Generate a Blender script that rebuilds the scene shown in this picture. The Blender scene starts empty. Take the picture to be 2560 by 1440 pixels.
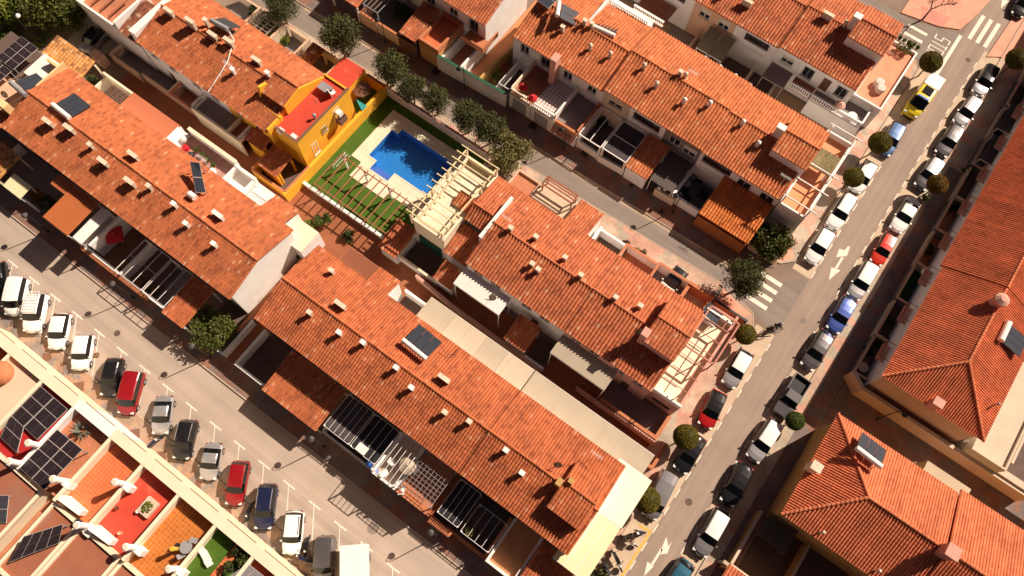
import bpy, math, random
import numpy as np
from mathutils import Matrix, Vector
R = math.radians
random.seed(7)
scene = bpy.context.scene
C = bpy.data.collections.new('place'); scene.collection.children.link(C)

# ---------------------------------------------------------------- camera
H = 75.0; F = 1850.0
TILT, ROLL, YAW = R(19.9), R(5.35), R(30.85)
M3 = Matrix.Rotation(YAW, 3, 'Z') @ Matrix.Rotation(TILT, 3, 'X') @ Matrix.Rotation(ROLL, 3, 'Z')
cam = bpy.data.cameras.new('camera'); camo = bpy.data.objects.new('camera', cam); C.objects.link(camo)
camo.matrix_world = Matrix.Translation((0, 0, H)) @ M3.to_4x4()
cam.sensor_width = 36; cam.lens = F / 2560 * 36; cam.clip_end = 2000
scene.camera = camo
# ---------------------------------------------------------------- sky and sun
world = bpy.data.worlds.new('World'); scene.world = world; world.use_nodes = True
nt = world.node_tree; sky = nt.nodes.new('ShaderNodeTexSky'); sky.sky_type = 'NISHITA'; sky.sun_disc = False
SUN_EL = R(41); SUN_AZ = math.atan2(0.45, 0.89)
sky.sun_elevation = SUN_EL; sky.sun_rotation = SUN_AZ; sky.air_density = .6; sky.dust_density = 4; sky.ozone_density = .3
bg = nt.nodes['Background']; bg.inputs[1].default_value = 0.05
vm = nt.nodes.new('ShaderNodeVectorMath'); vm.operation = 'MULTIPLY'; vm.inputs[1].default_value = (.48, .39, .38)
nt.links.new(sky.outputs[0], vm.inputs[0]); nt.links.new(vm.outputs[0], bg.inputs[0])
sun = bpy.data.lights.new('sun', 'SUN'); sun.energy = 5.0; sun.angle = R(0.5); sun.color = (1, 0.86, 0.70)
suno = bpy.data.objects.new('sun', sun); C.objects.link(suno)
sd = Vector((math.sin(SUN_AZ) * math.cos(SUN_EL), math.cos(SUN_AZ) * math.cos(SUN_EL), math.sin(SUN_EL)))
suno.rotation_euler = sd.to_track_quat('Z', 'Y').to_euler(); suno.location = (30, 60, 60)
scene.view_settings.view_transform = 'Standard'; scene.view_settings.look = 'None'
scene.view_settings.exposure = 0.45; scene.view_settings.gamma = 1

def W(p, z=0.0):
    """ground position of a point of the survey photo that lies at height z"""
    d = M3 @ Vector((p[0] - 1280, -(p[1] - 720), -F))
    k = (z - H) / d.z
    return Vector((d.x * k, d.y * k, z))
def AR(pts, z):
    """axis aligned rectangle through surveyed corners at height z"""
    w = [W(p, z) for p in pts]; xs = sorted(v.x for v in w); ys = sorted(v.y for v in w); n = len(w) // 2
    return sum(xs[:n]) / n, sum(xs[-n:]) / n, sum(ys[:n]) / n, sum(ys[-n:]) / n

# ---------------------------------------------------------------- materials
MATS = {}
def lin(c): return tuple((v / 12.92 if v <= .04045 else ((v + .055) / 1.055) ** 2.4) for v in c)
def mat(name, rgb, rough=0.8, var=0.12, scale=1.5, bump=0.0, bscale=20, metal=0.0, spec=0.3, var2=0.0, scale2=14, coat=0.0, stain=None, stain_rgb=(.1,.08,.06), sscale=.5, streak=None):
    if name in MATS: return MATS[name]
    m = bpy.data.materials.new(name); m.use_nodes = True; t = m.node_tree; N = t.nodes; L = t.links
    b = N['Principled BSDF']; b.inputs['Roughness'].default_value = rough; b.inputs['Metallic'].default_value = metal
    b.inputs['Specular IOR Level'].default_value = spec; b.inputs['Coat Weight'].default_value = coat
    b.inputs['Base Color'].default_value = (*rgb, 1)
    geo = N.new('ShaderNodeNewGeometry')
    out = None
    def noise(sc, det=4):
        n = N.new('ShaderNodeTexNoise'); n.inputs['Scale'].default_value = sc; n.inputs['Detail'].default_value = det
        L.new(geo.outputs['Position'], n.inputs['Vector']); return n
    if var > 0:
        n = noise(scale); r = N.new('ShaderNodeMapRange'); r.inputs[1].default_value = .3; r.inputs[2].default_value = .7
        r.inputs[3].default_value = 1 - var; r.inputs[4].default_value = 1 + var
        L.new(n.outputs[0], r.inputs[0]); fac = r.outputs[0]
        if var2 > 0:
            n2 = noise(scale2, 2); r2 = N.new('ShaderNodeMapRange'); r2.inputs[1].default_value = .3; r2.inputs[2].default_value = .7
            r2.inputs[3].default_value = 1 - var2; r2.inputs[4].default_value = 1 + var2; L.new(n2.outputs[0], r2.inputs[0])
            mu = N.new('ShaderNodeMath'); mu.operation = 'MULTIPLY'; L.new(fac, mu.inputs[0]); L.new(r2.outputs[0], mu.inputs[1]); fac = mu.outputs[0]
        v = N.new('ShaderNodeVectorMath'); v.operation = 'SCALE'; v.inputs[0].default_value = rgb; L.new(fac, v.inputs[3])
        out = v.outputs[0]
        if streak:
            ms = N.new('ShaderNodeVectorMath'); ms.operation = 'MULTIPLY'; ms.inputs[1].default_value = (*streak, 1); L.new(geo.outputs['Position'], ms.inputs[0])
            ns = N.new('ShaderNodeTexNoise'); ns.inputs['Scale'].default_value = 1; ns.inputs['Detail'].default_value = 3; L.new(ms.outputs[0], ns.inputs[0])
            rs = N.new('ShaderNodeMapRange'); rs.inputs[1].default_value = .3; rs.inputs[2].default_value = .7; rs.inputs[3].default_value = .86; rs.inputs[4].default_value = 1.12; L.new(ns.outputs[0], rs.inputs[0])
            vs = N.new('ShaderNodeVectorMath'); vs.operation = 'SCALE'; L.new(out, vs.inputs[0]); L.new(rs.outputs[0], vs.inputs[3]); out = vs.outputs[0]
        if stain:
            n3 = noise(sscale, 6); r3 = N.new('ShaderNodeMapRange'); r3.inputs[1].default_value = stain; r3.inputs[2].default_value = stain + .12
            r3.inputs[3].default_value = 0; r3.inputs[4].default_value = .75; L.new(n3.outputs[0], r3.inputs[0])
            mx = N.new('ShaderNodeMix'); mx.data_type = 'RGBA'; L.new(r3.outputs[0], mx.inputs[0]); L.new(out, mx.inputs[6]); mx.inputs[7].default_value = (*stain_rgb, 1)
            out = mx.outputs[2]
        L.new(out, b.inputs['Base Color'])
    if bump > 0:
        n = noise(bscale, 3); bp = N.new('ShaderNodeBump'); bp.inputs['Strength'].default_value = bump; bp.inputs['Distance'].default_value = .03
        L.new(n.outputs[0], bp.inputs['Height']); L.new(bp.outputs[0], b.inputs['Normal'])
    MATS[name] = m; return m
def grid_mat(name, c1, c2, mortar, cell=0.4, ratio=1.0, msize=.03, rough=.7, off=0.0, rot=0.0, var=.1):
    """floor tiles: a brick texture over world position"""
    if name in MATS: return MATS[name]
    m = mat(name, c1, rough, var=0); t = m.node_tree; N = t.nodes; L = t.links; b = N['Principled BSDF']
    geo = N.new('ShaderNodeNewGeometry'); mp = N.new('ShaderNodeMapping'); mp.inputs['Rotation'].default_value = (0, 0, rot)
    L.new(geo.outputs['Position'], mp.inputs[0])
    br = N.new('ShaderNodeTexBrick'); br.offset = off; br.inputs['Color1'].default_value = (*c1, 1); br.inputs['Color2'].default_value = (*c2, 1)
    br.inputs['Mortar'].default_value = (*mortar, 1); br.inputs['Scale'].default_value = 1; br.inputs['Mortar Size'].default_value = msize
    br.inputs['Brick Width'].default_value = cell; br.inputs['Row Height'].default_value = cell * ratio; L.new(mp.outputs[0], br.inputs[0])
    n = N.new('ShaderNodeTexNoise'); n.inputs['Scale'].default_value = .8; n.inputs['Detail'].default_value = 5; L.new(geo.outputs['Position'], n.inputs[0])
    r = N.new('ShaderNodeMapRange'); r.inputs[1].default_value = .3; r.inputs[2].default_value = .7; r.inputs[3].default_value = 1 - var; r.inputs[4].default_value = 1 + var; L.new(n.outputs[0], r.inputs[0])
    v = N.new('ShaderNodeVectorMath'); v.operation = 'SCALE'; L.new(br.outputs[0], v.inputs[0]); L.new(r.outputs[0], v.inputs[3]); L.new(v.outputs[0], b.inputs['Base Color'])
    return m
def paver_mat(name, cols, cell=1.1, mortar=.35):
    """interlocking pavers laid in coloured zigzag patches"""
    m = mat(name, cols[0], .8, var=0); t = m.node_tree; N = t.nodes; L = t.links; b = N['Principled BSDF']
    geo = N.new('ShaderNodeNewGeometry')
    # snap the position to small blocks, then colour patches of them
    mp = N.new('ShaderNodeMapping'); mp.inputs['Rotation'].default_value = (0, 0, R(18)); L.new(geo.outputs['Position'], mp.inputs[0])
    sn = N.new('ShaderNodeVectorMath'); sn.operation = 'SNAP'; sn.inputs[1].default_value = (.36, .36, 100); L.new(mp.outputs[0], sn.inputs[0])
    vo = N.new('ShaderNodeTexVoronoi'); vo.inputs['Scale'].default_value = 1 / cell; L.new(sn.outputs[0], vo.inputs[0])
    sp = N.new('ShaderNodeSeparateColor'); L.new(vo.outputs['Color'], sp.inputs[0])
    cr = N.new('ShaderNodeValToRGB'); cr.color_ramp.interpolation = 'CONSTANT'
    for i, c in enumerate(cols):
        e = cr.color_ramp.elements[i] if i < 2 else cr.color_ramp.elements.new(i / len(cols))
        e.position = i / len(cols); e.color = (*c, 1)
    L.new(sp.outputs[0], cr.inputs[0])
    br = N.new('ShaderNodeTexBrick'); br.inputs['Color1'].default_value = (1.08,) * 3 + (1,); br.inputs['Color2'].default_value = (.9,) * 3 + (1,)
    br.inputs['Mortar'].default_value = (.72,) * 3 + (1,); br.inputs['Scale'].default_value = 1; br.inputs['Brick Width'].default_value = .36; br.inputs['Row Height'].default_value = .18; br.inputs['Mortar Size'].default_value = .012
    L.new(mp.outputs[0], br.inputs[0])
    n = N.new('ShaderNodeTexNoise'); n.inputs['Scale'].default_value = .6; n.inputs['Detail'].default_value = 6; L.new(geo.outputs['Position'], n.inputs[0])
    r = N.new('ShaderNodeMapRange'); r.inputs[1].default_value = .3; r.inputs[2].default_value = .7; r.inputs[3].default_value = .8; r.inputs[4].default_value = 1.15; L.new(n.outputs[0], r.inputs[0])
    v1 = N.new('ShaderNodeVectorMath'); v1.operation = 'MULTIPLY'; L.new(cr.outputs[0], v1.inputs[0]); L.new(br.outputs[0], v1.inputs[1])
    v = N.new('ShaderNodeVectorMath'); v.operation = 'SCALE'; L.new(v1.outputs[0], v.inputs[0]); L.new(r.outputs[0], v.inputs[3]); L.new(v.outputs[0], b.inputs['Base Color'])
    return m
def tile_mat(name, base, dark, light, lightp=.02, moss=.55):
    """fired clay roof tiles: every tile its own tone (UV = wave, course)"""
    m = mat(name, base, .85, var=0); t = m.node_tree; N = t.nodes; L = t.links; b = N['Principled BSDF']
    uv = N.new('ShaderNodeUVMap'); uv.uv_map = 'UVMap'
    fl = N.new('ShaderNodeVectorMath'); fl.operation = 'FLOOR'; L.new(uv.outputs[0], fl.inputs[0])
    wn = N.new('ShaderNodeTexWhiteNoise'); wn.noise_dimensions = '2D'; L.new(fl.outputs[0], wn.inputs['Vector'])
    cr = N.new('ShaderNodeValToRGB'); e = cr.color_ramp.elements
    e[0].color = (*dark, 1); e[0].position = 0; e[1].color = (*base, 1); e[1].position = .35
    x = e.new(.8); x.color = tuple(v * 1.12 for v in base) + (1,); x = e.new(1 - lightp); x.color = tuple(v * 1.12 for v in base) + (1,); x = e.new(1 - lightp + .01); x.color = (*light, 1)
    L.new(wn.outputs[0], cr.inputs[0])
    geo = N.new('ShaderNodeNewGeometry'); n = N.new('ShaderNodeTexNoise'); n.inputs['Scale'].default_value = .35; n.inputs['Detail'].default_value = 7; n.inputs['Roughness'].default_value = .65
    L.new(geo.outputs['Position'], n.inputs[0])
    r = N.new('ShaderNodeMapRange'); r.inputs[1].default_value = .35; r.inputs[2].default_value = .7; r.inputs[3].default_value = 1.1; r.inputs[4].default_value = .8; L.new(n.outputs[0], r.inputs[0])
    v = N.new('ShaderNodeVectorMath'); v.operation = 'SCALE'; L.new(cr.outputs[0], v.inputs[0]); L.new(r.outputs[0], v.inputs[3])
    n2 = N.new('ShaderNodeTexNoise'); n2.inputs['Scale'].default_value = 1.1; n2.inputs['Detail'].default_value = 8; n2.inputs['Roughness'].default_value = .75; L.new(geo.outputs['Position'], n2.inputs[0])
    r2 = N.new('ShaderNodeMapRange'); r2.inputs[1].default_value = moss; r2.inputs[2].default_value = moss + .14; r2.inputs[3].default_value = 0; r2.inputs[4].default_value = .6; L.new(n2.outputs[0], r2.inputs[0])
    mpu = N.new('ShaderNodeVectorMath'); mpu.operation = 'MULTIPLY'; mpu.inputs[1].default_value = (.45, .05, 1); L.new(uv.outputs[0], mpu.inputs[0])
    n4 = N.new('ShaderNodeTexNoise'); n4.inputs['Scale'].default_value = 1; n4.inputs['Detail'].default_value = 4; L.new(mpu.outputs[0], n4.inputs[0])
    r4 = N.new('ShaderNodeMapRange'); r4.inputs[1].default_value = .3; r4.inputs[2].default_value = .7; r4.inputs[3].default_value = .84; r4.inputs[4].default_value = 1.14; L.new(n4.outputs[0], r4.inputs[0])
    v4 = N.new('ShaderNodeVectorMath'); v4.operation = 'SCALE'; L.new(v.outputs[0], v4.inputs[0]); L.new(r4.outputs[0], v4.inputs[3]); v = v4
    mx = N.new('ShaderNodeMix'); mx.data_type = 'RGBA'; L.new(r2.outputs[0], mx.inputs[0]); L.new(v.outputs[0], mx.inputs[6]); mx.inputs[7].default_value = (*(d * .7 for d in dark), 1)
    L.new(mx.outputs[2], b.inputs['Base Color'])
    return m

# ---------------------------------------------------------------- mesh builder (world coordinates; origin taken off on build)
class MB:
    def __init__(s): s.v = []; s.f = []; s.m = []; s.mi = 0
    def mat(s, i): s.mi = i; return s
    def add(s, vs, fs):
        o = len(s.v); s.v += [tuple(p) for p in vs]; s.f += [tuple(i + o for i in f) for f in fs]; s.m += [s.mi] * len(fs); return s
    def box(s, x0, x1, y0, y1, z0, z1):
        return s.add([(x0,y0,z0),(x1,y0,z0),(x1,y1,z0),(x0,y1,z0),(x0,y0,z1),(x1,y0,z1),(x1,y1,z1),(x0,y1,z1)],
                     [(3,2,1,0),(4,5,6,7),(0,1,5,4),(1,2,6,5),(2,3,7,6),(3,0,4,7)])
    def prism(s, poly, z0, z1):
        a = sum(poly[i][0] * poly[(i+1) % len(poly)][1] - poly[(i+1) % len(poly)][0] * poly[i][1] for i in range(len(poly)))
        if a < 0: poly = poly[::-1]
        n = len(poly)
        f0 = z0 if callable(z0) else (lambda x, y: z0); f1 = z1 if callable(z1) else (lambda x, y: z1)
        vs = [(p[0], p[1], f0(p[0], p[1])) for p in poly] + [(p[0], p[1], f1(p[0], p[1])) for p in poly]
        return s.add(vs, [tuple(range(n))[::-1], tuple(range(n, 2*n))] + [(i, (i+1) % n, (i+1) % n + n, i + n) for i in range(n)])
    def sheet(s, poly, z):
        a = sum(poly[i][0] * poly[(i+1) % len(poly)][1] - poly[(i+1) % len(poly)][0] * poly[i][1] for i in range(len(poly)))
        if a < 0: poly = poly[::-1]
        return s.add([(p[0], p[1], z) for p in poly], [tuple(range(len(poly)))])
    def beam(s, p, q, w, h, up=(0,0,1)):
        p = Vector(p); q = Vector(q); d = (q - p)
        if d.length < 1e-6: return s
        d.normalize(); up = Vector(up)
        if abs(d.dot(up)) > .98: up = Vector((0, 1, 0)) if abs(d.y) < .9 else Vector((1, 0, 0))
        sx = d.cross(up).normalized() * w / 2; sz = sx.cross(d).normalized() * h / 2
        vs = [p - sx - sz, p + sx - sz, p + sx + sz, p - sx + sz, q - sx - sz, q + sx - sz, q + sx + sz, q - sx + sz]
        return s.add(vs, [(0,1,2,3),(7,6,5,4),(1,0,4,5),(2,1,5,6),(3,2,6,7),(0,3,7,4)])
    def cyl(s, p, q, r0, r1=None, n=10, caps=True):
        r1 = r0 if r1 is None else r1; p = Vector(p); q = Vector(q); d = (q - p).normalized()
        up = Vector((0,0,1)) if abs(d.z) < .9 else Vector((1,0,0)); a = d.cross(up).normalized(); b = d.cross(a)
        vs = []
        for c, r in ((p, r0), (q, r1)):
            for i in range(n):
                t = 2 * math.pi * i / n; vs.append(c + (a * math.cos(t) + b * math.sin(t)) * r)
        fs = [(i, i + n, (i+1) % n + n, (i+1) % n) for i in range(n)]
        if caps: fs += [tuple(range(n)), tuple(range(n, 2*n))[::-1]]
        return s.add(vs, fs)
    def tube(s, pts, r, n=6):
        for i in range(len(pts) - 1): s.cyl(pts[i], pts[i+1], r, r, n)
        return s
    def lathe(s, c, prof, n=14):
        vs = []; m = len(prof)
        for r, z in prof:
            for i in range(n): t = 2 * math.pi * i / n; vs.append((c[0] + r * math.cos(t), c[1] + r * math.sin(t), c[2] + z))
        fs = [(j*n + i, j*n + (i+1) % n, (j+1)*n + (i+1) % n, (j+1)*n + i) for j in range(m-1) for i in range(n)]
        fs += [tuple(range(n))[::-1], tuple(range((m-1)*n, m*n))]
        return s.add(vs, fs)
    def build(s, name, mats, parent=None, origin=(0,0,0), smooth=False):
        me = bpy.data.meshes.new(name)
        ox, oy, oz = origin
        me.from_pydata([(x-ox, y-oy, z-oz) for x, y, z in s.v], [], s.f)
        if not isinstance(mats, (list, tuple)): mats = [mats]
        for m in mats: me.materials.append(m)
        me.polygons.foreach_set('material_index', s.m)
        if smooth: me.polygons.foreach_set('use_smooth', [True] * len(s.f))
        me.update()
        o = bpy.data.objects.new(name, me); C.objects.link(o)
        if parent is not None: o.parent = parent
        else: o.location = origin
        return o
def tag(o, label=None, cat=None, group=None, kind=None):
    if label: o['label'] = label
    if cat: o['category'] = cat
    if group: o['group'] = group
    if kind: o['kind'] = kind
    return o
class Thing:
    """an Empty at the thing's base; parts are given in world coordinates"""
    def __init__(s, name, label, cat, loc, group=None):
        s.e = bpy.data.objects.new(name, None); C.objects.link(s.e); s.e.empty_display_size = .3
        s.o = tuple(loc); s.e.location = s.o; tag(s.e, label, cat, group)
    def part(s, name, mb, mats, parent=None, label=None, smooth=False):
        o = mb.build(name, mats, parent or s.e, s.o, smooth)
        if label: o['label'] = label
        return o
def single(name, label, cat, mb, mats, group=None, smooth=False):
    xs = [v[0] for v in mb.v]; ys = [v[1] for v in mb.v]; zs = [v[2] for v in mb.v]
    return tag(mb.build(name, mats, None, ((min(xs)+max(xs))/2, (min(ys)+max(ys))/2, min(zs)), smooth), label, cat, group)
def struct(name, mb, mats): return tag(mb.build(name, mats), kind='structure')
def copy_tree(o, parent=None):
    c = o.copy(); C.objects.link(c); c.parent = parent
    for ch in [x for x in o.children]: copy_tree(ch, c)
    return c

# ---------------------------------------------------------------- tiled roof slopes
def tiles(slopes, wave, amp=.05, course=.42, th=.14, lip=.018):
    """slopes = [(e0, e1, r0, r1)] eave then ridge corners; returns numpy verts, faces, uvs"""
    V = []; Fc = []; UV = []; o = 0
    for e0, e1, r0, r1 in slopes:
        e0, e1, r0, r1 = (np.array(p, float) for p in (e0, e1, r0, r1))
        s = e1 - e0; L = np.linalg.norm(s); s /= L
        n = np.cross(s, (r0 + r1) / 2 - (e0 + e1) / 2); n /= np.linalg.norm(n)
        if n[2] < 0: n = -n
        t = (r0 - e0) - np.dot(r0 - e0, s) * s; T = np.linalg.norm(t); t /= T
        a = np.dot(r0 - e0, s); b = np.dot(r1 - e0, s)
        nw = max(2, round(L / wave)); ns = nw * 6 + 1
        S = np.linspace(0, L, ns)
        tm = np.full(ns, T)
        if a > .05: tm = np.where(S < a, T * S / a, tm)
        if b < L - .05: tm = np.where(S > b, T * (L - S) / (L - b), tm)
        prof = amp * np.cos(S / L * nw * 2 * math.pi + math.pi)
        prof = np.sign(prof) * np.abs(prof) ** .8 * (amp ** .2)
        nc = max(1, round(T / course)); tj = np.linspace(0, T, nc + 1)
        rows = []; offs = []; vv = []
        for j in range(nc):
            rows += [tj[j], tj[j+1]]; offs += [lip, 0]; vv += [j + .01, j + .99]
        rows = np.array(rows); offs = np.array(offs); vv = np.array(vv)
        TT = np.minimum(rows[:, None], tm[None, :]); nr = len(rows)
        P = e0[None, None] + S[None, :, None] * s + TT[:, :, None] * t + (prof[None, :, None] + offs[:, None, None] + amp) * n
        V.append(P.reshape(-1, 3))
        u = np.broadcast_to((S / L * nw)[None, :], (nr, ns)); v = np.broadcast_to(vv[:, None], (nr, ns))
        UV.append(np.stack([u + len(UV) * 211, v + len(UV) * 17], -1).reshape(-1, 2))
        i, j = np.meshgrid(np.arange(ns - 1), np.arange(nr - 1))
        q = np.stack([j*ns + i, j*ns + i + 1, (j+1)*ns + i + 1, (j+1)*ns + i], -1).reshape(-1, 4)
        ok = (TT[1:, :-1] - TT[:-1, 1:] > -1e9).reshape(-1) & ~((np.abs(TT[1:, :-1] - TT[:-1, :-1]) < 1e-6) & (np.abs(TT[1:, 1:] - TT[:-1, 1:]) < 1e-6) & (offs[1:] == offs[:-1])[:, None]).reshape(-1)
        if np.dot(np.cross(s, t), n) < 0: q = q[:, ::-1]
        Fc.append(q[ok] + o); o += nr * ns
        # underside slab closing the edge
        k = [e0, e1, r1, r0]; lo = [p - n * th for p in k]; hi = [p - n * .0 for p in k]
        V.append(np.array(lo + hi)); UV.append(np.zeros((8, 2)) + .5)
        Fc.append(np.array([[3,2,1,0],[0,1,5,4],[1,2,6,5],[2,3,7,6],[3,0,4,7],[4,5,6,7]]) + o); o += 8
    return np.concatenate(V), np.concatenate(Fc), np.concatenate(UV)
def tile_obj(name, slopes, wave, m, parent=None, origin=(0,0,0), ridges=(), amp=.05, course=.42, label=None, rr=.13):
    V, Fc, UV = tiles(slopes, wave, amp, course)
    if ridges:
        mb = MB()
        for p, q in ridges:
            p = Vector(p); q = Vector(q); d = q - p; n = max(1, round(d.length / .4))
            for i in range(n):
                a = p + d * (i / n); b = p + d * ((i + 1.04) / n)
                mb.cyl(a + Vector((0,0,amp)), b + Vector((0,0,amp*.7)), rr * 1.08, rr * .9, 8)
        o = len(V); V = np.concatenate([V, np.array(mb.v)]); UV = np.concatenate([UV, np.array([(i // 16 + .5, 900.5) for i in range(len(mb.v))])])
        ex = [tuple(i + o for i in f) for f in mb.f]
    else: ex = []
    loops = [Fc.reshape(-1)] + [np.array(f) for f in ex]; lv = np.concatenate(loops).astype(np.int32)
    tot = np.concatenate([np.full(len(Fc), 4), np.array([len(f) for f in ex], int)]).astype(np.int32)
    st = np.concatenate([[0], np.cumsum(tot)[:-1]]).astype(np.int32)
    me = bpy.data.meshes.new(name); me.vertices.add(len(V)); me.vertices.foreach_set('co', (V - np.array(origin)).astype(np.float32).reshape(-1))
    me.loops.add(len(lv)); me.loops.foreach_set('vertex_index', lv); me.polygons.add(len(tot)); me.polygons.foreach_set('loop_start', st); me.polygons.foreach_set('loop_total', tot)
    me.polygons.foreach_set('use_smooth', [False] * len(tot)); ul = me.uv_layers.new(name='UVMap'); ul.data.foreach_set('uv', UV[lv].astype(np.float32).reshape(-1))
    me.materials.append(m); me.update(calc_edges=True); me.validate()
    ob = bpy.data.objects.new(name, me); C.objects.link(ob)
    if parent is not None: ob.parent = parent
    else: ob.location = origin
    if label: ob['label'] = label
    return ob
def paint(name, rgb, rough=.28, metal=0.0):
    return mat('paint ' + name, rgb, rough, .03, 3, spec=.5, metal=metal, coat=.5 if sum(rgb) > .3 else .15)
# ================================================================ materials used all over
m_asph = mat('asphalt warm', (.44,.345,.28), .9, .07, .25, .25, 60, streak=(.03,1.1), var2=.08, scale2=30, stain=.60, stain_rgb=(.38,.29,.23), sscale=.35)
m_asphR = mat('asphalt avenue', (.33,.245,.195), .9, .08, .3, .25, 60, var2=.07, scale2=30, stain=.6, stain_rgb=(.30,.21,.17), sscale=.3, streak=(1.3,.02))
m_asphM = mat('asphalt grey', (.25,.20,.17), .9, .08, .4, .2, 60, streak=(.05,1.2), var2=.07, scale2=25)
m_conc = mat('concrete strip', (.56,.42,.30), .85, .08, .8, .1, 40, var2=.05, scale2=9, stain=.62, stain_rgb=(.40,.30,.22), sscale=.5)
m_gut = mat('gutter concrete', (.42,.31,.22), .85, .08, .8)
m_kerb = mat('kerb', (.48,.36,.28), .85, .1, 2)
m_pav = paver_mat('pavers coloured', [(.42,.25,.17),(.28,.225,.20),(.39,.27,.195),(.26,.205,.185),(.42,.28,.19)], .9)
m_pavR = paver_mat('pavers pale', [(.52,.34,.25),(.48,.39,.30),(.55,.40,.30),(.44,.36,.28),(.60,.33,.24)], 1.5)
m_pavD = paver_mat('pavers dark', [(.26,.15,.115),(.20,.15,.14),(.23,.165,.145),(.28,.135,.095)], 1.6)
m_pink = mat('pink pavement', (.74,.34,.23), .85, .1, .8, .1, 30, var2=.06, stain=.58, stain_rgb=(.60,.22,.15), sscale=.4)
m_alley = mat('terracotta alley', (.30,.10,.045), .85, .1, .6, .1, 40, var2=.08, scale2=12, stain=.60, stain_rgb=(.36,.15,.08), sscale=.35)
m_terra = grid_mat('terracotta tiles', (.52,.20,.105), (.46,.165,.08), (.40,.17,.10), .33, 1, .02, .8)
m_orange = grid_mat('orange tiles', (.66,.16,.055), (.58,.135,.045), (.70,.24,.11), .33, 1, .018, .7)
m_ochre = grid_mat('ochre tiles', (.52,.16,.03), (.44,.125,.022), (.62,.24,.07), .36, 1, .022, .7)
m_red = mat('red roof paint', (.56,.065,.035), .75, .08, .8, .05, 20, var2=.05, stain=.63, stain_rgb=(.62,.14,.09), sscale=.5)
m_red2 = mat('crimson roof paint', (.40,.02,.02), .7, .08, .8)
m_dull = mat('dull red membrane', (.34,.12,.065), .8, .12, .5, .05, 20, var2=.06, stain=.55, stain_rgb=(.27,.145,.11), sscale=.25)
m_white = mat('white render', (.84,.80,.77), .85, .05, .7, .05, 25, var2=.02, stain=.66, stain_rgb=(.55,.48,.43), sscale=.4)
m_cream = mat('cream render', (.80,.68,.50), .85, .05, .7, .05, 25, stain=.66, stain_rgb=(.62,.50,.36), sscale=.4)
m_pinkw = mat('pink render', (.62,.33,.26), .85, .06, .7)
m_peach = mat('peach render', (.66,.42,.29), .85, .06, .7)
m_grey = mat('grey render', (.20,.17,.16), .85, .08, .7)
m_beige = mat('beige render', (.62,.50,.38), .85, .06, .7)
m_ochw = mat('ochre render', (.50,.30,.11), .85, .07, .7, .05, 20)
m_yel = mat('yellow render', (.84,.43,.035), .8, .05, .8, .05, 20, stain=.66, stain_rgb=(.62,.30,.04), sscale=.6)
m_brick = mat('brick orange', (.46,.17,.08), .85, .1, 6)
m_turf = mat('artificial turf', (.065,.13,.012), .95, .14, .8, .8, 90, var2=.18, scale2=40)
m_deck = grid_mat('pool deck', (.80,.71,.54), (.76,.67,.50), (.52,.44,.32), .5, .5, .012, .7)
m_pool = grid_mat('pool tiles', (.03,.22,.60), (.027,.205,.57), (.045,.25,.63), .30, 1, .012, .3, var=.06)
m_step = grid_mat('pool steps', (.09,.17,.55), (.08,.15,.50), (.15,.28,.65), .3, 1, .012, .3)
m_paint = mat('road paint', (.84,.72,.60), .8, .06, 3, stain=.64, stain_rgb=(.52,.42,.34), sscale=2)
m_ypaint = mat('yellow road paint', (.80,.42,.05), .8, .08, 3)
m_iron = mat('cast iron', (.13,.085,.065), .8, .1, 3)
m_ironR = mat('rusty grate', (.20,.10,.065), .85, .2, 8)
m_wf = mat('white metal', (.82,.77,.74), .5, .03, 2)
m_dk = mat('dark metal', (.03,.03,.035), .5, .1, 2)
m_gm = mat('grey metal', (.30,.29,.30), .5, .1, 2)
m_wood = mat('red brown timber', (.36,.13,.07), .8, .15, 6)
m_ywood = mat('pale yellow timber', (.76,.62,.36), .75, .08, 4)
m_glass = mat('window glass', (.02,.025,.03), .08, 0, spec=.8)
m_shut = mat('pale shutter', (.60,.54,.48), .7, .05, 3)
m_brown = mat('brown wood', (.14,.07,.04), .75, .12, 5)
m_awnb = mat('sand awning', (.47,.385,.29), .85, .05, .6, var2=.02, stain=.62, stain_rgb=(.52,.42,.31), sscale=.2)
m_awnw = mat('white awning', (.86,.80,.74), .8, .03, 1)
m_awny = mat('cream awning', (.93,.88,.66), .8, .02, 1)
m_awny2 = mat('pale yellow awning', (.78,.71,.44), .8, .03, 1)
m_shade = mat('dark shade net', (.075,.06,.065), .9, .1, 2)
m_shade2 = mat('olive shade cloth', (.13,.11,.07), .9, .15, 2)
m_rednm = mat('red canvas', (.52,.015,.02), .8, .05, 1)
m_green = mat('green paint', (.02,.10,.05), .6, .1, 2)
m_blue = mat('blue cloth', (.05,.14,.55), .8, .1, 2)
m_teal = mat('turquoise cloth', (.05,.42,.42), .8, .1, 2)
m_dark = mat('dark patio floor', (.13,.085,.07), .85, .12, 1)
m_gfl = mat('grey patio floor', (.24,.20,.19), .8, .1, 1)
m_chim = mat('chimney limewash', (.72,.60,.46), .85, .15, 3, stain=.6, stain_rgb=(.35,.26,.16), sscale=3)
m_tA = tile_mat('roof tiles weathered', (.47,.142,.056), (.345,.097,.042), (.60,.30,.17), .035, .60)
m_tB = tile_mat('roof tiles russet', (.46,.132,.052), (.35,.092,.04), (.57,.25,.14), .02, .62)
m_tC = tile_mat('roof tiles dusty', (.49,.148,.064), (.36,.10,.045), (.60,.29,.17), .03, .58)
m_tD = tile_mat('roof tiles orange', (.54,.168,.066), (.43,.125,.05), (.63,.29,.15), .02, .62)
m_tR = tile_mat('roof tiles fresh', (.62,.185,.085), (.55,.155,.07), (.66,.24,.12), .01, .70)
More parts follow.
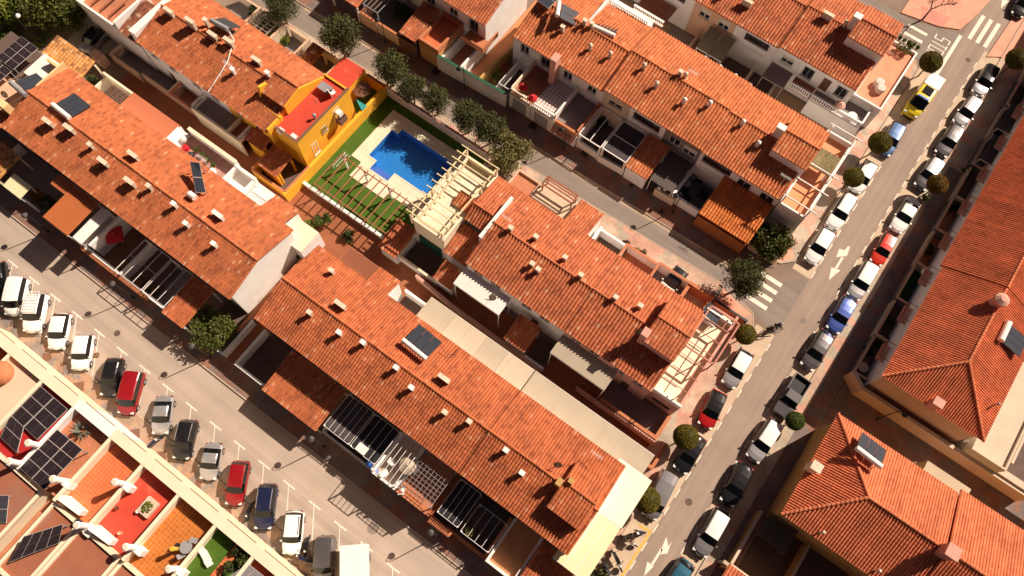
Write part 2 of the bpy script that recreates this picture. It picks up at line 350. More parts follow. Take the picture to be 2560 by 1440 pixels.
m_tK = tile_mat('roof tiles dark mottled', (.30,.10,.055), (.16,.06,.035), (.50,.32,.22), .12, .50)  # darker and more mottled than the other tile sets
m_tcap = mat('ridge clay', (.52,.19,.09), .85, .12, 4)
m_dirt = mat('dry ground', (.20,.15,.085), .95, .2, .5, .4, 20, var2=.2, stain=.5, stain_rgb=(.10,.11,.03), sscale=.3)

# ================================================================ ground and streets
PX0, PX1, PY0, PY1 = -36.65, -27.9, 25.2, 31.65      # the ground is open over the pool basin
g = MB()
for r in ((-260,200,-200,PY0), (-260,200,PY1,260), (-260,PX0,PY0,PY1), (PX1,200,PY0,PY1)): g.sheet([(r[0],r[2]),(r[1],r[2]),(r[1],r[3]),(r[0],r[3])], 0)
struct('ground', g, mat('ground earth', (.24,.17,.13), .95, .15, .3))
g = MB(); g.sheet([(-260,-10.2),(11.8,-10.2),(11.8,-2.5),(-260,-2.5)], .004); struct('road', g, m_asph)
g = MB(); g.sheet([(11.75,-120),(15.25,-120),(16.2,150),(11.75,150)], .008); struct('road', g, m_asphR)
kyS = lambda x: 35.3 + .04 * (x + 46); kyG = lambda x: 38.0 + .028 * (x + 46); kyN = lambda x: 40.4 + .043 * (x + 46)
g = MB(); g.sheet([(-200,kyS(-100)),(-60,kyS(-60)),(4,kyS(4)),(11.74,36.0),(11.74,44.0),(8,kyG(8)+.3),(4,kyG(4)+.3),(-60,kyG(-60)+.3),(-200,kyG(-100)+.3)], .006); struct('road', g, m_asphM)
g = MB()
for k in range(60):
    x0 = -56 + k; g.sheet([(x0, kyG(x0)-.12),(x0+.99, kyG(x0+1)-.12),(x0+.99, kyG(x0+1)+.30),(x0, kyG(x0)+.30)], .012)
struct('gutter', g, m_gut)
g = MB(); g.sheet([(-200,79.0),(6,79.0),(8,78.3),(9.6,77.0),(11.74,77.0),(11.74,84.6),(9,83.6),(6,82.6),(-200,82.6)], .006); struct('road', g, m_asphM)
g = MB()
for k in range(24): g.sheet([(-18+k, 79.8),(-17.01+k, 79.8),(-17.01+k, 80.2),(-18+k, 80.2)], .012)
struct('gutter', g, m_gut)
# tyre darkened lanes, repair patches
def parking(x0, x1, y0, y1, name='parking_strip'):
    g = MB(); g.sheet([(x0,y0),(x1,y0),(x1,y1),(x0,y1)], .010); struct(name, g, m_conc)
parking(9.55, 11.75, 13, 35.6); parking(9.55, 11.75, 43.6, 76.6); parking(15.1, 17.2, -20, 84.0); parking(9.55, 11.75, -60, 13)
def pave(poly, m=m_pavR, z=.12, name='pavement'):
    g = MB(); g.prism(poly, 0, z); return struct(name, g, m)
def kerb(pts, name='kerb', w=.15, z=.13):
    g = MB()
    for a, b in zip(pts[:-1], pts[1:]): g.beam((a[0],a[1],z/2), (b[0],b[1],z/2), w, z + .02)
    return struct(name, g, m_kerb)
pave([(-110,-2.3),(8,-2.3),(9.4,-3.6),(9.4,-.4),(-110,-.4)], m_pavD)
kerb([(-110,-2.4),(8,-2.4),(9.5,-3.7)])
pave([(-110,-12.6),(11.6,-12.6),(11.6,-9.95),(-110,-9.95)], m_pav); kerb([(-110,-9.87),(11.7,-9.87)], w=.12)
# avenue pavements
pave([(7.0,-.4),(9.4,-.4),(9.4,34.9),(8.6,36.3),(4.5,37.0),(4.5,34.6),(7.0,34.6)], m_pavR)
kerb([(9.48,-3),(9.48,34.9),(8.6,36.4),(4,37.2)], w=.12)
pave([(5.6,43.2),(8.2,43.2),(9.4,44.4),(9.4,76.2),(8.8,77.2),(6.5,77.9),(4.5,78.3),(4.5,76.0),(7.6,76.0),(7.6,46.5),(5.6,46.5)], m_pavR)
pave([(17.28,-60),(20.0,-60),(20.0,84.0),(18.5,130),(17.28,130)], m_pavR); kerb([(17.22,-60),(17.22,130)], w=.12)
g = MB(); g.sheet([(18.3,-20),(19.95,-20),(19.95,66),(18.3,66)], .126); struct('pavement', g, m_pavD)  # dark strip puts the shadow of the right-hand buildings into the paving colour
pave([(4.0,82.8),(8.8,83.8),(11.2,85.0),(12.0,88.5),(13.6,100),(4.0,100)], m_pink)
g = MB(); g.sheet([(5.6,85.4),(9.5,86.0),(9.2,83.95),(6.5,83.4)], .125); struct('pavement', g, mat('rose pavement', (.62,.25,.19), .85, .12, 1))
pave([(15.6,83.2),(17.1,84.3),(17.1,110),(16.6,110),(16.1,95)], m_pink)
pave([(17.3,84.2),(20.0,84.2),(30.0,84.2),(30,130),(17.3,130)], m_pink, .128)
g = MB(); g.sheet([(7.2,74.6),(9.2,74.4),(8.6,76.9),(6.5,77.7)], .126); struct('pavement', g, m_pink)
g = MB(); g.sheet([(4.6,34.8),(7.6,34.5),(8.4,36.1),(4.6,36.8)], .126); struct('pavement', g, m_pink)
g = MB(); g.sheet([(7.2,43.4),(8.1,43.4),(9.2,44.8),(7.9,46.0)], .126); struct('pavement', g, m_pink)
# middle street pavements
P = []
g = MB(); xs = list(range(-60, 5, 4))
g.prism([(x, 34.3) for x in xs] + [(x, kyS(x) - .05) for x in xs[::-1]], 0, .12); struct('pavement', g, m_pavR)
kerb([(-60, kyS(-60)), (4, kyS(4))], w=.12)
g = MB(); g.prism([(x, kyG(x)+.4) for x in (-60,4)] + [(7.9,42.4),(7.9,43.4)] + [(4,kyN(4)+.3),(-60,kyN(-60)+.3)], 0, .10); struct('pavement', g, m_pavD)
kerb([(-60, kyG(-60)+.36), (4, kyG(4)+.36)], w=.1, z=.1)
# alleys
pave([(-66,13.7),(8,13.7),(8,20.6),(-66,20.6)], m_alley, .05, 'alley')
g = MB()
for x in range(-64, 8, 8): g.sheet([(x,16.2),(x+.05,16.2),(x+.05,18.9),(x,18.9)], .056)
struct('alley_joint', g, m_iron)
pave([(-60,56.6),(4.6,56.6),(4.6,63.2),(-60,63.2)], mat('back alley', (.33,.22,.13), .85, .1, .6), .05, 'alley')
pave([(20.1,29.6),(110,29.6),(110,36.2),(20.1,36.2)], m_pavD, .10, 'alley')
# top left park, drive and path
g = MB(); g.sheet([(-150,13.5),(-78.3,13.5),(-73.0,25),(-62,60),(-150,60)], .008); struct('lawn', g, m_dirt)
g = MB(); g.sheet([W((128,150)).xy, W((235,20)).xy, W((255,-60)).xy, W((330,-20)).xy, W((330,100)).xy, W((215,160)).xy], .014); struct('driveway', g, mat('driveway', (.40,.34,.27), .85, .1, .5))
g = MB(); g.sheet([W((-30,100)).xy, W((50,30)).xy, W((70,-30)).xy, W((20,-60)).xy, W((-90,40)).xy], .012); struct('path', g, mat('red path', (.42,.17,.11), .9, .1, 1))
# pool garden
g = MB(); g.box(-40,PX0,19.5,34.1,0,.06); g.box(PX1,-25.5,19.5,34.1,0,.06); g.box(PX0,PX1,19.5,PY0,0,.06); g.box(PX0,PX1,PY1,34.1,0,.06); struct('turf', g, m_turf)
deck = [(-38.1,33.0),(-28.0,33.0),(-25.6,33.0),(-25.6,26.6),(-27.0,26.6),(-27.0,23.5),(-31.7,24.3),(-31.7,23.6),(-36.6,23.2),(-36.6,25.4),(-38.1,25.4)]
pool = [(-35.7,31.65),(-35.7,30.9),(-36.65,30.9),(-36.65,26.5),(-35.45,26.5),(-35.45,25.2),(-32.6,25.2),(-32.6,26.45),(-27.9,26.45),(-27.9,31.65)]
# deck with the basin cut out: strips round the pool
g = MB(); dz = .12
def st(x0,x1,y0,y1): g.box(x0,x1,y0,y1,0,dz)
st(-38.1,-25.6,31.65,33.0); st(-38.1,-35.7,30.9,31.65); st(-38.1,-36.65,25.4,30.9); st(-36.65,-35.45,25.2,26.5); st(-36.6,-31.7,23.3,25.2); st(-32.6,-27.9,25.2,26.45)
st(-31.7,-27.9,24.1,25.2); st(-27.9,-27.0,23.6,31.65); st(-27.0,-25.6,26.6,31.65)
struct('pool_deck', g, m_deck)

# ---- swimming pool
t = Thing('swimming_pool', 'blue tiled swimming pool with stepped outline and corner steps in the lawn', 'pool', (-32, 28.5, 0))
g = MB(); n = len(pool)
g.sheet(pool, -1.35)
a = sum(pool[i][0]*pool[(i+1)%n][1]-pool[(i+1)%n][0]*pool[i][1] for i in range(n))
pp = pool if a < 0 else pool[::-1]
for i in range(n):
    p, q = pp[i], pp[(i+1)%n]; g.add([(p[0],p[1],-1.35),(q[0],q[1],-1.35),(q[0],q[1],.11),(p[0],p[1],.11)], [(0,1,2,3)])
t.part('basin', g, m_pool)
g = MB()
for k in range(4): g.box(-35.43, -32.62, 25.22, 26.5 - .1 - k*.28, -1.34 + k*.28 , -1.34 + (k+1)*.28)
t.part('steps', g, m_step)
wm = bpy.data.materials.new('pool water'); wm.use_nodes = True; wm.use_transparent_shadow = True; wt = wm.node_tree; wt.nodes.clear()
wo = wt.nodes.new('ShaderNodeOutputMaterial'); wx = wt.nodes.new('ShaderNodeMixShader'); wa = wt.nodes.new('ShaderNodeBsdfTransparent'); wg = wt.nodes.new('ShaderNodeBsdfGlossy'); wf = wt.nodes.new('ShaderNodeFresnel')
wa.inputs[0].default_value = (.95,.99,1,1); wg.inputs['Roughness'].default_value = .03; wf.inputs[0].default_value = 1.33
wn = wt.nodes.new('ShaderNodeTexNoise'); wn.inputs['Scale'].default_value = 2.2; wg2 = wt.nodes.new('ShaderNodeNewGeometry'); wb = wt.nodes.new('ShaderNodeBump'); wb.inputs['Strength'].default_value = .06; wb.inputs['Distance'].default_value = .05
wt.links.new(wg2.outputs['Position'], wn.inputs[0]); wt.links.new(wn.outputs[0], wb.inputs['Height']); wt.links.new(wb.outputs[0], wg.inputs['Normal']); 
wx.inputs[0].default_value = .045; wt.links.new(wa.outputs[0], wx.inputs[1]); wt.links.new(wg.outputs[0], wx.inputs[2]); wt.links.new(wx.outputs[0], wo.inputs[0])
g = MB(); g.sheet(pool, -.02); t.part('water', g, wm)
g = MB(); P0 = []
for i in range(n):
    p, q = pool[i], pool[(i+1)%n]; d = Vector((q[0]-p[0], q[1]-p[1])).normalized()
    g.beam((p[0]-d.x*.1,p[1]-d.y*.1,.10+.003*(i%2)),(q[0]+d.x*.1,q[1]+d.y*.1,.10+.003*(i%2)),.22,.08)
t.part('coping', g, mat('pool coping', (.74,.65,.50), .7, .05, 2))

# ================================================================ painted markings (flat on the road)
def marking(polys, z=.016, m=None, name='road_marking'):
    g = MB()
    for p in polys: g.sheet(p, z)
    return struct(name, g, m or m_paint)
def dash(x, y0, y1, w=.11): return [(x-w/2,y0),(x+w/2,y0),(x+w/2,y1),(x-w/2,y1)]
marking([dash(11.82, y, y+1.0) for y in np.arange(-30, 76, 2.05) if not (35.0 < y < 43.2)])
marking([dash(15.02, y, y+1.0) for y in np.arange(-30, 82, 2.05)])
# bay marks of the slanted parking: T heads and side lines
hd = Vector((.28, 1)).normalized()
polys = []; SK = 2.72
for k in range(-14, 22):
    x = -58.3 + k * 3.24
    if x > 8: break
    polys.append([(x-.75,-6.22),(x+.75,-6.22),(x+.75,-6.08),(x-.75,-6.08)])
    polys.append([(x-.05,-6.22),(x+.05,-6.22),(x+.05+SK,-9.75),(x-.05+SK,-9.75)])
marking(polys)
# zebra crossings
zb = [[(a, 84.5),(a+.5, 84.5),(a+.55, 89.0),(a+.05, 89.0)] for a in (12.5, 13.55, 14.6)]
marking(zb)
marking([[(5.6+.0, y),(8.2, y),(8.2, y+.45),(5.6, y+.45)] for y in (77.2+.7, 79.0, 80.1, 81.5)] + [[(7.0,y),(9.6,y),(9.6,y+.5),(7.0,y+.5)] for y in (37.5, 38.6, 39.7, 40.8)])
marking([[(11.45,77.0),(11.9,77.0),(11.9,84.3),(11.45,84.3)]])
# STOP, read by drivers rolling east
LET = {'S': [(1,4.2,0,4.2),(0,4.2,0,2.1),(0,2.1,1,2.1),(1,2.1,1,0),(1,0,0,0)], 'T': [(0,4.2,1,4.2),(.5,4.2,.5,0)], 'O': [(0,0,0,4.2),(0,4.2,1,4.2),(1,4.2,1,0),(1,0,0,0)], 'P': [(0,0,0,4.2),(0,4.2,1,4.2),(1,4.2,1,2.0),(1,2.0,0,2.0)]}
g = MB()
for i, ch in enumerate('STOP'):
    yb = 82.6 - i * .98
    for u0, v0, u1, v1 in LET[ch]:
        p = (9.15 + v0*.44, yb - u0*.62); q = (9.15 + v1*.44, yb - u1*.62); d = Vector((q[0]-p[0], q[1]-p[1])).normalized() * .06; nn = Vector((-d.y, d.x)) * (1.3 if abs(d.y) > abs(d.x) else 1)
        g.sheet([(p[0]-d.x-nn.x,p[1]-d.y-nn.y),(q[0]+d.x-nn.x,q[1]+d.y-nn.y),(q[0]+d.x+nn.x,q[1]+d.y+nn.y),(p[0]-d.x+nn.x,p[1]-d.y+nn.y)], .017 + .0005 * (u0 == u1))
struct('road_marking', g, m_paint)
def arrow_mark(x, y):      # straight-and-turn arrow pointing down the avenue
    L = [[(x-.06,y),(x+.06,y),(x+.06,y+3.6),(x-.06,y+3.6)], [(x,y-1.5),(x+.42,y+.02),(x-.42,y+.02)]]
    L += [[(x-.06,y+2.1),(x-.06,y+2.6),(x+.75,y+3.7),(x+.75,y+2.9)], [(x+.55,y+2.3),(x+1.15,y+3.4),(x+.35,y+4.6)]]
    return L
def from_px(pl): return [tuple(W(p).xy) for p in pl]
marking([from_px(p) for p in ([(2072,700),(2078,668),(2101,676)],[(2086,671),(2104,642),(2109,645),(2091,674)],[(2090,643),(2117,640),(2125,617),(2119,616),(2112,626),(2098,622)],
  [(1610,1440),(1618,1404),(1634,1416)],[(1627,1410),(1652,1370),(1657,1374),(1632,1414)],[(1650,1386),(1668,1384),(1680,1352),(1671,1366),(1666,1342),(1653,1372)],[(2502,22),(2505,-4),(2522,3)])], .02)
marking([[(9.2,-.6),(9.3,-.6),(9.3,13.2),(9.2,13.2)]] and [from_px([(1624,1328),(1628,1331),(1556,1442),(1550,1442)]), from_px([(1598,1311),(1628,1327),(1626,1331),(1596,1315)])], .02, m_ypaint)
# ---- iron covers and tree grates
def cover(px, r, sq=False, m=None, label='round iron manhole cover in the road', cat='manhole cover', z=.02):
    w = W(px); g = MB()
    if sq:
        a = sq if sq is not True else 0; c, s_ = math.cos(a), math.sin(a)
        g.prism([(w.x + c*u*r - s_*v*r, w.y + s_*u*r + c*v*r) for u, v in ((-1,-1),(1,-1),(1,1),(-1,1))], z - .02, z)
        g.prism([(w.x + c*u*r*.8 - s_*v*r*.8, w.y + s_*u*r*.8 + c*v*r*.8) for u, v in ((-1,-1),(1,-1),(1,1),(-1,1))], z - .01, z + .004)
    else: g.lathe((w.x, w.y, 0), [(r, z - .02), (r, z), (r*.86, z), (r*.84, z-.006), (0.02, z-.006)], 20)
    single('manhole_cover' if not sq else 'access_cover', label, cat, g, m or m_iron)
cover((293,833), .33, label='round iron cover in lower street opposite the white estate parking bays')
cover((782,1232), .36, label='round iron cover in lower street beside the long frame shadow', m=m_kerb)
cover((933,1320), .55, label='wide pale ring cover in lower street below the pergola shadow', m=m_asphM)
cover((1722,1255), .36, label='round iron cover in the avenue between the two turn arrows')
cover((2420,150), .33, label='round iron cover in the avenue near the zebra crossing')
cover((2008,802), .33, label='faint round cover in the avenue beside the blue coupe', m=m_asphM)
for i, (p, r, l) in enumerate([((119,893),.42,'beside the white estate'),((198,968),.5,'in front of the black hatchback'),((262,950),.38,'left of the black hatchback'),((337,1087),.52,'below the silver saloon'),((405,1140),.42,'between silver saloon and kerb'),((490,1220),.5,'below the dark off-roader'),((567,1282),.48,'below the red hatchback'),((655,1367),.5,'below the navy estate'),((735,1425),.45,'at the bottom edge by the motorbikes'),((158,912),.2,'small one near the long roof wall'),((243,888),.24,'at the nose of the white off-roader')]):
    cover(p, r, R(45) if r > .3 else R(40), m=m_ironR, label='square rusty cover in coloured pavers, ' + l, cat='ground cover', z=.14)
for p, l in [((978,82),'dark square tree pit at the top, by the arched white gate'),((1002,113),'small square grate beside the dark tree pit at the top'),((1090,180),'dark square tree pit under the brown garage wall'),((1157,283),'small grate opposite the white and green wall'),((1240,318),'dark square cover left of the white balustrade terrace'),((1332,315),'dark square pit below the patterned terrace'),((1462,384),'dark square cover by the first pergola post'),((1578,465),'dark square cover under the small tiled canopy'),((1653,530),'small dark cover below the sphere topped wall'),((2210,25),'x')][:9]:
    cover(p, .45 if 'square' in l and 'small' not in l else .25, True, m=mat('pit dark', (.05,.035,.03), .9, .1), label=l, cat='ground cover', z=.12)
# ================================================================ houses
def facade(mb, x0, x1, z0, z1, y, th, ops, axis='x'):
    """wall panel built round its rectangular openings (a, b, za, zb)"""
    xs = sorted({x0, x1} | {v for o in ops for v in o[:2]}); zs = sorted({z0, z1} | {v for o in ops for v in o[2:4]})
    for a, b in zip(xs[:-1], xs[1:]):
        run = None
        for c, d in zip(zs[:-1], zs[1:]):
            mid = ((a+b)/2, (c+d)/2)
            hole = any(o[0] < mid[0] < o[1] and o[2] < mid[1] < o[3] for o in ops)
            if not hole: run = (run[0], d) if run else (c, d)
            if hole or d == zs[-1]:
                if run:
                    if axis == 'x': mb.box(a, b, y, y + th, run[0], run[1])
                    else: mb.box(y, y + th, a, b, run[0], run[1])
                run = None
def window(T, x0, x1, z0, z1, y, kind='w', axis='x', out=-1, parent=None, fm=None):
    """frame ring, mullion, pane and sill; out = side that faces outdoors"""
    fm = fm or m_wf; g = MB(); w = .07
    def bx(mb, a, b, c0, c1, d0, d1):
        if axis == 'x': mb.box(a, b, min(y+c0*out, y+c1*out), max(y+c0*out, y+c1*out), d0, d1)
        else: mb.box(min(y+c0*out, y+c1*out), max(y+c0*out, y+c1*out), a, b, d0, d1)
    bx(g, x0, x0+w, -.12, .03, z0, z1); bx(g, x1-w, x1, -.12, .03, z0, z1); bx(g, x0+w, x1-w, -.12, .03, z1-w, z1); bx(g, x0+w, x1-w, -.12, .03, z0, z0+w)
    xm = (x0+x1)/2
    if x1 - x0 > .7: bx(g, xm-w/2, xm+w/2, -.12, .02, z0+w, z1-w)
    bx(g, x0-.08, x1+.08, .0, .10, z0-.08, z0-.003)
    f = T.part('window', g, fm)
    p = MB(); bx(p, x0+w, x1-w, -.10, -.07, z0+w, z1-w)
    T.part('pane', p, m_glass, parent=f)
    if kind == 's':
        p = MB(); zc = z0 + (z1-z0)*.45; bx(p, x0+w, x1-w, -.06, -.02, zc, z1-w); T.part('shutter', p, m_shut, parent=f)
    if kind == 'g':
        p = MB(); n = max(3, int((x1-x0)/.16))
        for i in range(n+1): a = x0 + (x1-x0)*i/n; bx(p, a-.015, a+.015, .12, .15, z0-.05, z1+.05)
        for zz in (z0-.02, (z0+z1)/2, z1): bx(p, x0-.02, x1+.02, .10, .12, zz-.02, zz+.02)
        T.part('grille', p, m_dk, parent=f)
def chimney(T, x, y, zb, h=.85, sx=.42, sy=.32, kind='box', m=None):
    g = MB(); zt = zb + h
    if kind == 'long': sx = 1.15
    if kind == 'round':
        g.lathe((x, y, zb - .5), [(.24,0),(.22,.5),(.20,h+.35),(.27,h+.4),(.24,h+.5),(.10,h+.62)], 10)
    else:
        g.box(x-sx/2, x+sx/2, y-sy/2, y+sy/2, zb-.5, zt-.16)
        for a in (-1, 1): g.box(x+a*(sx/2-.05)-.04, x+a*(sx/2-.05)+.04, y-sy/2+.02, y+sy/2-.02, zt-.16, zt)
        if sx > .8: g.box(x-.04, x+.04, y-sy/2+.02, y+sy/2-.02, zt-.16, zt)
        g.box(x-sx/2-.06, x+sx/2+.06, y-sy/2-.06, y+sy/2+.06, zt, zt+.07)
    T.part('chimney', g, m or m_chim)
def house(x0, x1, yS, yR, yN, zE, zR, wm, tm, wave, label, group, ops=(), opsN=(), dz=0, zN=None, gables=(0, 0), roofm=None, name='terraced_house', back=True):
    """gabled terraced house: eaves at yS / yN, ridge at yR; ops = (kind, a, b, za, zb) on the south face"""
    zE += dz; zR += dz; zN = zE if zN is None else zN + dz; gw = .25
    T = Thing(name, label, 'house', ((x0+x1)/2, (yS+yN)/2, 0), group)
    ys, yn = yS + .35, yN - .30; dep = 1.1
    sl = (zR - zE) / (yR - yS); sn = (zR - zN) / (yN - yR)
    def top(y): return (zE + (y - yS) * sl if y < yR else zR - (y - yR) * sn) - .16
    g = MB(); a, b = x0 + .006, x1 - .006
    def body(a, b, y0, y1):
        pts = [(y0, 0), (y1, 0), (y1, top(y1)), (yR, top(yR)), (y0, top(y0))]
        vs = [(a, p[0], p[1]) for p in pts] + [(b, p[0], p[1]) for p in pts]
        g.add(vs, [(4,3,2,1,0), (5,6,7,8,9)] + [(i, (i+1) % 5, (i+1) % 5 + 5, i + 5) for i in range(5)])
    hole = [o[1:] for o in ops]
    body(a, b, ys + dep, yn)
    facade(g, a, b, 0, top(ys), ys, gw, [(p, q, c, d) for p, q, c, d in hole])
    for u in (a, b - .2): g.prism([(u, ys+gw), (u+.2, ys+gw), (u+.2, ys+dep), (u, ys+dep)], 0, lambda x, y: top(y))
    g.box(a+.2, b-.2, ys+gw, ys+dep, 2.75, 2.95)
    T.part('wall', g, wm)
    for o in ops:
        k, p, q, c, d = o
        if k in ('w', 's', 'g'): window(T, p, q, c, d, ys + .1, k)
        elif k == 'l':      # loggia with parapet and red floor
            g = MB(); g.box(p, q, ys+.02, ys+dep-.02, 2.951, 3.0); T.part('loggia_floor', g, m_dull)
            g = MB(); g.box(p+.003, q-.003, ys+.02, ys+.16, c, c+.85); g.box(p+.003, q-.003, ys-.03, ys+.21, c+.85, c+.92); T.part('parapet', g, wm)
            g = MB(); g.box(p+.35, (p+q)/2+.5, ys+dep-.06, ys+dep-.01, 3.0, 5.0); T.part('door', g, m_shut)
        elif k == 'd':
            g = MB(); g.box(p+.02, q-.02, ys+.08, ys+.14, c, d-.02); T.part('door', g, m_brown)
        elif k == 'x':
            g = MB(); g.box(p, q, ys+.5, ys+.55, c, d); T.part('pane', g, m_glass)
    ov = .0
    e0, e1 = x0 - gables[0], x1 + gables[1]
    T.roof = tile_obj('roof', [((e0, yS, zE), (e1, yS, zE), (e0, yR, zR), (e1, yR, zR)), ((e1, yN, zN), (e0, yN, zN), (e1, yR, zR), (e0, yR, zR))], wave, roofm or tm, T.e, T.o, [((e0, yR, zR), (e1, yR, zR))], amp=.068 if wave > .33 else .05)
    T.top = lambda y: (zE + (y - yS) * sl if y < yR else zR - (y - yR) * sn); T.x0, T.x1 = x0, x1
    return T
def put_chimneys(houses, pts, h=.85):
    """chimney heads surveyed in the photo: find the roof each one stands on"""
    for c in pts:
        p = c[0]; kind = c[1] if len(c) > 1 else 'box'; m = c[2] if len(c) > 2 else None; hh = c[3] if len(c) > 3 else h
        z = 7.0
        for _ in range(6):
            w = W(p, z); T = min(houses, key=lambda t: 0 if t.x0 <= w.x <= t.x1 else min(abs(w.x-t.x0), abs(w.x-t.x1))); z = T.top(w.y) + hh
        chimney(T, w.x, w.y, T.top(w.y), hh, kind=kind, m=m)
NTH = ['first', 'second', 'third', 'fourth', 'fifth', 'sixth', 'seventh', 'eighth', 'ninth']
zE, zR = 5.7, 6.95
# ---- row A (left, on the lower street)
G = 'row of russet terraced houses left of the crossing path'
A = []; xa = [-66.7, -60.2, -53.8, -47.3, -40.9, -34.5]
la = ['with solar heater and cream chimney stump at its upper left', 'with two chimneys on the street slope above a rust red carport', 'above the white patio with the red parasol', 'above the glass covered patios, solar panels on its far slope', 'ending in the tall white gable above the leafy yard']
for i in range(5):
    A.append(house(xa[i], xa[i+1], 4.1, 8.6, 13.4, zE, zR, m_white, m_tA, .26, 'faded tile roofed house ' + la[i], G,
        [('s', xa[i]+1.0, xa[i]+2.2, 3.6, 4.8), ('w', xa[i]+3.8, xa[i]+5.0, 3.6, 4.8)], dz=[0,0,.08,.08,0][i], gables=(0, .15 if i == 4 else 0)))
put_chimneys(A, [((117,302),'long'),((170,318),'long'),((223,360),'box'),((255,402),'long'),((330,385),'long'),((322,452),'long'),((370,463),'box'),((433,508),'box',m_white),((463,557),'box',m_white),((533,608),'box',m_white),((543,535),'long',m_white)])
# ---- row B (centre bottom)
G = 'row of terraced houses along the bottom of the picture'
B = []; xb = [-31.2, -25.0, -18.95, -12.6, -6.2, -.2, 5.8]
lb = ['next to the crossing path, timber slat canopy behind', 'with a white chimney pair above the brown tiled carport', 'carrying the solar water heater on its far slope', 'with three chimneys on the near slope above the white framed pergolas', 'above the grid pergola with the round parasol', 'at the corner beside the pale yellow awning, small cross gable on top']
for i in range(6):
    B.append(house(xb[i], xb[i+1], 4.1, 8.7, 13.6, zE, zR, m_white, m_tB, .30, 'terraced house ' + lb[i], G, [('s', xb[i]+1.0, xb[i]+2.2, 3.6, 4.8), ('w', xb[i]+3.8, xb[i]+5.0, 3.6, 4.8)], dz=[.12,.12,0,0,.16,.16][i]))
put_chimneys(B, [((828,675),'box'),((850,760),'long'),((773,780),'box'),((847,830),'box',m_white),((907,855),'box',m_white),((990,918),'box',m_white),((1110,945),'long'),((1028,968),'box',m_white),((1112,1030),'box'),((1173,1053),'box'),((1265,1125),'box',m_white),((1305,1182),'box',m_white)])
# ---- row F (upper left, beside the yellow house)
G = 'row of terraced houses left of the yellow house'
Fh = []; xf = [-63.6, -57.1, -50.6, -44.2]
lf = ['with two tall chimneys and leaning solar heater on its ridge', 'with a crooked pipe running down its near slope', 'with pale chimneys beside the small cross gable of the yellow house']
for i in range(3):
    Fh.append(house(xf[i], xf[i+1], 20.2, 25.0, 29.5, zE, zR, m_white if i < 2 else m_yel, m_tA, .26, 'terraced house ' + lf[i], G, [('w', xf[i]+1.0, xf[i]+2.2, 3.6, 4.8), ('s', xf[i]+3.8, xf[i]+5.0, 3.6, 4.8), ('d', xf[i]+2.6, xf[i]+3.5, .1, 2.2)]))
put_chimneys(Fh, [((420,25),'long'),((473,50),'long',None,1.3),((512,48),'box',None,1.2),((530,85),'long'),((570,100),'long',None,1.1),((580,172),'box',m_white),((667,180),'box',m_white),((640,148),'long')])
# ---- row C (centre)
G = 'row of terraced houses right of the pool'
Cc = []; xc = [-18.3, -12.2, -6.15, -1.0, 4.0]
lc = ['above the long white awning in the alley', 'with twin chimneys low on the near slope', 'above the sand coloured awning in the alley', 'at the avenue corner with the pink tower and roof terrace']
for i in range(4):
    x0, x1 = xc[i], xc[i+1]
    Cc.append(house(x0, x1, 20.9, 25.8, 30.8, zE, zR, m_white if i < 2 else m_pinkw, m_tC, .36, 'terraced house ' + lc[i], G, [('s', x0+.8, x0+2.0, 3.6, 4.8), ('w', x0+3.0, x0+4.2, 3.6, 4.8), ('d', x0+2.2, x0+3.1, .1, 2.2)], dz=[0,0,.12,.12][i]))
put_chimneys(Cc, [((1277,568),'box'),((1340,590),'box'),((1331,658),'box',None,.7),((1346,672),'box',None,.8),((1413,642),'box'),((1453,686),'box'),((1540,742),'box'),((1602,763),'box')])
# ---- row D (upper right centre)
G = 'row of terraced houses along the middle street'
D = []; xd = [-30.7, -24.5, -18.3, -14.75, -10.2, -5.6, -1.2, 4.1]
ld = ['with the large solar panels on the ridge, left end of the row', 'above the red balustrade terrace and the patterned terrace', 'with the narrow beige front above the white framed pergola', 'with the dark red loggia above the shaded pergola', 'with grey front above the small tiled canopy', 'with the wide loggia above the grey furnished patio', 'at the avenue corner above the big orange tiled canopy']
dm = [m_white, m_white, m_beige, m_white, m_grey, m_white, m_white]
dop = [lambda a, b: [('w', a+1, a+2.2, 3.5, 4.9), ('g', a+3.9, a+5.1, 3.4, 4.9)], lambda a, b: [('w', a+.8, a+2.0, 3.5, 4.9), ('w', b-2.1, b-.9, 3.8, 4.9), ('x', a+3.0, a+3.9, .3, 2.4)],
       lambda a, b: [('w', a+.8, a+2.6, 3.9, 4.6)], lambda a, b: [('l', a+.5, b-.6, 2.96, 5.2)], lambda a, b: [('w', a+.7, a+2.1, 3.7, 4.9), ('s', b-2.0, b-.4, 3.4, 4.9)],
       lambda a, b: [('l', a+.4, b-.5, 2.96, 5.2)], lambda a, b: [('g', a+.5, a+2.0, 3.6, 4.9), ('g', b-2.0, b-.5, 3.6, 4.9)]]
for i in range(7):
    D.append(house(xd[i], xd[i+1], 46.2, 51.5, 56.8, zE, zR, dm[i], m_tD, .38, 'terraced house ' + ld[i], G, dop[i](xd[i], xd[i+1]), dz=[0,0,.45,.40,.40,.15,.15][i]))
put_chimneys(D, [((1407,66),'box'),((1477,112),'round'),((1527,131),'round'),((1612,160),'round'),((1643,206),'round'),((1713,247),'round',m_white),((1777,254),'round',m_white),((1860,302),'round',m_white),((1898,355),'round',m_white),((1703,178),'box'),((1716,183),'round'),((1463,50),'box'),((1480,57),'box')])
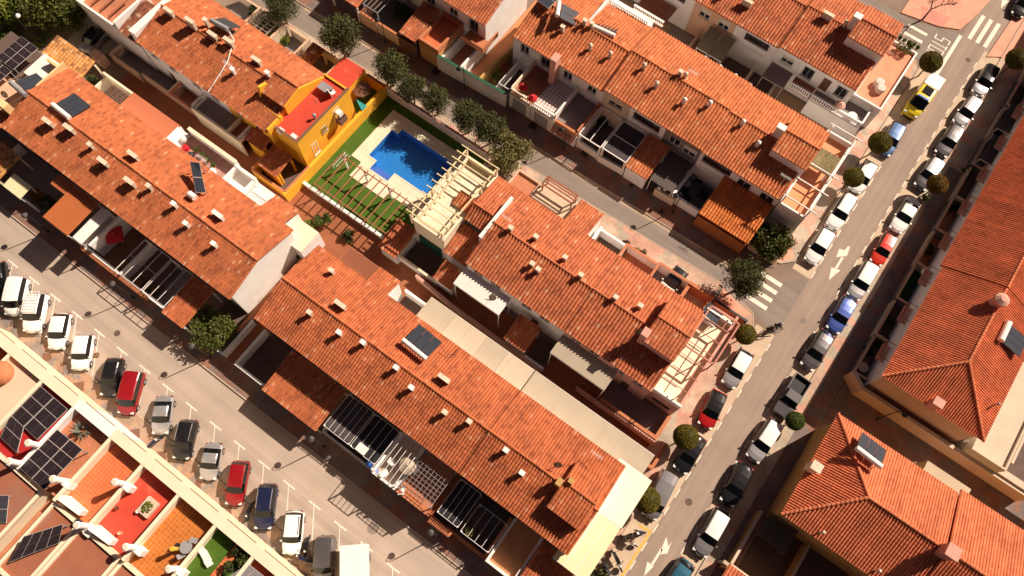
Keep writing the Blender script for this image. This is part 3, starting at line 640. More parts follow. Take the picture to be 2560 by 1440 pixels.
# ---- row DD (top, left of the side path of row D)
G = 'row of terraced houses cut by the top edge'
DD = []; xq = [-53.2, -46.8, -40.4, -34.1]
lq = ['at the top edge, third from its white gable', 'at the top edge above the planted dark patio', 'at the top edge ending in a white gable with potted plants']
for i in range(3):
    DD.append(house(xq[i], xq[i+1], 45.4, 50.0, 54.6, zE, zR, m_white, m_tC, .36, 'terraced house ' + lq[i], G, [('g', xq[i]+4.0, xq[i]+5.2, 3.2, 4.9), ('w', xq[i]+1.0, xq[i]+2.2, 3.6, 4.8)], gables=(0, .1 if i == 2 else 0)))
# ---- row E (top right)
G = 'row of terraced houses in the top right'
E = []; xe = [-34.0, -28.2, -22.4, -16.6, -11.0, -5.45, -2.5, 4.4]
le = ['hidden mostly by the top edge, first of its row', 'with the white balcony front at the top edge', 'with loggia and wide white balustrade terrace', 'with two shuttered windows over striped awnings', 'with the rounded loggia above the dark courtyard', 'set back narrow one beside the cracked party wall', 'at the street corner with white tower and terracotta roof terrace']
eop = [lambda a, b: [('w', a+1, a+2.2, 3.5, 4.9)], lambda a, b: [('w', a+.8, a+2.0, 3.5, 4.9), ('w', b-2.1, b-.9, 3.6, 4.9)], lambda a, b: [('l', a+1.6, b-1.2, 2.96, 5.0)],
       lambda a, b: [('s', a+.9, a+2.3, 3.5, 4.9), ('s', b-2.1, b-.7, 3.5, 4.9)], lambda a, b: [('l', a+1.4, b-1.0, 2.96, 5.0)], lambda a, b: [('s', a+.8, b-.6, 3.8, 4.9)], lambda a, b: [('g', a+.7, a+2.0, 3.4, 5.0), ('g', b-1.9, b-.6, 3.4, 5.0), ('d', a+3.2, a+4.2, 3.0, 5.0)]]
for i in range(7):
    E.append(house(xe[i], xe[i+1], 63.3, 69.2, 74.6, zE, zR, [m_white,m_white,m_white,m_peach,m_white,m_white,m_white][i], m_tC, .36, 'terraced house ' + le[i], G, eop[i](xe[i], xe[i+1]), dz=[0,0,0,0,0,.3,.3][i]))
put_chimneys(E, [((2073,35),'long'),((2117,53),'round'),((1870,2),'long'),((1812,-20),'box')])
# ================================================================ builders for yards, canopies and roofs
def cap_wall(g, a, b, z0, z1, w=.22):
    d = (Vector((b[0]-a[0], b[1]-a[1], 0))).normalized() * 0
    g.beam((a[0],a[1],(z0+z1)/2), (b[0],b[1],(z0+z1)/2), w, z1-z0)
def wall_run(label, pts, z1, m, w=.22, z0=0, cap=None, name='garden_wall', cat='wall', closed=False, group=None):
    """pts: world xy"""
    pts = [tuple(p[:2]) for p in pts]; xs = sum(p[0] for p in pts)/len(pts); ys = sum(p[1] for p in pts)/len(pts)
    T = Thing(name, label, cat, (xs, ys, z0), group); g = MB(); c = MB()
    for i, (a, b) in enumerate(zip(pts[:-1], pts[1:])):
        d = Vector((b[0]-a[0], b[1]-a[1])).normalized() * (w/2 - .002*(i+1)); e = .0015 * (i % 3)
        A_, B_ = (a[0]-d.x, a[1]-d.y), (b[0]+d.x, b[1]+d.y)
        cap_wall(g, A_, B_, z0, z1 + e, w - e); cap_wall(c, (A_[0]-d.x*.3, A_[1]-d.y*.3), (B_[0]+d.x*.3, B_[1]+d.y*.3), z1 + e + .001, z1 + .07 + e, w + .08 - e)
    T.part('wall', g, m); T.part('coping', c, cap or m)
    return T
def patio(label, x0, x1, y0, y1, fm, wm, walls, zf=.1, cap=None, w=.2, name='patio'):
    """walled yard: walls = {'S': h, 'N': h, 'E': h, 'W': h} heights above ground"""
    T = Thing(name, label, 'patio', ((x0+x1)/2, (y0+y1)/2, 0)); g = MB(); g.box(x0+.003, x1-.003, y0+.003, y1-.003, 0 if zf < 1 else zf - .25, zf); T.part('floor', g, fm)
    for k, h in walls.items():
        g = MB(); c = MB(); b0 = 0 if zf < 1 or k in 'S' else zf - .25
        q = {'S': (x0, x1, y0, y0+w), 'N': (x0, x1, y1-w, y1), 'W': (x0, x0+w, y0+w, y1-w), 'E': (x1-w, x1, y0+w, y1-w)}[k]
        g.box(q[0], q[1], q[2], q[3], b0, h); c.box(q[0]-.03, q[1]+.03, q[2]-.03, q[3]+.03, h, h+.06 + (.004 if k in 'SN' else 0))
        T.part('wall', g, wm); T.part('coping', c, cap or wm)
    return T
def posts(T, x0, x1, y0, y1, z, m, w=.12, zb=.0, inset=.1, name='post'):
    for x in (x0+inset, x1-inset):
        for y in (y0+inset, y1-inset):
            g = MB(); g.box(x-w/2, x+w/2, y-w/2, y+w/2, zb, z); T.part(name, g, m)
def tile_canopy(label, pts, zS, zN, tm=None, wave=.3, wm=None, wallS=False, group=None, amp=.045, box=None, axis='S', zb=0):
    x0, x1, y0, y1 = box or AR(pts, (zS+zN)/2)
    T = Thing('tiled_canopy', label, 'canopy', ((x0+x1)/2, (y0+y1)/2, 0), group)
    if axis == 'S': sl = ((x0,y0,zS),(x1,y0,zS),(x0,y1,zN),(x1,y1,zN))
    elif axis == 'E': sl = ((x1,y0,zS),(x1,y1,zS),(x0,y0,zN),(x0,y1,zN))
    else: sl = ((x0,y1,zS),(x0,y0,zS),(x1,y1,zN),(x1,y0,zN))
    tile_obj('roof', [sl], wave, tm or m_tB, T.e, T.o, amp=amp)
    z = min(zS, zN) - .16
    if wallS: g = MB(); g.box(x0+.15, x1-.15, y0+.2, y0+.42, zb, z); T.part('wall', g, wm or m_white)
    posts(T, x0, x1, y0+(.4 if wallS else 0), y1, z, wm or m_white, .2, zb, .2, 'pillar')
    g = MB(); g.box(x0+.1, x1-.1, y0+.1, y0+.24, z-.001, z+.12); T.part('beam', g, m_brown)
    return T
def pergola(label, pts, z, nx, ny, m, w=.08, post=True, z1=None, sheet=None, zb=0, box=None, frame=True, over=0, group=None, name='pergola', yw=None, pm=None, pw=.12):
    """nx bars parallel to x, ny bars parallel to y on a frame"""
    x0, x1, y0, y1 = box or AR(pts, z)
    T = Thing(name, label, 'pergola', ((x0+x1)/2, (y0+y1)/2, zb), group); z1 = z if z1 is None else z1
    zz = lambda y: z + (z1 - z) * (y - y0) / (y1 - y0)
    if frame:
        for a, b in (((x0,y0),(x1,y0)),((x0,y1),(x1,y1)),((x0,y0),(x0,y1)),((x1,y0),(x1,y1))):
            g = MB(); g.beam((a[0],a[1],zz(a[1])),(b[0],b[1],zz(b[1])),w*1.3,w*1.3); T.part('frame_beam', g, m)
    for i in range(nx):
        y = y0 + (y1-y0)*(i+(1 if frame else .0))/((nx+1) if frame else max(1,nx-1)); g = MB(); g.beam((x0-over,y,zz(y)+w*1.1),(x1+over,y,zz(y)+w*1.1),w,w); T.part('beam', g, m)
    for i in range(ny):
        x = x0 + (x1-x0)*(i+(1 if frame else .0))/((ny+1) if frame else max(1,ny-1)); g = MB(); g.beam((x,y0-over,zz(y0)+w*(1.1 if nx == 0 else 2.2)),(x,y1+over,zz(y1)+w*(1.1 if nx == 0 else 2.2)),yw or w,w); T.part('beam', g, m)
    if sheet:
        g = MB(); zs = -.03; g.add([(x0+.1,y0+.1,zz(y0)+zs),(x1-.1,y0+.1,zz(y0)+zs),(x1-.1,y1-.1,zz(y1)+zs),(x0+.1,y1-.1,zz(y1)+zs),(x0+.1,y0+.1,zz(y0)+zs-.02),(x1-.1,y0+.1,zz(y0)+zs-.02),(x1-.1,y1-.1,zz(y1)+zs-.02),(x0+.1,y1-.1,zz(y1)+zs-.02)], [(0,1,2,3),(7,6,5,4),(0,4,5,1),(1,5,6,2),(2,6,7,3),(3,7,4,0)]); T.part('shade_cloth', g, sheet)
    if post: posts(T, x0, x1, y0, y1, min(z, z1)-w*.6, pm or m, pw, zb, .07)
    T.box = (x0,x1,y0,y1); return T
def awning(label, pts, zS, zN, m, seams=0, th=.05, axis='y', posts_=True, seam_m=None, box=None, name='awning', group=None, m2=None, split=None):
    x0, x1, y0, y1 = box or AR(pts, (zS+zN)/2); T = Thing(name, label, 'awning', ((x0+x1)/2, (y0+y1)/2, 0), group)
    zf = lambda x, y: zS + (zN-zS)*(y-y0)/(y1-y0)
    def pan(a, b, mm): g = MB(); g.prism([(a,y0),(b,y0),(b,y1),(a,y1)], lambda x,y: zf(x,y)-th, zf); T.part('canvas', g, mm)
    if split:
        xs = [x0] + split + [x1]
        for i, (a, b) in enumerate(zip(xs[:-1], xs[1:])): pan(a+.01, b-.01, m2 if i % 2 and m2 else m)
    else: pan(x0, x1, m)
    for i in range(seams):
        x = x0 + (x1-x0)*(i+1)/(seams+1); g = MB(); g.prism([(x-.03,y0+.01),(x+.03,y0+.01),(x+.03,y1-.01),(x-.03,y1-.01)], lambda x,y: zf(x,y)+.001, lambda x,y: zf(x,y)+.02); T.part('seam', g, seam_m or m)
    for y, nm in ((y0, 'front_rail'), (y1, 'back_rail')): g = MB(); g.beam((x0,y,zf(0,y)-.10),(x1,y,zf(0,y)-.10),.08,.10); T.part(nm, g, m_wf)
    if posts_: posts(T, x0, x1, y0, y1, min(zS,zN)-.16, m_wf, .08, 0, .1)
    return T
def balustrade(T, a, b, z, h=.8, m=None, n=None):
    """row of turned balusters between rails, as parts of T"""
    m = m or m_wf; a = Vector((a[0],a[1],z)); b = Vector((b[0],b[1],z)); L = (b-a).length; n = n or max(2, int(L/.28)); d = (b-a)/n
    g = MB(); g.beam(a+Vector((0,0,.06)), b+Vector((0,0,.06)), .22, .12); g.beam(a+Vector((0,0,h)), b+Vector((0,0,h)), .24, .12); T.part('rail', g, m)
    g = MB()
    for i in range(n): p = a + d*(i+.5); g.lathe((p.x,p.y,z), [(.05,.12),(.09,.3),(.045,.5),(.07,h-.06)], 6)
    T.part('balusters', g, m)
def annex(label, x0, x1, y0, y1, z, wm, rm, par=.0, name='flat_annex', cat='annex', z0=0, pw=.2, cap=None, skip=''):
    """flat roofed block with optional parapet of height par"""
    T = Thing(name, label, cat, ((x0+x1)/2, (y0+y1)/2, z0)); g = MB(); g.box(x0, x1, y0, y1, z0, z-.1); T.part('wall', g, wm)
    g = MB(); g.box(x0+.004, x1-.004, y0+.004, y1-.004, z-.1, z); T.part('roof', g, rm)
    if par:
        for k, q in (('S',(x0,x1,y0,y0+pw)),('N',(x0,x1,y1-pw,y1)),('W',(x0,x0+pw,y0+pw,y1-pw)),('E',(x1-pw,x1,y0+pw,y1-pw))):
            if k in skip: continue
            g = MB(); g.box(*q, z, z+par); T.part('parapet', g, cap or wm)
    T.b = (x0,x1,y0,y1,z); return T
def parasol(label, px, z, r, m, n=8, sq=False, rot=0, pole=True, zb=0):
    w = W(px, z); T = Thing('parasol', label, 'parasol', (w.x, w.y, zb)); g = MB(); k = 4 if sq else n
    ring = [(w.x + r*math.cos(2*math.pi*i/k + rot), w.y + r*math.sin(2*math.pi*i/k + rot), z-.35) for i in range(k)]
    lo = [(a,b,c-.12) for a,b,c in ring]
    g.add([(w.x,w.y,z)] + ring + lo + [(w.x,w.y,z-.05)], [(0,1+i,1+(i+1)%k) for i in range(k)] + [(1+i,1+k+i,1+k+(i+1)%k,1+(i+1)%k) for i in range(k)] + [(1+2*k,1+k+(i+1)%k,1+k+i) for i in range(k)])
    T.part('canopy', g, m)
    g = MB(); g.cyl((w.x,w.y,zb),(w.x,w.y,z+.08),.03); T.part('pole', g, m_wf)
    g = MB()
    for i in range(k): g.beam((w.x,w.y,z-.12), (ring[i][0],ring[i][1],ring[i][2]-.03), .02,.02)
    T.part('ribs', g, m_gm)
    return T
def table(label, px, z, r=.5, m=None, round_=True, zf=.1):
    w = W(px, z); T = Thing('table', label, 'table', (w.x,w.y,zf)); g = MB()
    if round_: g.lathe((w.x,w.y,zf), [(r,.70),(r,.74)], 18)
    else: g.box(w.x-r, w.x+r, w.y-r*.65, w.y+r*.65, zf+.70, zf+.74)
    T.part('table_top', g, m or m_wf)
    for a in range(4): g = MB(); c, s_ = math.cos(a*math.pi/2+.78), math.sin(a*math.pi/2+.78); g.cyl((w.x+c*r*.6,w.y+s_*r*.5,zf),(w.x+c*r*.6,w.y+s_*r*.5,zf+.70),.025); T.part('leg', g, m or m_wf)
    return T
def chair(label, px, z=.5, ang=0, m=None, zf=.1, group=None, sc=1.0):
    w = W(px, z); T = Thing('chair', label, 'chair', (0,0,0), group); m = m or m_wf
    g = MB(); g.box(-.22,.22,-.22,.22,.42,.46); T.part('seat', g, m)
    g = MB(); g.add([(-.22,-.24,.47),(-.18,-.22,.47),(-.18,.22,.47),(-.22,.24,.47),(-.34,-.22,.88),(-.30,-.20,.88),(-.30,.20,.88),(-.34,.22,.88)], [(3,2,1,0),(4,5,6,7),(0,1,5,4),(1,2,6,5),(2,3,7,6),(3,0,4,7)]); T.part('backrest', g, m)
    for x in (-.19,.19):
        for y in (-.19,.19): g = MB(); g.cyl((x,y,0),(x,y,.42),.02); T.part('leg', g, m)
    T.e.location = (w.x,w.y,zf); T.e.rotation_euler = (0,0,ang); T.e.scale = (sc,)*3; return T
def pot(label, px, z, r=.25, m=None, zf=.1, plant=True, h=.4, group=None, pm=None):
    w = W(px, z); T = Thing('potted_plant', label, 'plant', (w.x,w.y,zf), group); g = MB(); g.lathe((w.x,w.y,zf), [(r*.7,0),(r,h),(r*.85,h),(r*.8,h-.06)], 12); T.part('pot', g, m or m_tcap)
    if plant: T.part('foliage', leaf_ball((w.x,w.y,zf+h+r*.8), (r*1.6,r*1.6,r*1.5), 160, .10), pm or m_leaf)
    return T
m_leaf = mat('leaf', (.085,.115,.018), .7, .35, 3, var2=.25, scale2=11); m_leafD = mat('leaf dark', (.05,.065,.012), .7, .3, 3, var2=.25, scale2=11)
m_leafO = mat('topiary leaf', (.17,.125,.012), .7, .25, 2.5, var2=.35, scale2=9); m_leafY = mat('leaf bright', (.15,.18,.02), .7, .3, 3, var2=.25, scale2=11); m_leafR = mat('leaf ochre', (.24,.12,.01), .7, .3, 3, var2=.3, scale2=9)
m_bark = mat('bark', (.12,.075,.05), .9, .2, 8); m_bough = mat('bare boughs', (.16,.09,.055), .9, .2, 8)
def leaf_ball(c, r, n, s, shell=.45, clump=0, seed=None, up=.2):
    """leaf-sized faces spread through an ellipsoid; clump > 0 gathers them into boughs"""
    rnd = np.random.RandomState(seed if seed is not None else random.randint(0, 99999))
    d = rnd.normal(size=(n,3)); d /= np.linalg.norm(d, axis=1)[:,None]; q = shell + (1-shell) * rnd.rand(n) ** .5
    if clump:
        k = rnd.normal(size=(clump,3)); k /= np.linalg.norm(k, axis=1)[:,None]; k *= (.42 + .42*rnd.rand(clump))[:,None]; idx = rnd.randint(0, clump, n)
        P = k[idx] + d * (.16 + .24*rnd.rand(n)[:,None]) * (.7+.5*rnd.rand(clump)[idx][:,None])
    else: P = d * q[:,None]
    P = P * np.array(r) + np.array(c)
    a = rnd.normal(size=(n,3)); a[:,2] += up*0; a /= np.linalg.norm(a, axis=1)[:,None]; b = np.cross(a, rnd.normal(size=(n,3))); b /= np.linalg.norm(b, axis=1)[:,None]
    sz = s * (.6 + .8*rnd.rand(n))[:,None]
    V = np.stack([P - a*sz, P + b*sz*.55, P + a*sz, P - b*sz*.55], 1).reshape(-1,3)
    g = MB(); g.v = [tuple(v) for v in V.tolist()]; g.f = [(4*i,4*i+1,4*i+2,4*i+3) for i in range(n)]; g.m = [0]*n
    return g
def solar_heater(label, px, zbase, wx=2.1, dy=1.9, tank=m_awnw, ang=0.0, pan=3, ztop=1.3, r=.27):
    """thermosiphon heater: tank on the high side, collector falling away from it (local +y)"""
    w = W(px, zbase + ztop); T = Thing('solar_water_heater', label, 'solar heater', (0,0,0))
    g = MB(); g.cyl((-wx/2,0,ztop),(wx/2,0,ztop),r,n=18); g.cyl((-wx/2-.04,0,ztop),(-wx/2,0,ztop),r*.8,n=18); g.cyl((wx/2,0,ztop),(wx/2+.04,0,ztop),r*.8,n=18); T.part('tank', g, tank, smooth=False)
    z0, z1 = ztop - .25, .15; y0, y1 = .34, .34 + dy; n_ = Vector((0, z0-z1, y1-y0)).normalized() * .05
    for i in range(pan):
        a = -wx/2 + wx*i/pan + .02; b = -wx/2 + wx*(i+1)/pan - .02
        q = [Vector(p) for p in ((a,y0,z0),(b,y0,z0),(b,y1,z1),(a,y1,z1))]
        g = MB(); g.add([tuple(p) for p in q] + [tuple(p+n_*1.4) for p in q], [(0,1,2,3),(7,6,5,4),(0,4,5,1),(1,5,6,2),(2,6,7,3),(3,7,4,0)]); T.part('collector', g, m_coll)
    for x in (-wx/2+.15, wx/2-.15):
        g = MB(); g.beam((x,0,ztop-r),(x,-.05,-.3),.05,.05); g.beam((x,-.05,.1),(x,y1,.05),.05,.05); g.beam((x,0,ztop-r),(x,y1*.6,z1+.2),.04,.04); T.part('stand', g, m_gm)
    T.e.location = (w.x, w.y, zbase); T.e.rotation_euler = (0,0,ang); return T
m_coll = mat('collector glass', (.045,.05,.065), .18, .05, 1, spec=.7)
def pv(label, quad, nu, nv, m=None, th=.05, sub=True, legs=0.0):
    """photovoltaic array: quad = 4 world corners, nu x nv modules"""
    T = Thing('solar_panel_array', label, 'solar panels', tuple(sum((Vector(q) for q in quad), Vector())/4)); a, b, c, d = [Vector(q) for q in quad]; n = (b-a).cross(d-a).normalized()
    if n.z < 0: n = -n
    P = lambda u, v: (a*(1-u) + b*u)*(1-v) + (d*(1-u) + c*u)*v
    for i in range(nu):
        for j in range(nv):
            e = .012; q = [P((i+e)/nu,(j+e)/nv), P((i+1-e)/nu,(j+e)/nv), P((i+1-e)/nu,(j+1-e)/nv), P((i+e)/nu,(j+1-e)/nv)]
            g = MB(); g.add([p for p in q]+[p-n*th for p in q], [(0,1,2,3),(7,6,5,4),(0,4,5,1),(1,5,6,2),(2,6,7,3),(3,7,4,0)]); mo = T.part('module_frame', g, m_al)
            qq = [q[0]*.5 for _ in ()]
            cc = sum(q, Vector())/4; g = MB(); q2 = [cc + (p-cc)*.965 + n*.006 for p in q]; g.add(q2, [(0,1,2,3)]); T.part('cells', g, m or m_cell, parent=mo)
            if sub:
                g = MB(); long_u = (q2[1]-q2[0]).length > (q2[3]-q2[0]).length
                for k in range(1, 10):
                    s_ = k/10; p0, p1 = (q2[0].lerp(q2[1], s_), q2[3].lerp(q2[2], s_)) if not long_u else (q2[0].lerp(q2[3], s_), q2[1].lerp(q2[2], s_))
                    g.beam(p0+n*.004, p1+n*.004, .014, .004, up=n)
                s0 = (q2[0].lerp(q2[3], .5), q2[1].lerp(q2[2], .5)) if not long_u else (q2[0].lerp(q2[1], .5), q2[3].lerp(q2[2], .5)); g.beam(s0[0]+n*.005, s0[1]+n*.005, .03, .004, up=n)
                T.part('cell_lines', g, m_line, parent=mo)
    if legs:
        for q in quad: g = MB(); q = Vector(q); q = q + (sum((Vector(v) for v in quad), Vector())/4 - q)*.1; g.box(q.x-.04,q.x+.04,q.y-.04,q.y+.04,legs,q.z-th); T.part('leg', g, m_gm)
    return T
m_cell = mat('solar cell', (.018,.012,.016), .25, .1, 1, spec=.5); m_al = mat('aluminium', (.55,.50,.47), .4, .03, 2); m_line = mat('cell line', (.10,.07,.075), .4, 0)

# ================================================================ yellow house by the pool
T = Thing('yellow_house', 'yellow house with flat red roof terrace beside the pool lawn', 'house', (-42.3, 25, 0))
g = MB(); g.box(-44.19, -40.75, 21.2, 29.6, 0, 5.5); T.part('wall', g, m_yel)
g = MB(); g.box(-44.1, -40.95, 21.4, 29.4, 5.5, 5.56); T.part('roof', g, m_red)
for q in ((-40.95,-40.74,21.19,29.61),(-44.19,-40.95,21.19,21.4),(-44.19,-40.95,29.4,29.61),(-44.4,-44.19,20.4,23.2)):
    g = MB(); g.box(*q, 5.5, 5.78); T.part('parapet', g, m_yel)
for q in ((-41.0,-40.68,21.15,29.65),(-44.2,-41.0,21.13,21.42)):
    g = MB(); g.box(*q, 5.78, 5.84); T.part('coping', g, m_ironR)
# cross gable rising through the tiled roof next door
g = MB(); x0, x1, ya, yr, yb = -47.3, -43.9, 23.3, 25.7, 29.2
g.add([(x0,ya,5.6),(x1,ya,5.6),(x1,yb,5.4),(x0,yb,5.4),(x0,ya,7.0),(x1,ya,7.0),(x1,yb,5.75),(x0,yb,5.75),(x0,yr,7.55),(x1,yr,7.55)], [(0,3,2,1),(0,1,5,4),(2,3,7,6),(1,2,6,9,5),(3,0,4,8,7),(4,5,9,8),(6,7,8,9)]); T.part('dormer_wall', g, m_yel)
tile_obj('dormer_roof', [((x0,ya-.1,7.08),(x1-.15,ya-.1,7.08),(x0,yr,7.68),(x1-.15,yr,7.68)), ((x1-.15,yb+.1,5.75),(x0,yb+.1,5.75),(x1-.15,yr,7.68),(x0,yr,7.68))], .27, m_tA, T.e, T.o, [((x0,yr,7.7),(x1-.15,yr,7.7))])
g = MB(); g.add([(-47.35,22.6,5.6),(-47.05,22.6,5.6),(-47.05,24.2,5.6),(-47.35,24.2,5.6),(-47.35,23.2,7.9),(-47.05,23.2,7.9),(-47.05,24.2,7.5),(-47.35,24.2,7.5)], [(3,2,1,0),(4,5,6,7),(0,1,5,4),(1,2,6,5),(2,3,7,6),(3,0,4,7)]); T.part('buttress', g, m_yel)
g = MB(); g.box(-45.9,-43.88,22.2,22.5,5.0,6.3); g.box(-44.2,-43.9,20.4,22.4,5.0,6.2); T.part('parapet', g, m_yel)
for a, b, z0, z1, l in ((24.6,25.3,3.2,4.2,None),(22.6,23.4,1.2,3.3,None)):
    window(T, a, b, z0, z1, -40.75, 'g' if z0 > 2 else 'w', axis='y', out=1)
g = MB(); g.box(-40.7,-39.9,26.6,27.7,2.9,3.0); g.box(-39.95,-39.88,26.6,27.7,3.0,3.9); g.box(-40.7,-39.95,26.6,26.67,3.0,3.9); g.box(-40.7,-39.95,27.63,27.7,3.0,3.9); T.part('balcony', g, m_ironR)
window(T, 26.7, 27.6, 3.1, 5.0, -40.75, 'w', axis='y', out=1)
g = MB(); g.box(-40.7,-40.1,26.9,27.5,4.6,4.65); g.box(-40.12,-40.06,26.9,27.5,4.05,4.65); T.part('awning', g, m_awnw)
for p in [((785,288),.35)]:
    w = W(p[0], 6.2); g = MB(); g.lathe((w.x,w.y,5.56), [(.10,0),(.10,.5),(.22,.55),(.20,.75),(.05,.85)], 8); T.part('vent', g, m_gm)
g = MB(); g.tube([(-43.0+.3*i, 26.5-.1*i, 5.6) for i in range(3)], .03); T.part('pipe', g, m_gm)
for l, p in (('white crate on the red roof terrace, nearest the corner', (733,340)), ('small white and yellow box by the edge of the red terrace', (701,325))):
    w = W(p, 5.8); g = MB(); g.box(w.x-.35,w.x+.35,w.y-.3,w.y+.3,5.57,5.75); g.box(w.x-.30,w.x+.0,w.y-.25,w.y+.2,5.751,5.80); single('crate', l, 'crate', g, m_awnw)
table('dark table under the stair wall of the red terrace', (812,218), 6.3, .75, m_gm, False, zf=5.56)
chair('dark wicker chair at the dark table on the red terrace', (826,225), 6.0, 2.4, m_dk, zf=5.56); chair('white padded chair on the red roof terrace', (832,232), 6.0, 1.2, m_wf, zf=5.56, sc=1.25)
tile_canopy('shaded tile porch roof between the yellow walls', None, 3.2, 4.0, m_tB, .3, m_yel, box=(-47.2,-44.6,18.9,21.9), wallS=True)
tile_canopy('small tile lean-to below the yellow front wall', None, 2.5, 3.1, m_tB, .3, m_yel, box=(-44.3,-41.6,17.6,20.4), wallS=True)
patio('narrow yellow walled yard under the yellow house front', -44.9, -39.9, 16.9, 21.1, m_dark, m_yel, {'S':1.7,'E':1.9,'W':1.9}, cap=m_tcap)
wall_run('yellow garden wall along the pool lawn', [(-39.95,16.9),(-39.95,34.4)], 1.8, m_yel, .28, cap=m_yel)
annex('small red roofed garage at the street behind the yellow house', -45.6, -42.5, 30.8, 33.9, 3.0, m_yel, m_red)
wall_run('tile capped yard wall behind the yellow house, by the street', [(-42.4,34.0),(-40.0,34.0)], 2.0, m_yel, .3, cap=m_tcap)
g = MB(); g.box(-42.4,-40.2,30.2,33.8,.06,.10); single('small_lawn', 'patch of grass in the yellow house back yard', 'lawn', g, m_turf)
pts = [W((890,248),2.4), W((918,265),2.2), W((905,277),2.0)]; g = MB(); g.add([tuple(p) for p in pts]+[(p.x,p.y,p.z-.03) for p in pts], [(0,1,2),(5,4,3),(0,3,4,1),(1,4,5,2),(2,5,3,0)]); single('shade_sail', 'turquoise shade sail in the yellow house back yard', 'shade sail', g, m_teal)
parasol('small rust coloured parasol in the yellow house back yard', (903,218), 2.4, 1.1, m_ironR, zb=.1)

# ================================================================ pool garden
wall_run('long white panelled wall between the pool lawn and the middle street', [(-39.8,34.2),(-25.2,34.2)], 1.7, mat('dull white wall', (.62,.54,.50), .85, .08, 2), .2, cap=m_pinkw)  # even dull white, darker than the white render
wall_run('low white curb wall between pool lawn and alley', [(-39.7,19.4),(-34.0,19.45),(-27.5,19.5)], .7, m_white, .26)
T = pergola('red brown timber pergola over the pool lawn with white curved posts', [(858,418),(793,490),(1037,547),(960,600)], 2.6, 0, 12, m_wood, .10, False, box=(-37.7,-27.7,19.55,23.9), frame=False, over=.25)
for y in (19.5,): g = MB(); g.beam((-37.7,y,2.6),(-27.7,y,2.6),.10,.14); T.part('plate', g, m_wood)
g = MB(); g.beam((-37.8,23.9,2.6),(-26.6,23.9,2.6),.10,.14); T.part('plate', g, m_wood)
for x in (-37.4,-34.4,-31.0,-28.0): g = MB(); g.cyl((x,23.9,.06),(x,23.9,2.5),.13,n=10); g.beam((x,23.9,1.6),(x+.5,23.9,2.5),.16,.16); T.part('post', g, m_white)
for x in (-37.4,-34.4,-31.0,-28.0): g = MB(); g.cyl((x,19.5,.7),(x,19.5,2.5),.08,n=8); T.part('post', g, m_wood)
g = MB()
for i in range(6): x = -37.9 + i*.42; g.beam((x+.8,23.2+i*.0,1.9),(x+.8,25.2,1.9),.03,.02)
T = Thing('clothes_line', 'thin white drying lines at the end of the pool pergola', 'clothes line', (-38,24,0)); g = MB()
for i in range(3): g.beam((-38.4+i*.35,22.9,1.0),(-38.4+i*.35,25.0,1.0),.04,.04)
T.part('lines', g, m_wf); g = MB(); g.box(-38.6,-38.54,22.9,22.96,.06,1.02); g.box(-38.6,-38.54,24.9,24.96,.06,1.02); T.part('post', g, m_wf)
T = tile_canopy('open slatted tile roof over the shed at the pergola end', None, 2.5, 2.9, m_tB, .38, m_white, box=(-27.7,-25.3,17.9,21.5), wallS=True)
wall_run('white wall with terracotta coping between slatted roof and tower', [(-27.9,21.6),(-25.4,21.7)], 2.2, m_white, .3, cap=m_tcap)

# ================================================================ pale timber roof terrace tower
T = Thing('terrace_tower', 'cream block with pale yellow timber pergola above the pool corner', 'building', (-23.6, 26, 0))
g = MB(); g.box(-25.45,-21.5,21.6,31.0,0,4.6); T.part('wall', g, m_cream)
g = MB(); g.box(-25.3,-21.65,21.75,30.85,4.6,4.66); T.part('terrace_floor', g, m_deck)
for q in ((-25.45,-25.2,21.6,31.0),(-21.75,-21.5,21.6,24.8),(-21.75,-21.5,29.2,31.0),(-25.2,-21.75,21.6,21.85),(-25.2,-21.75,30.75,31.0)): g = MB(); g.box(*q,4.6,5.5); T.part('parapet', g, m_cream)
tile_obj('small_roof', [((-23.6,25.7,4.9),(-21.6,25.7,4.9),(-23.6,27.3,5.5),(-21.6,27.3,5.5))], .33, m_tD, T.e, T.o)
for x in (-25.6,-21.7): g = MB(); g.beam((x,21.4,6.6),(x,31.2,6.6),.13,.16); T.part('plate', g, m_ywood)
for i in range(12):
    y = 21.7 + i*.85; x1 = -21.4 if i < 5 or i > 8 else -23.7; x1 = -21.4 if i in (0,1,2,3,8,9,10,11) else -23.9; g = MB(); g.beam((-26.3,y,6.75),(x1,y,6.75),.10,.13); T.part('rafter', g, m_ywood)
for p in ((-25.6,21.6),(-25.6,25.1),(-25.6,30.9),(-21.7,21.6),(-21.7,30.9),(-25.6,27.6),(-21.7,28.2)): g = MB(); g.box(p[0]-.13,p[0]+.13,p[1]-.13,p[1]+.13,4.66,6.52); T.part('post', g, m_cream)
g = MB(); g.box(-24.9,-22.0,21.45,21.6,.5,2.6); T.part('garage_door', g, mat('deep green door', (.01,.06,.04), .6, .1))
patio('dark yard with green mat below the cream tower', -25.6, -20.4, 18.6, 21.5, m_dark, m_white, {'S':1.3,'W':1.5}, cap=m_cream)
# first narrow tiled house between tower and row C
c0 = house(-21.45, -18.35, 24.9, 26.6, 31.0, 5.3, 6.2, m_white, m_tC, .36, 'narrow tiled house between the cream tower and the long row', None, [], name='tiled_house', back=False)
tile_canopy('sunken tile roof behind the cream tower, in shade', None, 3.6, 4.4, m_tC, .36, m_white, box=(-21.4,-18.4,21.2,24.8), wallS=True)
wall_run('white stepped fire wall crossing the narrow tiled roof', [(-18.4,23.8),(-18.4,29.0)], 6.9, m_white, .28, z0=5.0)
tile_canopy('dark tile porch left of the long white awning', None, 2.6, 3.2, m_tC, .30, m_white, box=(-20.8,-18.4,18.5,20.8), wallS=True)

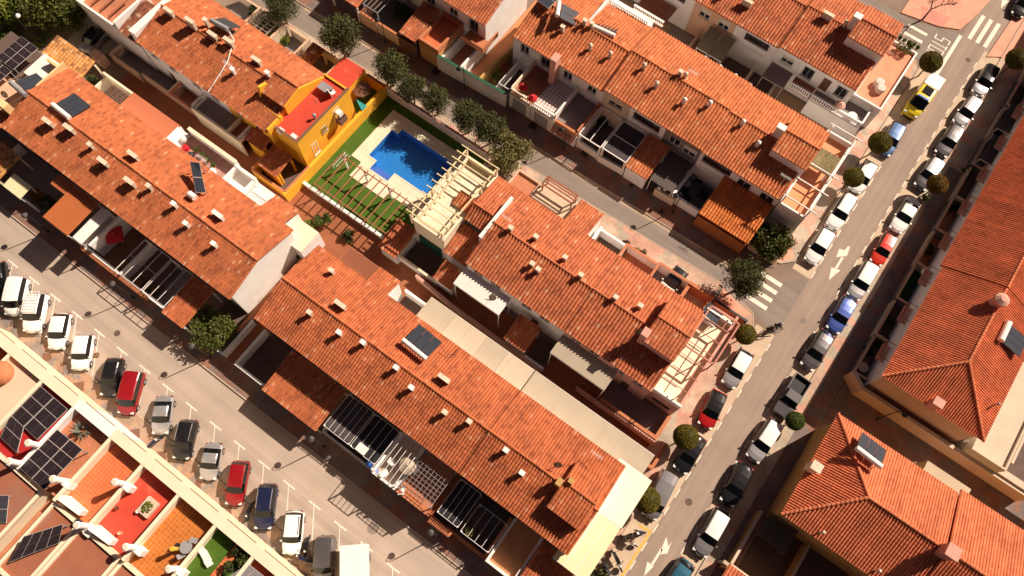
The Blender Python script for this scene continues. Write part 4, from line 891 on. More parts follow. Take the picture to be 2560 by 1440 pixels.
# ================================================================ corner tower and terrace of row C
def cross_tower(lab, x0, x1, ya, yr, yb, zl, zh, wm, tm, wave, zb=6.0):
    """small room above the ridge: tile roof falling to the street side, tall wall on the yard side"""
    T = Thing('roof_room', lab, 'roof room', ((x0+x1)/2, (ya+yb)/2, zb)); g = MB()
    zN = zh - (yb-yr)*.24
    g.add([(x0,ya,zb-.6),(x1,ya,zb-.6),(x1,yb,zb-.8),(x0,yb,zb-.8),(x0,ya,zl-.1),(x1,ya,zl-.1),(x1,yb,zN-.1),(x0,yb,zN-.1),(x0,yr,zh-.1),(x1,yr,zh-.1)], [(0,3,2,1),(0,1,5,4),(2,3,7,6),(1,2,6,9,5),(3,0,4,8,7),(4,5,9,8),(6,7,8,9)]); T.part('wall', g, wm)
    tile_obj('roof', [((x0-.05,ya-.15,zl),(x1+.05,ya-.15,zl),(x0-.05,yr,zh),(x1+.05,yr,zh)), ((x1+.05,yb,zN),(x0-.05,yb,zN),(x1+.05,yr,zh),(x0-.05,yr,zh))], wave, tm, T.e, T.o, [((x0-.05,yr,zh),(x1+.05,yr,zh))])
    return T
Tt = cross_tower('pink walled roof room on the corner house of the centre row', .5, 4.0, 24.0, 26.6, 29.5, 8.1, 8.6, m_pinkw, m_tC, .36)
g = MB(); g.box(.1,.75,23.9,24.7,5.6,9.3); g.box(.05,.8,23.85,24.75,9.3,9.4); Tt.part('chimney', g, m_pinkw)
Tt = cross_tower('white walled roof room on the corner house of the upper row', .4, 4.4, 49.6, 52.0, 55.0, 8.0, 8.6, m_white, m_tD, .38)
g = MB(); g.box(-.5,.35,51.5,52.1,5.8,8.9); g.box(-.55,.4,51.45,52.15,8.9,9.0); Tt.part('chimney', g, m_white)
Tt = cross_tower('white walled roof room at the top right street corner', .2, 4.6, 67.2, 69.6, 72.5, 8.3, 8.9, m_white, m_tC, .36)
g = MB(); g.box(-.5,.3,69.0,69.7,5.8,9.2); T0 = g; g.box(-.55,.35,68.95,69.75,9.2,9.3); Tt.part('chimney', g, m_white)
Tt = cross_tower('small tiled roof room by the pale yellow awning', 1.9, 5.2, 6.4, 8.9, 11.2, 7.5, 7.9, m_pinkw, m_tB, .30)
g = MB(); g.box(1.3,1.85,8.2,8.9,5.9,8.4); g.box(2.1,2.6,9.0,9.5,6.5,8.4); Tt.part('chimney', g, m_ochw)
# row C terrace on the avenue
T = Thing('roof_terrace', 'cream roof terrace with rose timber frames beside the corner house', 'terrace', (6, 26, 0))
g = MB(); g.box(4.05,7.2,21.7,33.0,0,3.6); T.part('wall', g, m_pinkw)
g = MB(); g.box(4.06,7.0,21.9,32.8,3.6,3.66); T.part('floor', g, mat('cream floor', (.86,.76,.56), .8, .05, 1))
for q in ((4.05,7.2,21.7,21.95),(6.95,7.2,21.95,33.0)): g = MB(); g.box(*q,3.6,4.5); T.part('parapet', g, m_white if q[0] < 5 else m_pinkw)
g = MB(); g.box(4.6,6.6,21.64,21.7,1.4,2.0); T.part('window', g, m_dk)
m_rose = mat('rose timber', (.52,.22,.16), .8, .08, 4)
pergola('rose timber frame over the north half of the cream terrace', None, 6.2, 0, 0, m_rose, .12, True, box=(4.2,7.4,26.6,31.6), zb=3.66, sheet=None)
for i in range(6): g = MB(); y = 22.8 + i*1.5; g.beam((4.2,y,6.0),(7.1,y,6.0),.07,.08); T.part('beam', g, m_rose)
g = MB(); g.beam((6.3,22.2,5.9),(6.3,31.5,5.9),.08,.08); T.part('beam', g, m_rose)
for y in (22.2, 26.6, 31.5): g = MB(); g.box(6.25,6.35,y-.05,y+.05,3.66,5.88); T.part('post', g, m_rose)
solar_heater('grey collector with tank on the cream avenue terrace', (1765,800), 3.66, 1.9, 1.9, m_awnw, R(-8), 1)
g = MB(); g.box(4.1,7.1,31.9,32.1,3.66,4.5); T.part('parapet', g, m_white)
patio('rear yard with patterned floor behind the corner house', 1.2, 4.2, 31.2, 34.5, m_deck, m_tcap, {'N':2.2,'E':2.0,'W':2.0}, cap=m_tcap, w=.3)
patio('terracotta corner yard with grill and motorbike by the side street', 4.5, 8.4, 32.6, 34.6, m_terra, m_tcap, {'N':1.6,'E':1.4}, cap=m_dk, zf=.14)
patio('small yard with white car behind the tiled row', -2.6, 1.2, 31.0, 34.6, m_gfl, m_white, {'N':1.8,'W':2.0}, cap=m_tcap)
patio('leafy yard with orange floor behind the tiled row', -6.6, -2.7, 31.0, 34.4, m_terra, m_white, {'N':1.6,'W':2.0}, cap=m_tcap)
patio('dark yard with planting behind the tiled row', -9.9, -6.7, 31.0, 34.2, m_dark, m_white, {'N':1.6,'W':2.4}, cap=m_white)
tile_canopy('tiled rear extension reaching towards the middle street', None, 4.1, 5.3, m_tC, .34, m_white, box=(-13.0,-10.1,29.5,34.3), axis='S') if 0 else None
T = Thing('rear_extension', 'tiled rear extension of the centre row reaching the middle street', 'annex', (-11.5, 32, 0)); g = MB(); g.box(-12.9,-10.2,30.2,34.2,0,4.3); T.part('wall', g, m_white)
tile_obj('roof', [((-10.1,34.35,4.55),(-13.0,34.35,4.55),(-10.1,30.3,5.5),(-13.0,30.3,5.5))], .34, m_tC, T.e, T.o)
T = annex('sand coloured flat roof with timber rails behind the centre row', -17.6, -13.1, 30.6, 34.2, 3.9, m_peach, mat('sand roof', (.62,.46,.33), .85, .07, .8), .0)
pergola('reddish rail pergola on the sand coloured flat roof', None, 5.4, 2, 0, m_wood, .12, True, box=(-17.2,-13.4,33.0,34.1), zb=3.9)
annex('terracotta roofed annex beside the bushy street tree', -20.8, -17.8, 30.9, 34.0, 3.0, m_peach, m_terra, .3)

# ================================================================ canopies and awnings in the alley
awning('long white corrugated awning below the tiled row', [(1160,660),(1280,755),(1130,695),(1250,790)], 4.8, 5.1, m_awnw, 7, box=(-18.1,-12.4,18.7,20.75))
awning('sand coloured awning beside the pink corner house', [(1405,835),(1548,925),(1378,880),(1515,970)], 4.8, 5.1, m_awnb, 1, box=(-6.1,.3,18.6,20.8))
awning('sand coloured canvas awning on the alley side, first length', None, 3.2, 3.2, m_awnb, 4, box=(-19.4,-6.4,13.7,16.6), m2=mat('light sand awning', (.55,.44,.33), .85, .04, .6), split=[-16.2,-12.2,-9.6])
awning('sand coloured canvas awning on the alley side, second length', None, 3.3, 3.3, m_awnb, 7, box=(-6.3,7.7,13.6,16.6))
awning('cream corner awning, brighter upper half', None, 5.1, 5.3, m_awny, 0, box=(5.0,8.5,8.9,14.0), posts_=True)
awning('pale yellow corner awning, ribbed lower half', None, 5.0, 5.15, m_awny2, 2, box=(4.9,8.4,3.2,8.8), seam_m=m_wf)
patio('pink garage yard with scalloped wall by the alley', .5, 7.2, 18.4, 21.5, mat('mauve floor', (.26,.18,.17), .85, .08, .5), m_pinkw, {'S':1.5,'E':1.5}, cap=m_tcap, w=.3)
T = Thing('scalloped_wall', 'terracotta scalloped cresting along the alley wall', 'wall', (3, 18.2, 0)); g = MB()
for i in range(34): g.cyl((-2.0+i*.28,18.15,1.5),(-2.0+i*.28,18.15,1.75),.09,.05,6)
g.box(-2.2,7.4,18.05,18.25,0,1.5); T.part('cresting', g, m_pinkw)
wall_run('low plaster wall along the alley below the long white awning', [(-22.6,18.0),(-17.5,17.6),(-6.2,17.5)], 1.2, m_peach, .25, cap=m_pinkw)
wall_run('scalloped brown wall at the alley mouth', [(5.2,15.9),(8.3,15.9),(8.3,18.6)], 1.3, m_tcap, .25, cap=m_tcap)
tile_canopy('brown tiled porch between white and sand awnings', None, 2.6, 3.1, m_tC, .30, m_white, box=(-11.0,-8.4,17.6,20.6), wallS=True)
patio('dark yard behind the brown tiled porch', -8.3,-6.0,17.6,20.8, m_dark, m_white, {'S':1.3})
# timber slat canopy, tile extension and white yard wall behind row B
T = pergola('dark red slatted canopy over the alley corner', None, 3.2, 14, 0, m_wood, .11, True, box=(-29.6,-25.2,13.7,15.9), frame=False, over=.05) ; 
g = MB(); g.box(-29.5,-25.3,13.75,15.85,3.08,3.12); T.part('deck', g, m_ironR)
T = Thing('rear_extension', 'tiled rear extension next to the slatted canopy', 'annex', (-23.8, 14.6, 0)); g = MB(); g.box(-25.1,-22.6,13.3,15.5,0,4.5); T.part('wall', g, m_white)
tile_obj('roof', [((-22.5,15.7,4.75),(-25.15,15.7,4.75),(-22.5,13.2,5.4),(-25.15,13.2,5.4))], .30, m_tB, T.e, T.o)
patio('narrow rear yard with white arched wall and dark bench', -22.4, -19.6, 13.4, 16.0, m_dark, m_white, {'N':1.9,'E':1.6}, cap=m_white)
# ================================================================ terraced block at the lower left (roof terraces at 5.3 m)
PZ, FZ = 6.3, 5.3
def terrace_house(label, x0, x1, floor, wm, fz=FZ, y0=-18.7, y1=-11.9, wingm=None):
    T = Thing('flat_roofed_house', label, 'house', ((x0+x1)/2, (y0+y1)/2, 0), 'flat roofed houses behind the slanted parking')
    g = MB(); g.box(x0+.003, x1-.003, y0, -11.95, 0, fz-.06); T.part('wall', g, wm)
    g = MB(); g.box(x0+.01, x1-.01, y0+.01, -11.96, fz-.06, fz); T.part('terrace_floor', g, floor)
    g = MB(); g.box(x0, x1, -11.95, -11.45, 0, PZ); g.box(x0, x1, -11.45, -11.12, PZ-.35, PZ-.1); T.part('front_wall', g, wm)
    g = MB(); g.box(x0+.002, x1-.002, -12.0, -11.05, PZ, PZ+.08); T.part('cornice', g, wm)
    g = MB(); g.box(x0+.5, x1-.5, -11.06, -11.0, PZ-.3, PZ-.24); T.part('gutter_slot', g, m_brown)
    g = MB(); g.box(x0, x0+.28, y0, -11.951, fz, PZ-.02); T.part('party_wall', g, m_white if wm is not m_cream else wm)
    g = MB(); g.box(x0-.03, x0+.31, y0, -12.01, PZ-.02, PZ+.05); T.part('coping', g, wm)
    return T
def round_flue(T, px, m=None, zb=5.3, zt=8.0, long=0):
    w = W(px, zt); g = MB(); g.lathe((w.x, w.y, zb), [(.27,0),(.27,zt-zb-.22),(.33,zt-zb-.2),(.33,zt-zb-.05),(.25,zt-zb)], 14); T.part('chimney', g, m or m_white)
    g = MB(); g.lathe((w.x, w.y, zt), [(.24,0),(.22,.06)], 12); T.part('chimney_cap', g, m_chim)
    g = MB(); g.box(w.x+.1, w.x+.9, w.y-.28, w.y+.28, zb, zt-1.6); T.part('stair_head', g, m or m_white)
h0 = terrace_house('leftmost cream terrace house of the lower left block, plain sand roof', -46.8, -42.5, mat('sand roof slab', (.72,.50,.35), .85, .05, .5), m_cream, 5.9)
hA = terrace_house('far left house with orange glazed ball and red wall, cut by the left edge', -52.5, -46.8, m_orange, m_cream)
h1 = terrace_house('house with crimson roof and eight solar modules, lower left', -42.5, -38.3, m_red2, m_cream, 5.7)
h2 = terrace_house('house with tan terrace, spiky round plant and raised solar modules', -38.3, -33.6, m_terra, m_white)
h3 = terrace_house('house with plain orange tiled terrace and long flue shadow', -33.6, -29.6, m_orange, m_cream)
h4 = terrace_house('house with bright red terrace and square stone planter', -29.6, -25.2, m_red, m_cream)
h5 = terrace_house('house with ochre tiled terrace and grey garden chairs', -25.2, -20.8, m_ochre, m_cream)
h6 = terrace_house('house with green turf terrace and white lounger', -20.8, -16.4, m_turf, m_cream)
h7 = terrace_house('house with glass roofed terrace at the bottom edge, lower left block', -16.4, -11.0, m_orange, m_cream)
h8 = terrace_house('last house of the lower left block, below the picture', -11.0, -5.6, m_terra, m_cream)
for T, p in ((h1,(68,1107)),(h2,(130,1197)),(h3,(285,1205)),(h4,(190,1313)),(h5,(313,1368)),(h6,(420,1423)),(h1,(20,1153))): round_flue(T, p)
w = W((430,1372),7.0); g = MB(); g.lathe((w.x,w.y,5.3), [(.18,0),(.18,1.5),(.24,1.55),(.20,1.75)], 12); h5.part('flue', g, paint('amber', (.75,.45,.06)))
# rear roofs behind the terraces
def rear(label, x0, x1, y0, y1, rm, z=5.9, par=.25): return annex(label, x0, x1, y0, y1, z, m_cream, rm, par, name='rear_roof', cat='flat roof', pw=.28)
rear('plain brown rear roof with a slim collector, lower left corner', -41.2, -34.9, -26.0, -18.75, m_dull)
rear('tan strip of yard roof between two brown rear roofs', -34.7, -33.6, -26.0, -18.75, m_terra, 4.6, .0)
rear('brown rear roof carrying the tilted row of solar modules', -33.5, -30.2, -25.5, -18.75, m_dull)
rear('brown rear roof with grey stains and a chalk ring, lower left', -30.1, -25.4, -26.0, -18.75, m_dull)
rear('rear roof at the bottom edge beside the red terrace', -25.3, -20.9, -26.0, -18.75, m_dull, 5.6)
rear('rear yard roof with satellite gear at the bottom edge', -20.8, -16.0, -24.0, -16.8, mat('mauve sheet roof', (.40,.33,.33), .6, .06, 1), 6.0, .0)
# white stair gables
for T, x, y in ((h3,-31.9,-18.3),(h4,-28.0,-18.5)):
    g = MB(); g.add([(x-1.1,y,5.3),(x+1.1,y,5.3),(x+1.1,y+.5,5.3),(x-1.1,y+.5,5.3),(x-1.1,y,6.9),(x+1.1,y,6.3),(x+1.1,y+.5,6.3),(x-1.1,y+.5,6.9)], [(3,2,1,0),(4,5,6,7),(0,1,5,4),(1,2,6,5),(2,3,7,6),(3,0,4,7)]); T.part('stair_head', g, m_white)
def Q(*pz): return [tuple(W(p[:2], p[2])) for p in pz]
pv('eight dark solar modules flat over the crimson roof', Q((100,964,6.1),(170,1023,6.1),(93,1100,6.1),(25,1036,6.1)), 2, 3, legs=5.7)
pv('two more dark modules on the crimson roof, cut off square', Q((25,1036,6.1),(60,1068,6.1),(43,1134,6.1),(0,1093,6.1)), 1, 2, legs=5.7)
pv('eight dark solar modules raised over the tan terrace', Q((143,1073,6.9),(207,1124,6.9),(110,1225,6.6),(48,1170,6.6)), 2, 4, legs=5.3)
pv('tilted row of four dark modules on a brown rear roof', Q((60,1340,7.2),(158,1309,7.2),(147,1358,6.3),(20,1408,6.3)), 4, 1, legs=5.9)
pv('pale blue collector pair at the left edge', Q((-40,1238,6.4),(23,1238,6.4),(16,1308,6.1),(-45,1308,6.1)), 2, 2, m_coll, legs=5.9)
pv('glass panes in white frames over the last terrace at the bottom', Q((620,1408,6.2),(660,1440,6.2),(600,1490,6.2),(560,1450,6.2)), 2, 2, mat('grey glass sheet', (.22,.20,.21), .2, .05), sub=False, legs=5.3)
# things on the terraces
T = Thing('planter', 'square stone planter with low plants on the bright red terrace', 'planter', tuple(W((370,1268),5.6))); w = W((370,1268),5.6)
g = MB(); g.box(w.x-.62,w.x+.62,w.y-.75,w.y+.75,5.3,5.7); T.part('stone_rim', g, m_beige); T.part('foliage', leaf_ball((w.x,w.y,5.75),(.45,.55,.2),260,.09), m_leafY)
pot('white pot beside the stone planter on the red terrace', (345,1278), 5.6, .18, m_awnw, 5.3, False); pot('beige round pot alone on the red terrace', (299,1333), 5.6, .17, m_peach, 5.3, False); pot('dark round pot by the wall of the red terrace', (293,1270), 5.5, .16, m_brown, 5.3, False)
T = Thing('spiky_plant', 'large round grey green agave on the tan terrace', 'plant', tuple(W((205,1077),5.6))); w = W((205,1077),5.5)
g = MB(); rn = random.Random(4)
for i in range(60):
    a = rn.random()*6.283; e = .15 + rn.random()*1.1; L = .9 + rn.random()*.35; d = Vector((math.cos(a)*math.cos(e), math.sin(a)*math.cos(e), math.sin(e))); n_ = d.cross(Vector((0,0,1))).normalized()*.07; b = Vector((w.x,w.y,5.35))
    g.add([b-n_, b+d*L*.5-n_*1.3, b+d*L, b+d*L*.5+n_*1.3, b+n_], [(0,1,2,3,4)])
T.part('leaves', g, mat('agave', (.16,.17,.13), .7, .2, 6)); g = MB(); g.lathe((w.x,w.y,5.3), [(.3,0),(.4,.3),(.32,.3)], 12); T.part('pot', g, m_tcap)
for l, p, a, m in (('grey garden chair nearest the wall on the ochre terrace',(487,1352),.3,m_gm),('dark garden chair at the left of the grey table',(448,1368),0,m_dk),('dark garden chair below the grey table',(455,1388),1.2,m_gm),('dark chair at the right of the grey table',(478,1378),3.6,m_dk)): chair(l, p, 5.8, a, m, 5.3)
table('grey garden table with a white lamp on the ochre terrace', (465,1368), 6.0, .55, m_gm, zf=5.3)
w = W((513,1392),5.7); T = Thing('lounger','curved white lounger on the turf terrace','lounger',(0,0,0)); g = MB(); pr = [(-.9,.75),(-.45,.32),(0,.28),(.45,.45),(.9,.28)]
g.add([(x,-.3,z) for x,z in pr]+[(x,.3,z) for x,z in pr]+[(x,-.3,z-.07) for x,z in pr]+[(x,.3,z-.07) for x,z in pr], [(i,i+1,i+6,i+5) for i in range(4)]+[(i+10,i+15,i+16,i+11) for i in range(4)]+[(i,i+10,i+11,i+1) for i in range(4)]+[(i+5,i+6,i+16,i+15) for i in range(4)]+[(0,5,15,10),(4,14,19,9)]); T.part('seat', g, m_wf)
g = MB(); g.box(-.5,.5,-.25,.25,0,.24); T.part('base', g, m_wf); T.e.location = (w.x,w.y,5.3); T.e.rotation_euler = (0,0,-.35)
for i, (p, l) in enumerate((((598,1385),'dark shrub mass beside the orange strip on the turf terrace'),((575,1420),'lower dark shrub on the turf terrace'),((608,1402),'shrub in the corner of the turf terrace'))):
    w = W(p, 5.8); T = Thing('shrub', l, 'shrub', (w.x,w.y,5.3)); T.part('foliage', leaf_ball((w.x,w.y,5.8),(.7,.8,.5),500,.11,clump=7), m_leafD); g = MB(); g.lathe((w.x,w.y,5.3),[(.25,0),(.3,.35)],10); T.part('pot', g, m_dk)
w = W((570,1400),5.3); g = MB(); g.box(w.x-.35,w.x+.35,w.y-1.9,w.y+1.5,5.3,5.34); single('tile_strip','orange tile strip across the turf terrace','floor tiles', g, m_orange)
for i, p in enumerate(((192,1308),(205,1318),(218,1332))): w = W(p,6.4); g = MB(); g.box(w.x-.33,w.x+.33,w.y-.28,w.y+.28,5.9,6.35); single('air_conditioner', ['black','white','second white'][i]+' cooling unit by the flue on the stained rear roof', 'air conditioner', g, m_dk if i == 0 else m_awnw)
g = MB(); w = W((5,935),5.9); g.lathe((w.x,w.y,5.3),[(.3,0),(1.1,.5),(1.2,1.0),(.8,1.5),(.2,1.7)],16); single('clay_dome','bulging orange clay oven cut by the left edge','oven', g, m_tcap, smooth=True)

# ================================================================ long hipped building at the right
def hip_building(label, x0, x1, y0, y1, zE, zR, wm, tm, wave, hipN=False, inset=.45, name='hipped_house', cutx=None):
    T = Thing(name, label, 'house', ((x0+x1)/2,(y0+y1)/2,0)); g = MB(); g.box(x0+inset,x1-inset,y0+inset,y1-inset,0,zE-.05); T.part('wall', g, wm)
    g = MB(); g.box(x0+.12,x1-.12,y0+.12,y1-.12,zE-.16,zE-.02); T.part('eaves', g, m_cream)
    return T
# building along the avenue: eaves x 21.1 .. 31.9, hip end at y 35.4
T = hip_building('long terracotta roofed building along the right side of the avenue', 21.2, 31.9, 35.4, 110, 6, 8.5, m_white, m_tR, .25)
g = MB(); g.box(21.66,31.45,35.84,35.86,0,5.9); T.part('end_wall', g, m_peach)
tm = m_tR; xr = 26.55; yh = 40.3; ys = 49.5
tile_obj('roof', [((21.2,ys,6),(21.2,35.4,6),(xr,ys,8.5),(xr,yh,8.5)), ((31.9,35.4,6),(31.9,ys,6),(xr,yh,8.5),(xr,ys,8.5)), ((21.2,35.4,6),(31.9,35.4,6),(xr,yh,8.5),(xr,yh,8.5))], .245, tm, T.e, T.o, [((21.2,35.4,6.02),(xr,yh,8.52)),((31.9,35.4,6.02),(xr,yh,8.52)),((xr,yh,8.5),(xr,ys,8.5))], course=.36, rr=.14)
tile_obj('roof', [((20.95,110,6),(20.95,ys+.02,6),(xr,110,8.6),(xr,ys+.02,8.6)), ((32.1,ys+.02,6),(32.1,110,6),(xr,ys+.02,8.6),(xr,110,8.6))], .245, tm, T.e, T.o, [((xr,ys,8.6),(xr,110,8.6))], course=.36, rr=.14)
for i in range(12):
    y = 38.2 + i*5.1; g = MB(); g.box(20.75,21.66,y,y+2.0,2.95,3.05); T.part('balcony_floor', g, m_pinkw)
    b = MB(); 
    for k in range(9): yy = y+.02+k*.245; b.box(20.76,20.80,yy,yy+.03,3.05,3.95)
    b.box(20.74,20.82,y,y+2.0,3.95,4.0); b.box(20.82,21.66,y,y+.05,3.95,4.0); b.box(20.82,21.66,y+1.95,y+2.0,3.95,4.0); T.part('balcony_rail', b, m_wood)
    window(T, y+.3, y+1.7, 3.1, 5.1, 21.65, 'w', axis='y', out=-1)
w = W((2508,748),9.6); g = MB(); g.lathe((w.x,w.y,7.9), [(.55,0),(.55,1.3),(.75,1.35),(.72,1.6),(.3,1.9)], 10); T.part('chimney', g, m_pinkw)
w = W((2343,1008),7.2); g = MB(); g.box(w.x-.4,w.x+.4,w.y-.35,w.y+.35,5.9,7.5); g.box(w.x-.5,w.x+.5,w.y-.45,w.y+.45,7.5,7.6); T.part('chimney', g, m_pinkw)
w = W((2495,1010),7.2); g = MB(); g.lathe((w.x,w.y,6.4),[(.08,0),(.08,.9),(.16,.95),(.1,1.1)],8); T.part('vent', g, m_gm)
# front gardens of the long building
gl = ['lowest garden with round table, at the alley corner','second garden up from the alley corner','third garden up from the alley corner, green floor','fourth garden up, terracotta floor','fifth garden up, terracotta floor under white parasol','sixth garden up, weeds along its wall','seventh garden up with grey carport','eighth garden up with dark carport','ninth garden up by the orange round tree','tenth garden up with striped lounger','eleventh garden up, wide terracotta floor','twelfth garden up, top right corner']
fl = [m_dark,m_dark,mat('green mat',(.03,.07,.02),.9,.1),m_terra,m_terra,m_dark,m_gfl,m_gfl,m_dark,m_dark,m_terra,m_terra]
for i in range(12):
    y = 36.4 + i*5.05 if i else 36.4
    Tp = patio('front ' + gl[i], 20.05, 21.6, y, y+5.0, fl[i], m_beige if i % 2 else m_grey, {'W':1.2,'S':1.4}, cap=m_peach)
for i in (6,7): y = 36.4+i*5.05; awning(['seventh','eighth'][i-6]+' garden dark car shelter by the long building', None, 2.4, 2.4, m_shade, 2, box=(20.2,21.6,y+.4,y+4.4))
parasol('small white parasol folded in the fifth garden of the long building', (2325,680), 2.3, .7, m_awnw)
table('round pale table in the lowest garden by the alley corner', (2158,918), .8, .55, m_beige)
wall_run('tall beige wall along the dark alley below the long building', [(19.9,36.0),(21.4,35.0),(39.5,35.0)], 2.3, m_peach, .3, cap=m_beige)
annex('flat beige yard roof behind the hip end, right edge', 32.2, 35.8, 35.2, 48, 3.6, m_beige, m_beige, .3)
annex('ochre side wall building at the right edge', 32.4, 36.0, 48.1, 70, 5.0, m_ochw, m_beige, .0)
patio('sunken yard with parked things at the right edge', 36.0, 43, 36.2, 52, m_dark, m_beige, {'W':3.6,'N':2.0})
patio('sand terrace with toppled chair at the right edge', 32.2, 43, 35.21, 35.9, m_beige, m_beige, {}, zf=2.6)
w = W((2440,1115),3.0); g = MB(); g.box(w.x-.9,w.x+.9,w.y-.05,w.y+.15,2.3,2.9); T = Thing('painted_board','board with blue and red spots on the beige wall','sign',(w.x,w.y,2.3)); T.part('board', g, m_awnw)
for dx, m in ((-.5,m_blue),(.1,m_rednm),(.45,m_blue)): g = MB(); g.cyl((w.x+dx,w.y-.06,2.6),(w.x+dx,w.y-.10,2.6),.18,n=12); T.part('spot', g, m)

# ================================================================ hipped house at the lower right
T = hip_building('hipped terracotta roofed house at the lower right corner', 19.5, 60, 18.4, 29.7, 5.8, 8.2, m_ochw, m_tR, .25)
xa, yr, xe_ = 24.5, 23.6, 32.0
tile_obj('roof', [((19.5,29.7,5.8),(19.5,18.4,5.8),(xa,yr,8.2),(xa,yr,8.2))], .25, m_tR, T.e, T.o, [((19.5,29.7,5.82),(xa,yr,8.22)),((19.5,18.4,5.82),(xa,yr,8.22))], course=.36, amp=.055, rr=.15)
tile_obj('roof', [((19.5,18.4,5.8),(xe_,18.4,5.8),(xa,yr,8.2),(xe_,yr,8.2)), ((xe_,29.7,5.8),(19.5,29.7,5.8),(xe_,yr,8.2),(xa,yr,8.2))], .27, m_tR, T.e, T.o, [((xa,yr,8.2),(xe_,yr,8.2))], course=.38, rr=.15)
tile_obj('roof', [((xe_+.05,18.4,5.8),(60,18.4,5.8),(xe_+.05,yr,8.5),(60,yr,8.5)), ((60,30.2,5.8),(xe_+.05,30.2,5.8),(60,yr,8.5),(xe_+.05,yr,8.5))], .27, m_tR, T.e, T.o, [((xe_,yr,8.5),(60,yr,8.5))], course=.38, rr=.15)
w = W((2388,1380),10.0); g = MB(); g.box(w.x-.5,w.x+.5,w.y-.5,w.y+.5,7.2,9.7); g.box(w.x-.6,w.x+.6,w.y-.6,w.y+.6,9.7,9.85); T.part('chimney', g, m_pinkw)
w = W((2045,1165),8.0); g = MB(); g.box(w.x-.35,w.x+.45,w.y-.35,w.y+.35,5.8,7.6); g.box(w.x-.45,w.x+.55,w.y-.45,w.y+.45,7.6,7.75); T.part('chimney', g, m_chim)
for p in ((2062,1330),(2203,1427)): w = W(p,7.2); g = MB(); g.lathe((w.x,w.y,5.9),[(.1,0),(.1,1.0),(.18,1.05),(.12,1.25)],8); T.part('vent', g, m_chim)
annex('flat sand coloured balcony roof over the dark alley', 28.9, 33.4, 29.75, 31.3, 4.6, m_beige, mat('sand slab', (.55,.42,.30), .85, .05, .8), 0)
patio('corner yard with green fence and shade cloth below the hipped house', 18.9, 24.3, 12.6, 18.8, m_dark, m_ochw, {'W':1.8,'S':1.6,'E':1.8}, cap=m_beige)
pergola('olive shade cloth on a frame below the hipped house', [(1928,1280),(1995,1330),(1895,1335),(1962,1385)], 2.6, 0, 3, m_shade2, .06, True, sheet=m_shade2)
T = patio('dark red floored yard right of the olive shade cloth', 24.5, 30.5, 12.0, 18.8, m_dark, m_ochw, {'S':1.6,'E':1.8})
tile_canopy('tile roof porch at the bottom edge, lower right', None, 2.6, 3.2, m_tR, .3, m_ochw, box=(18.5,22.5,7.5,12.4))
wall_run('pale plank topped wall between the lower right yards', [(18.4,12.5),(24.6,12.4)], 1.9, m_beige, .25, cap=m_awnb)
solar_heater('solar heater with white tank on the hipped house, lower right', (2172,1143), 6.9, 2.6, 1.7, m_awnw, R(-4), 3)
solar_heater('solar heater with white tank on the long building, right edge', (2512,828), 7.0, 2.2, 2.2, m_awnw, R(-88), 3, ztop=1.1, r=.32)
solar_heater('dark blue collector with white tank on the bottom row', (1036,873), 6.5, 2.9, 1.9, m_awnw, R(-3), 3, ztop=.75, r=.24)
solar_heater('slate collector with silver tank on the left row', (152,278), 6.4, 2.6, 2.1, m_awnw, R(-2), 3, ztop=.9)
solar_heater('mauve collector on the far left roof', (45,222), 6.0, 2.4, 2.2, m_gm, R(-4), 3, ztop=1.2)
solar_heater('steeply leaning collector on the upper left row', (548,62), 6.6, 2.3, 1.3, m_gm, R(5), 1, ztop=1.5)
solar_heater('collector with white tank at the upper end of the ridge by the side path', (1395,22), 6.6, 2.0, 2.0, m_awnw, R(-62), 2, ztop=1.5)
solar_heater('collector with long white tank by the white balustrade', (1510,78), 6.2, 2.6, 1.3, m_awnw, R(8), 1, ztop=.9)
pv('two collectors lying flat at the top edge by the side path', Q((1330,-8,7.6),(1372,22,7.6),(1405,-10,7.4),(1363,-38,7.4)), 1, 2, m_coll, sub=False)
pv('upright pair of grey modules on the left row', Q((474,403,8.0),(499,406,7.9),(515,482,7.0),(489,482,7.1)), 1, 2, m_coll, sub=False, legs=6.0)
w = W((478,487),7.4); g = MB(); g.cyl((w.x-.4,w.y,7.2),(w.x+.4,w.y,7.2),.33,n=16); g.box(w.x-.3,w.x+.3,w.y-.1,w.y+.1,6.0,6.9); single('water_tank','short white tank beside the upright modules on the left row','water tank', g, m_awnw)
# ================================================================ street side yards of row A (y -0.4 .. 4.2)
def yard_floor(label, x0, x1, y0, y1, m, **k): return patio(label, x0, x1, y0, y1, m, k.pop('wm', m_white), k.pop('walls', {}), **k)
CP = 'carports and canopies along the lower street'
yard_floor('dim yard with stepping slabs under the far left roof eave', -67.5, -60.6, -.4, 4.2, m_gfl, walls={'S':1.2,'W':1.6})
awning('cream slatted gate roof by the small bushy yard, far left', None, 2.3, 2.5, m_awny2, 4, box=(-64.3,-61.6,-.5,1.2))
tile_canopy('speckled ochre tile shelter cut by the left edge', None, 2.5, 2.9, tile_mat('speckled tiles', (.62,.29,.10), (.30,.13,.06), (.70,.40,.2), .1, .62), .4, m_cream, box=(-69.5,-65.0,-.6,3.0))
awning('rust red sheet carport in front of the second house', None, 4.5, 4.7, mat('rust sheet', (.50,.15,.05), .6, .05, 1), 0, box=(-56.4,-52.8,-.5,3.9), posts_=True)
T = [o for o in C.objects if o.get('label','').startswith('rust red sheet carport')][0]
for i in range(15):
    x = 0; g = MB(); y = -.4 + i*.29; g.beam((-56.35,y,4.5+.2*(y+.5)/4.4+.015),(-52.85,y,4.5+.2*(y+.5)/4.4+.015),.05,.03); o = g.build('rib', MATS['rust sheet'], T, tuple(T.location))
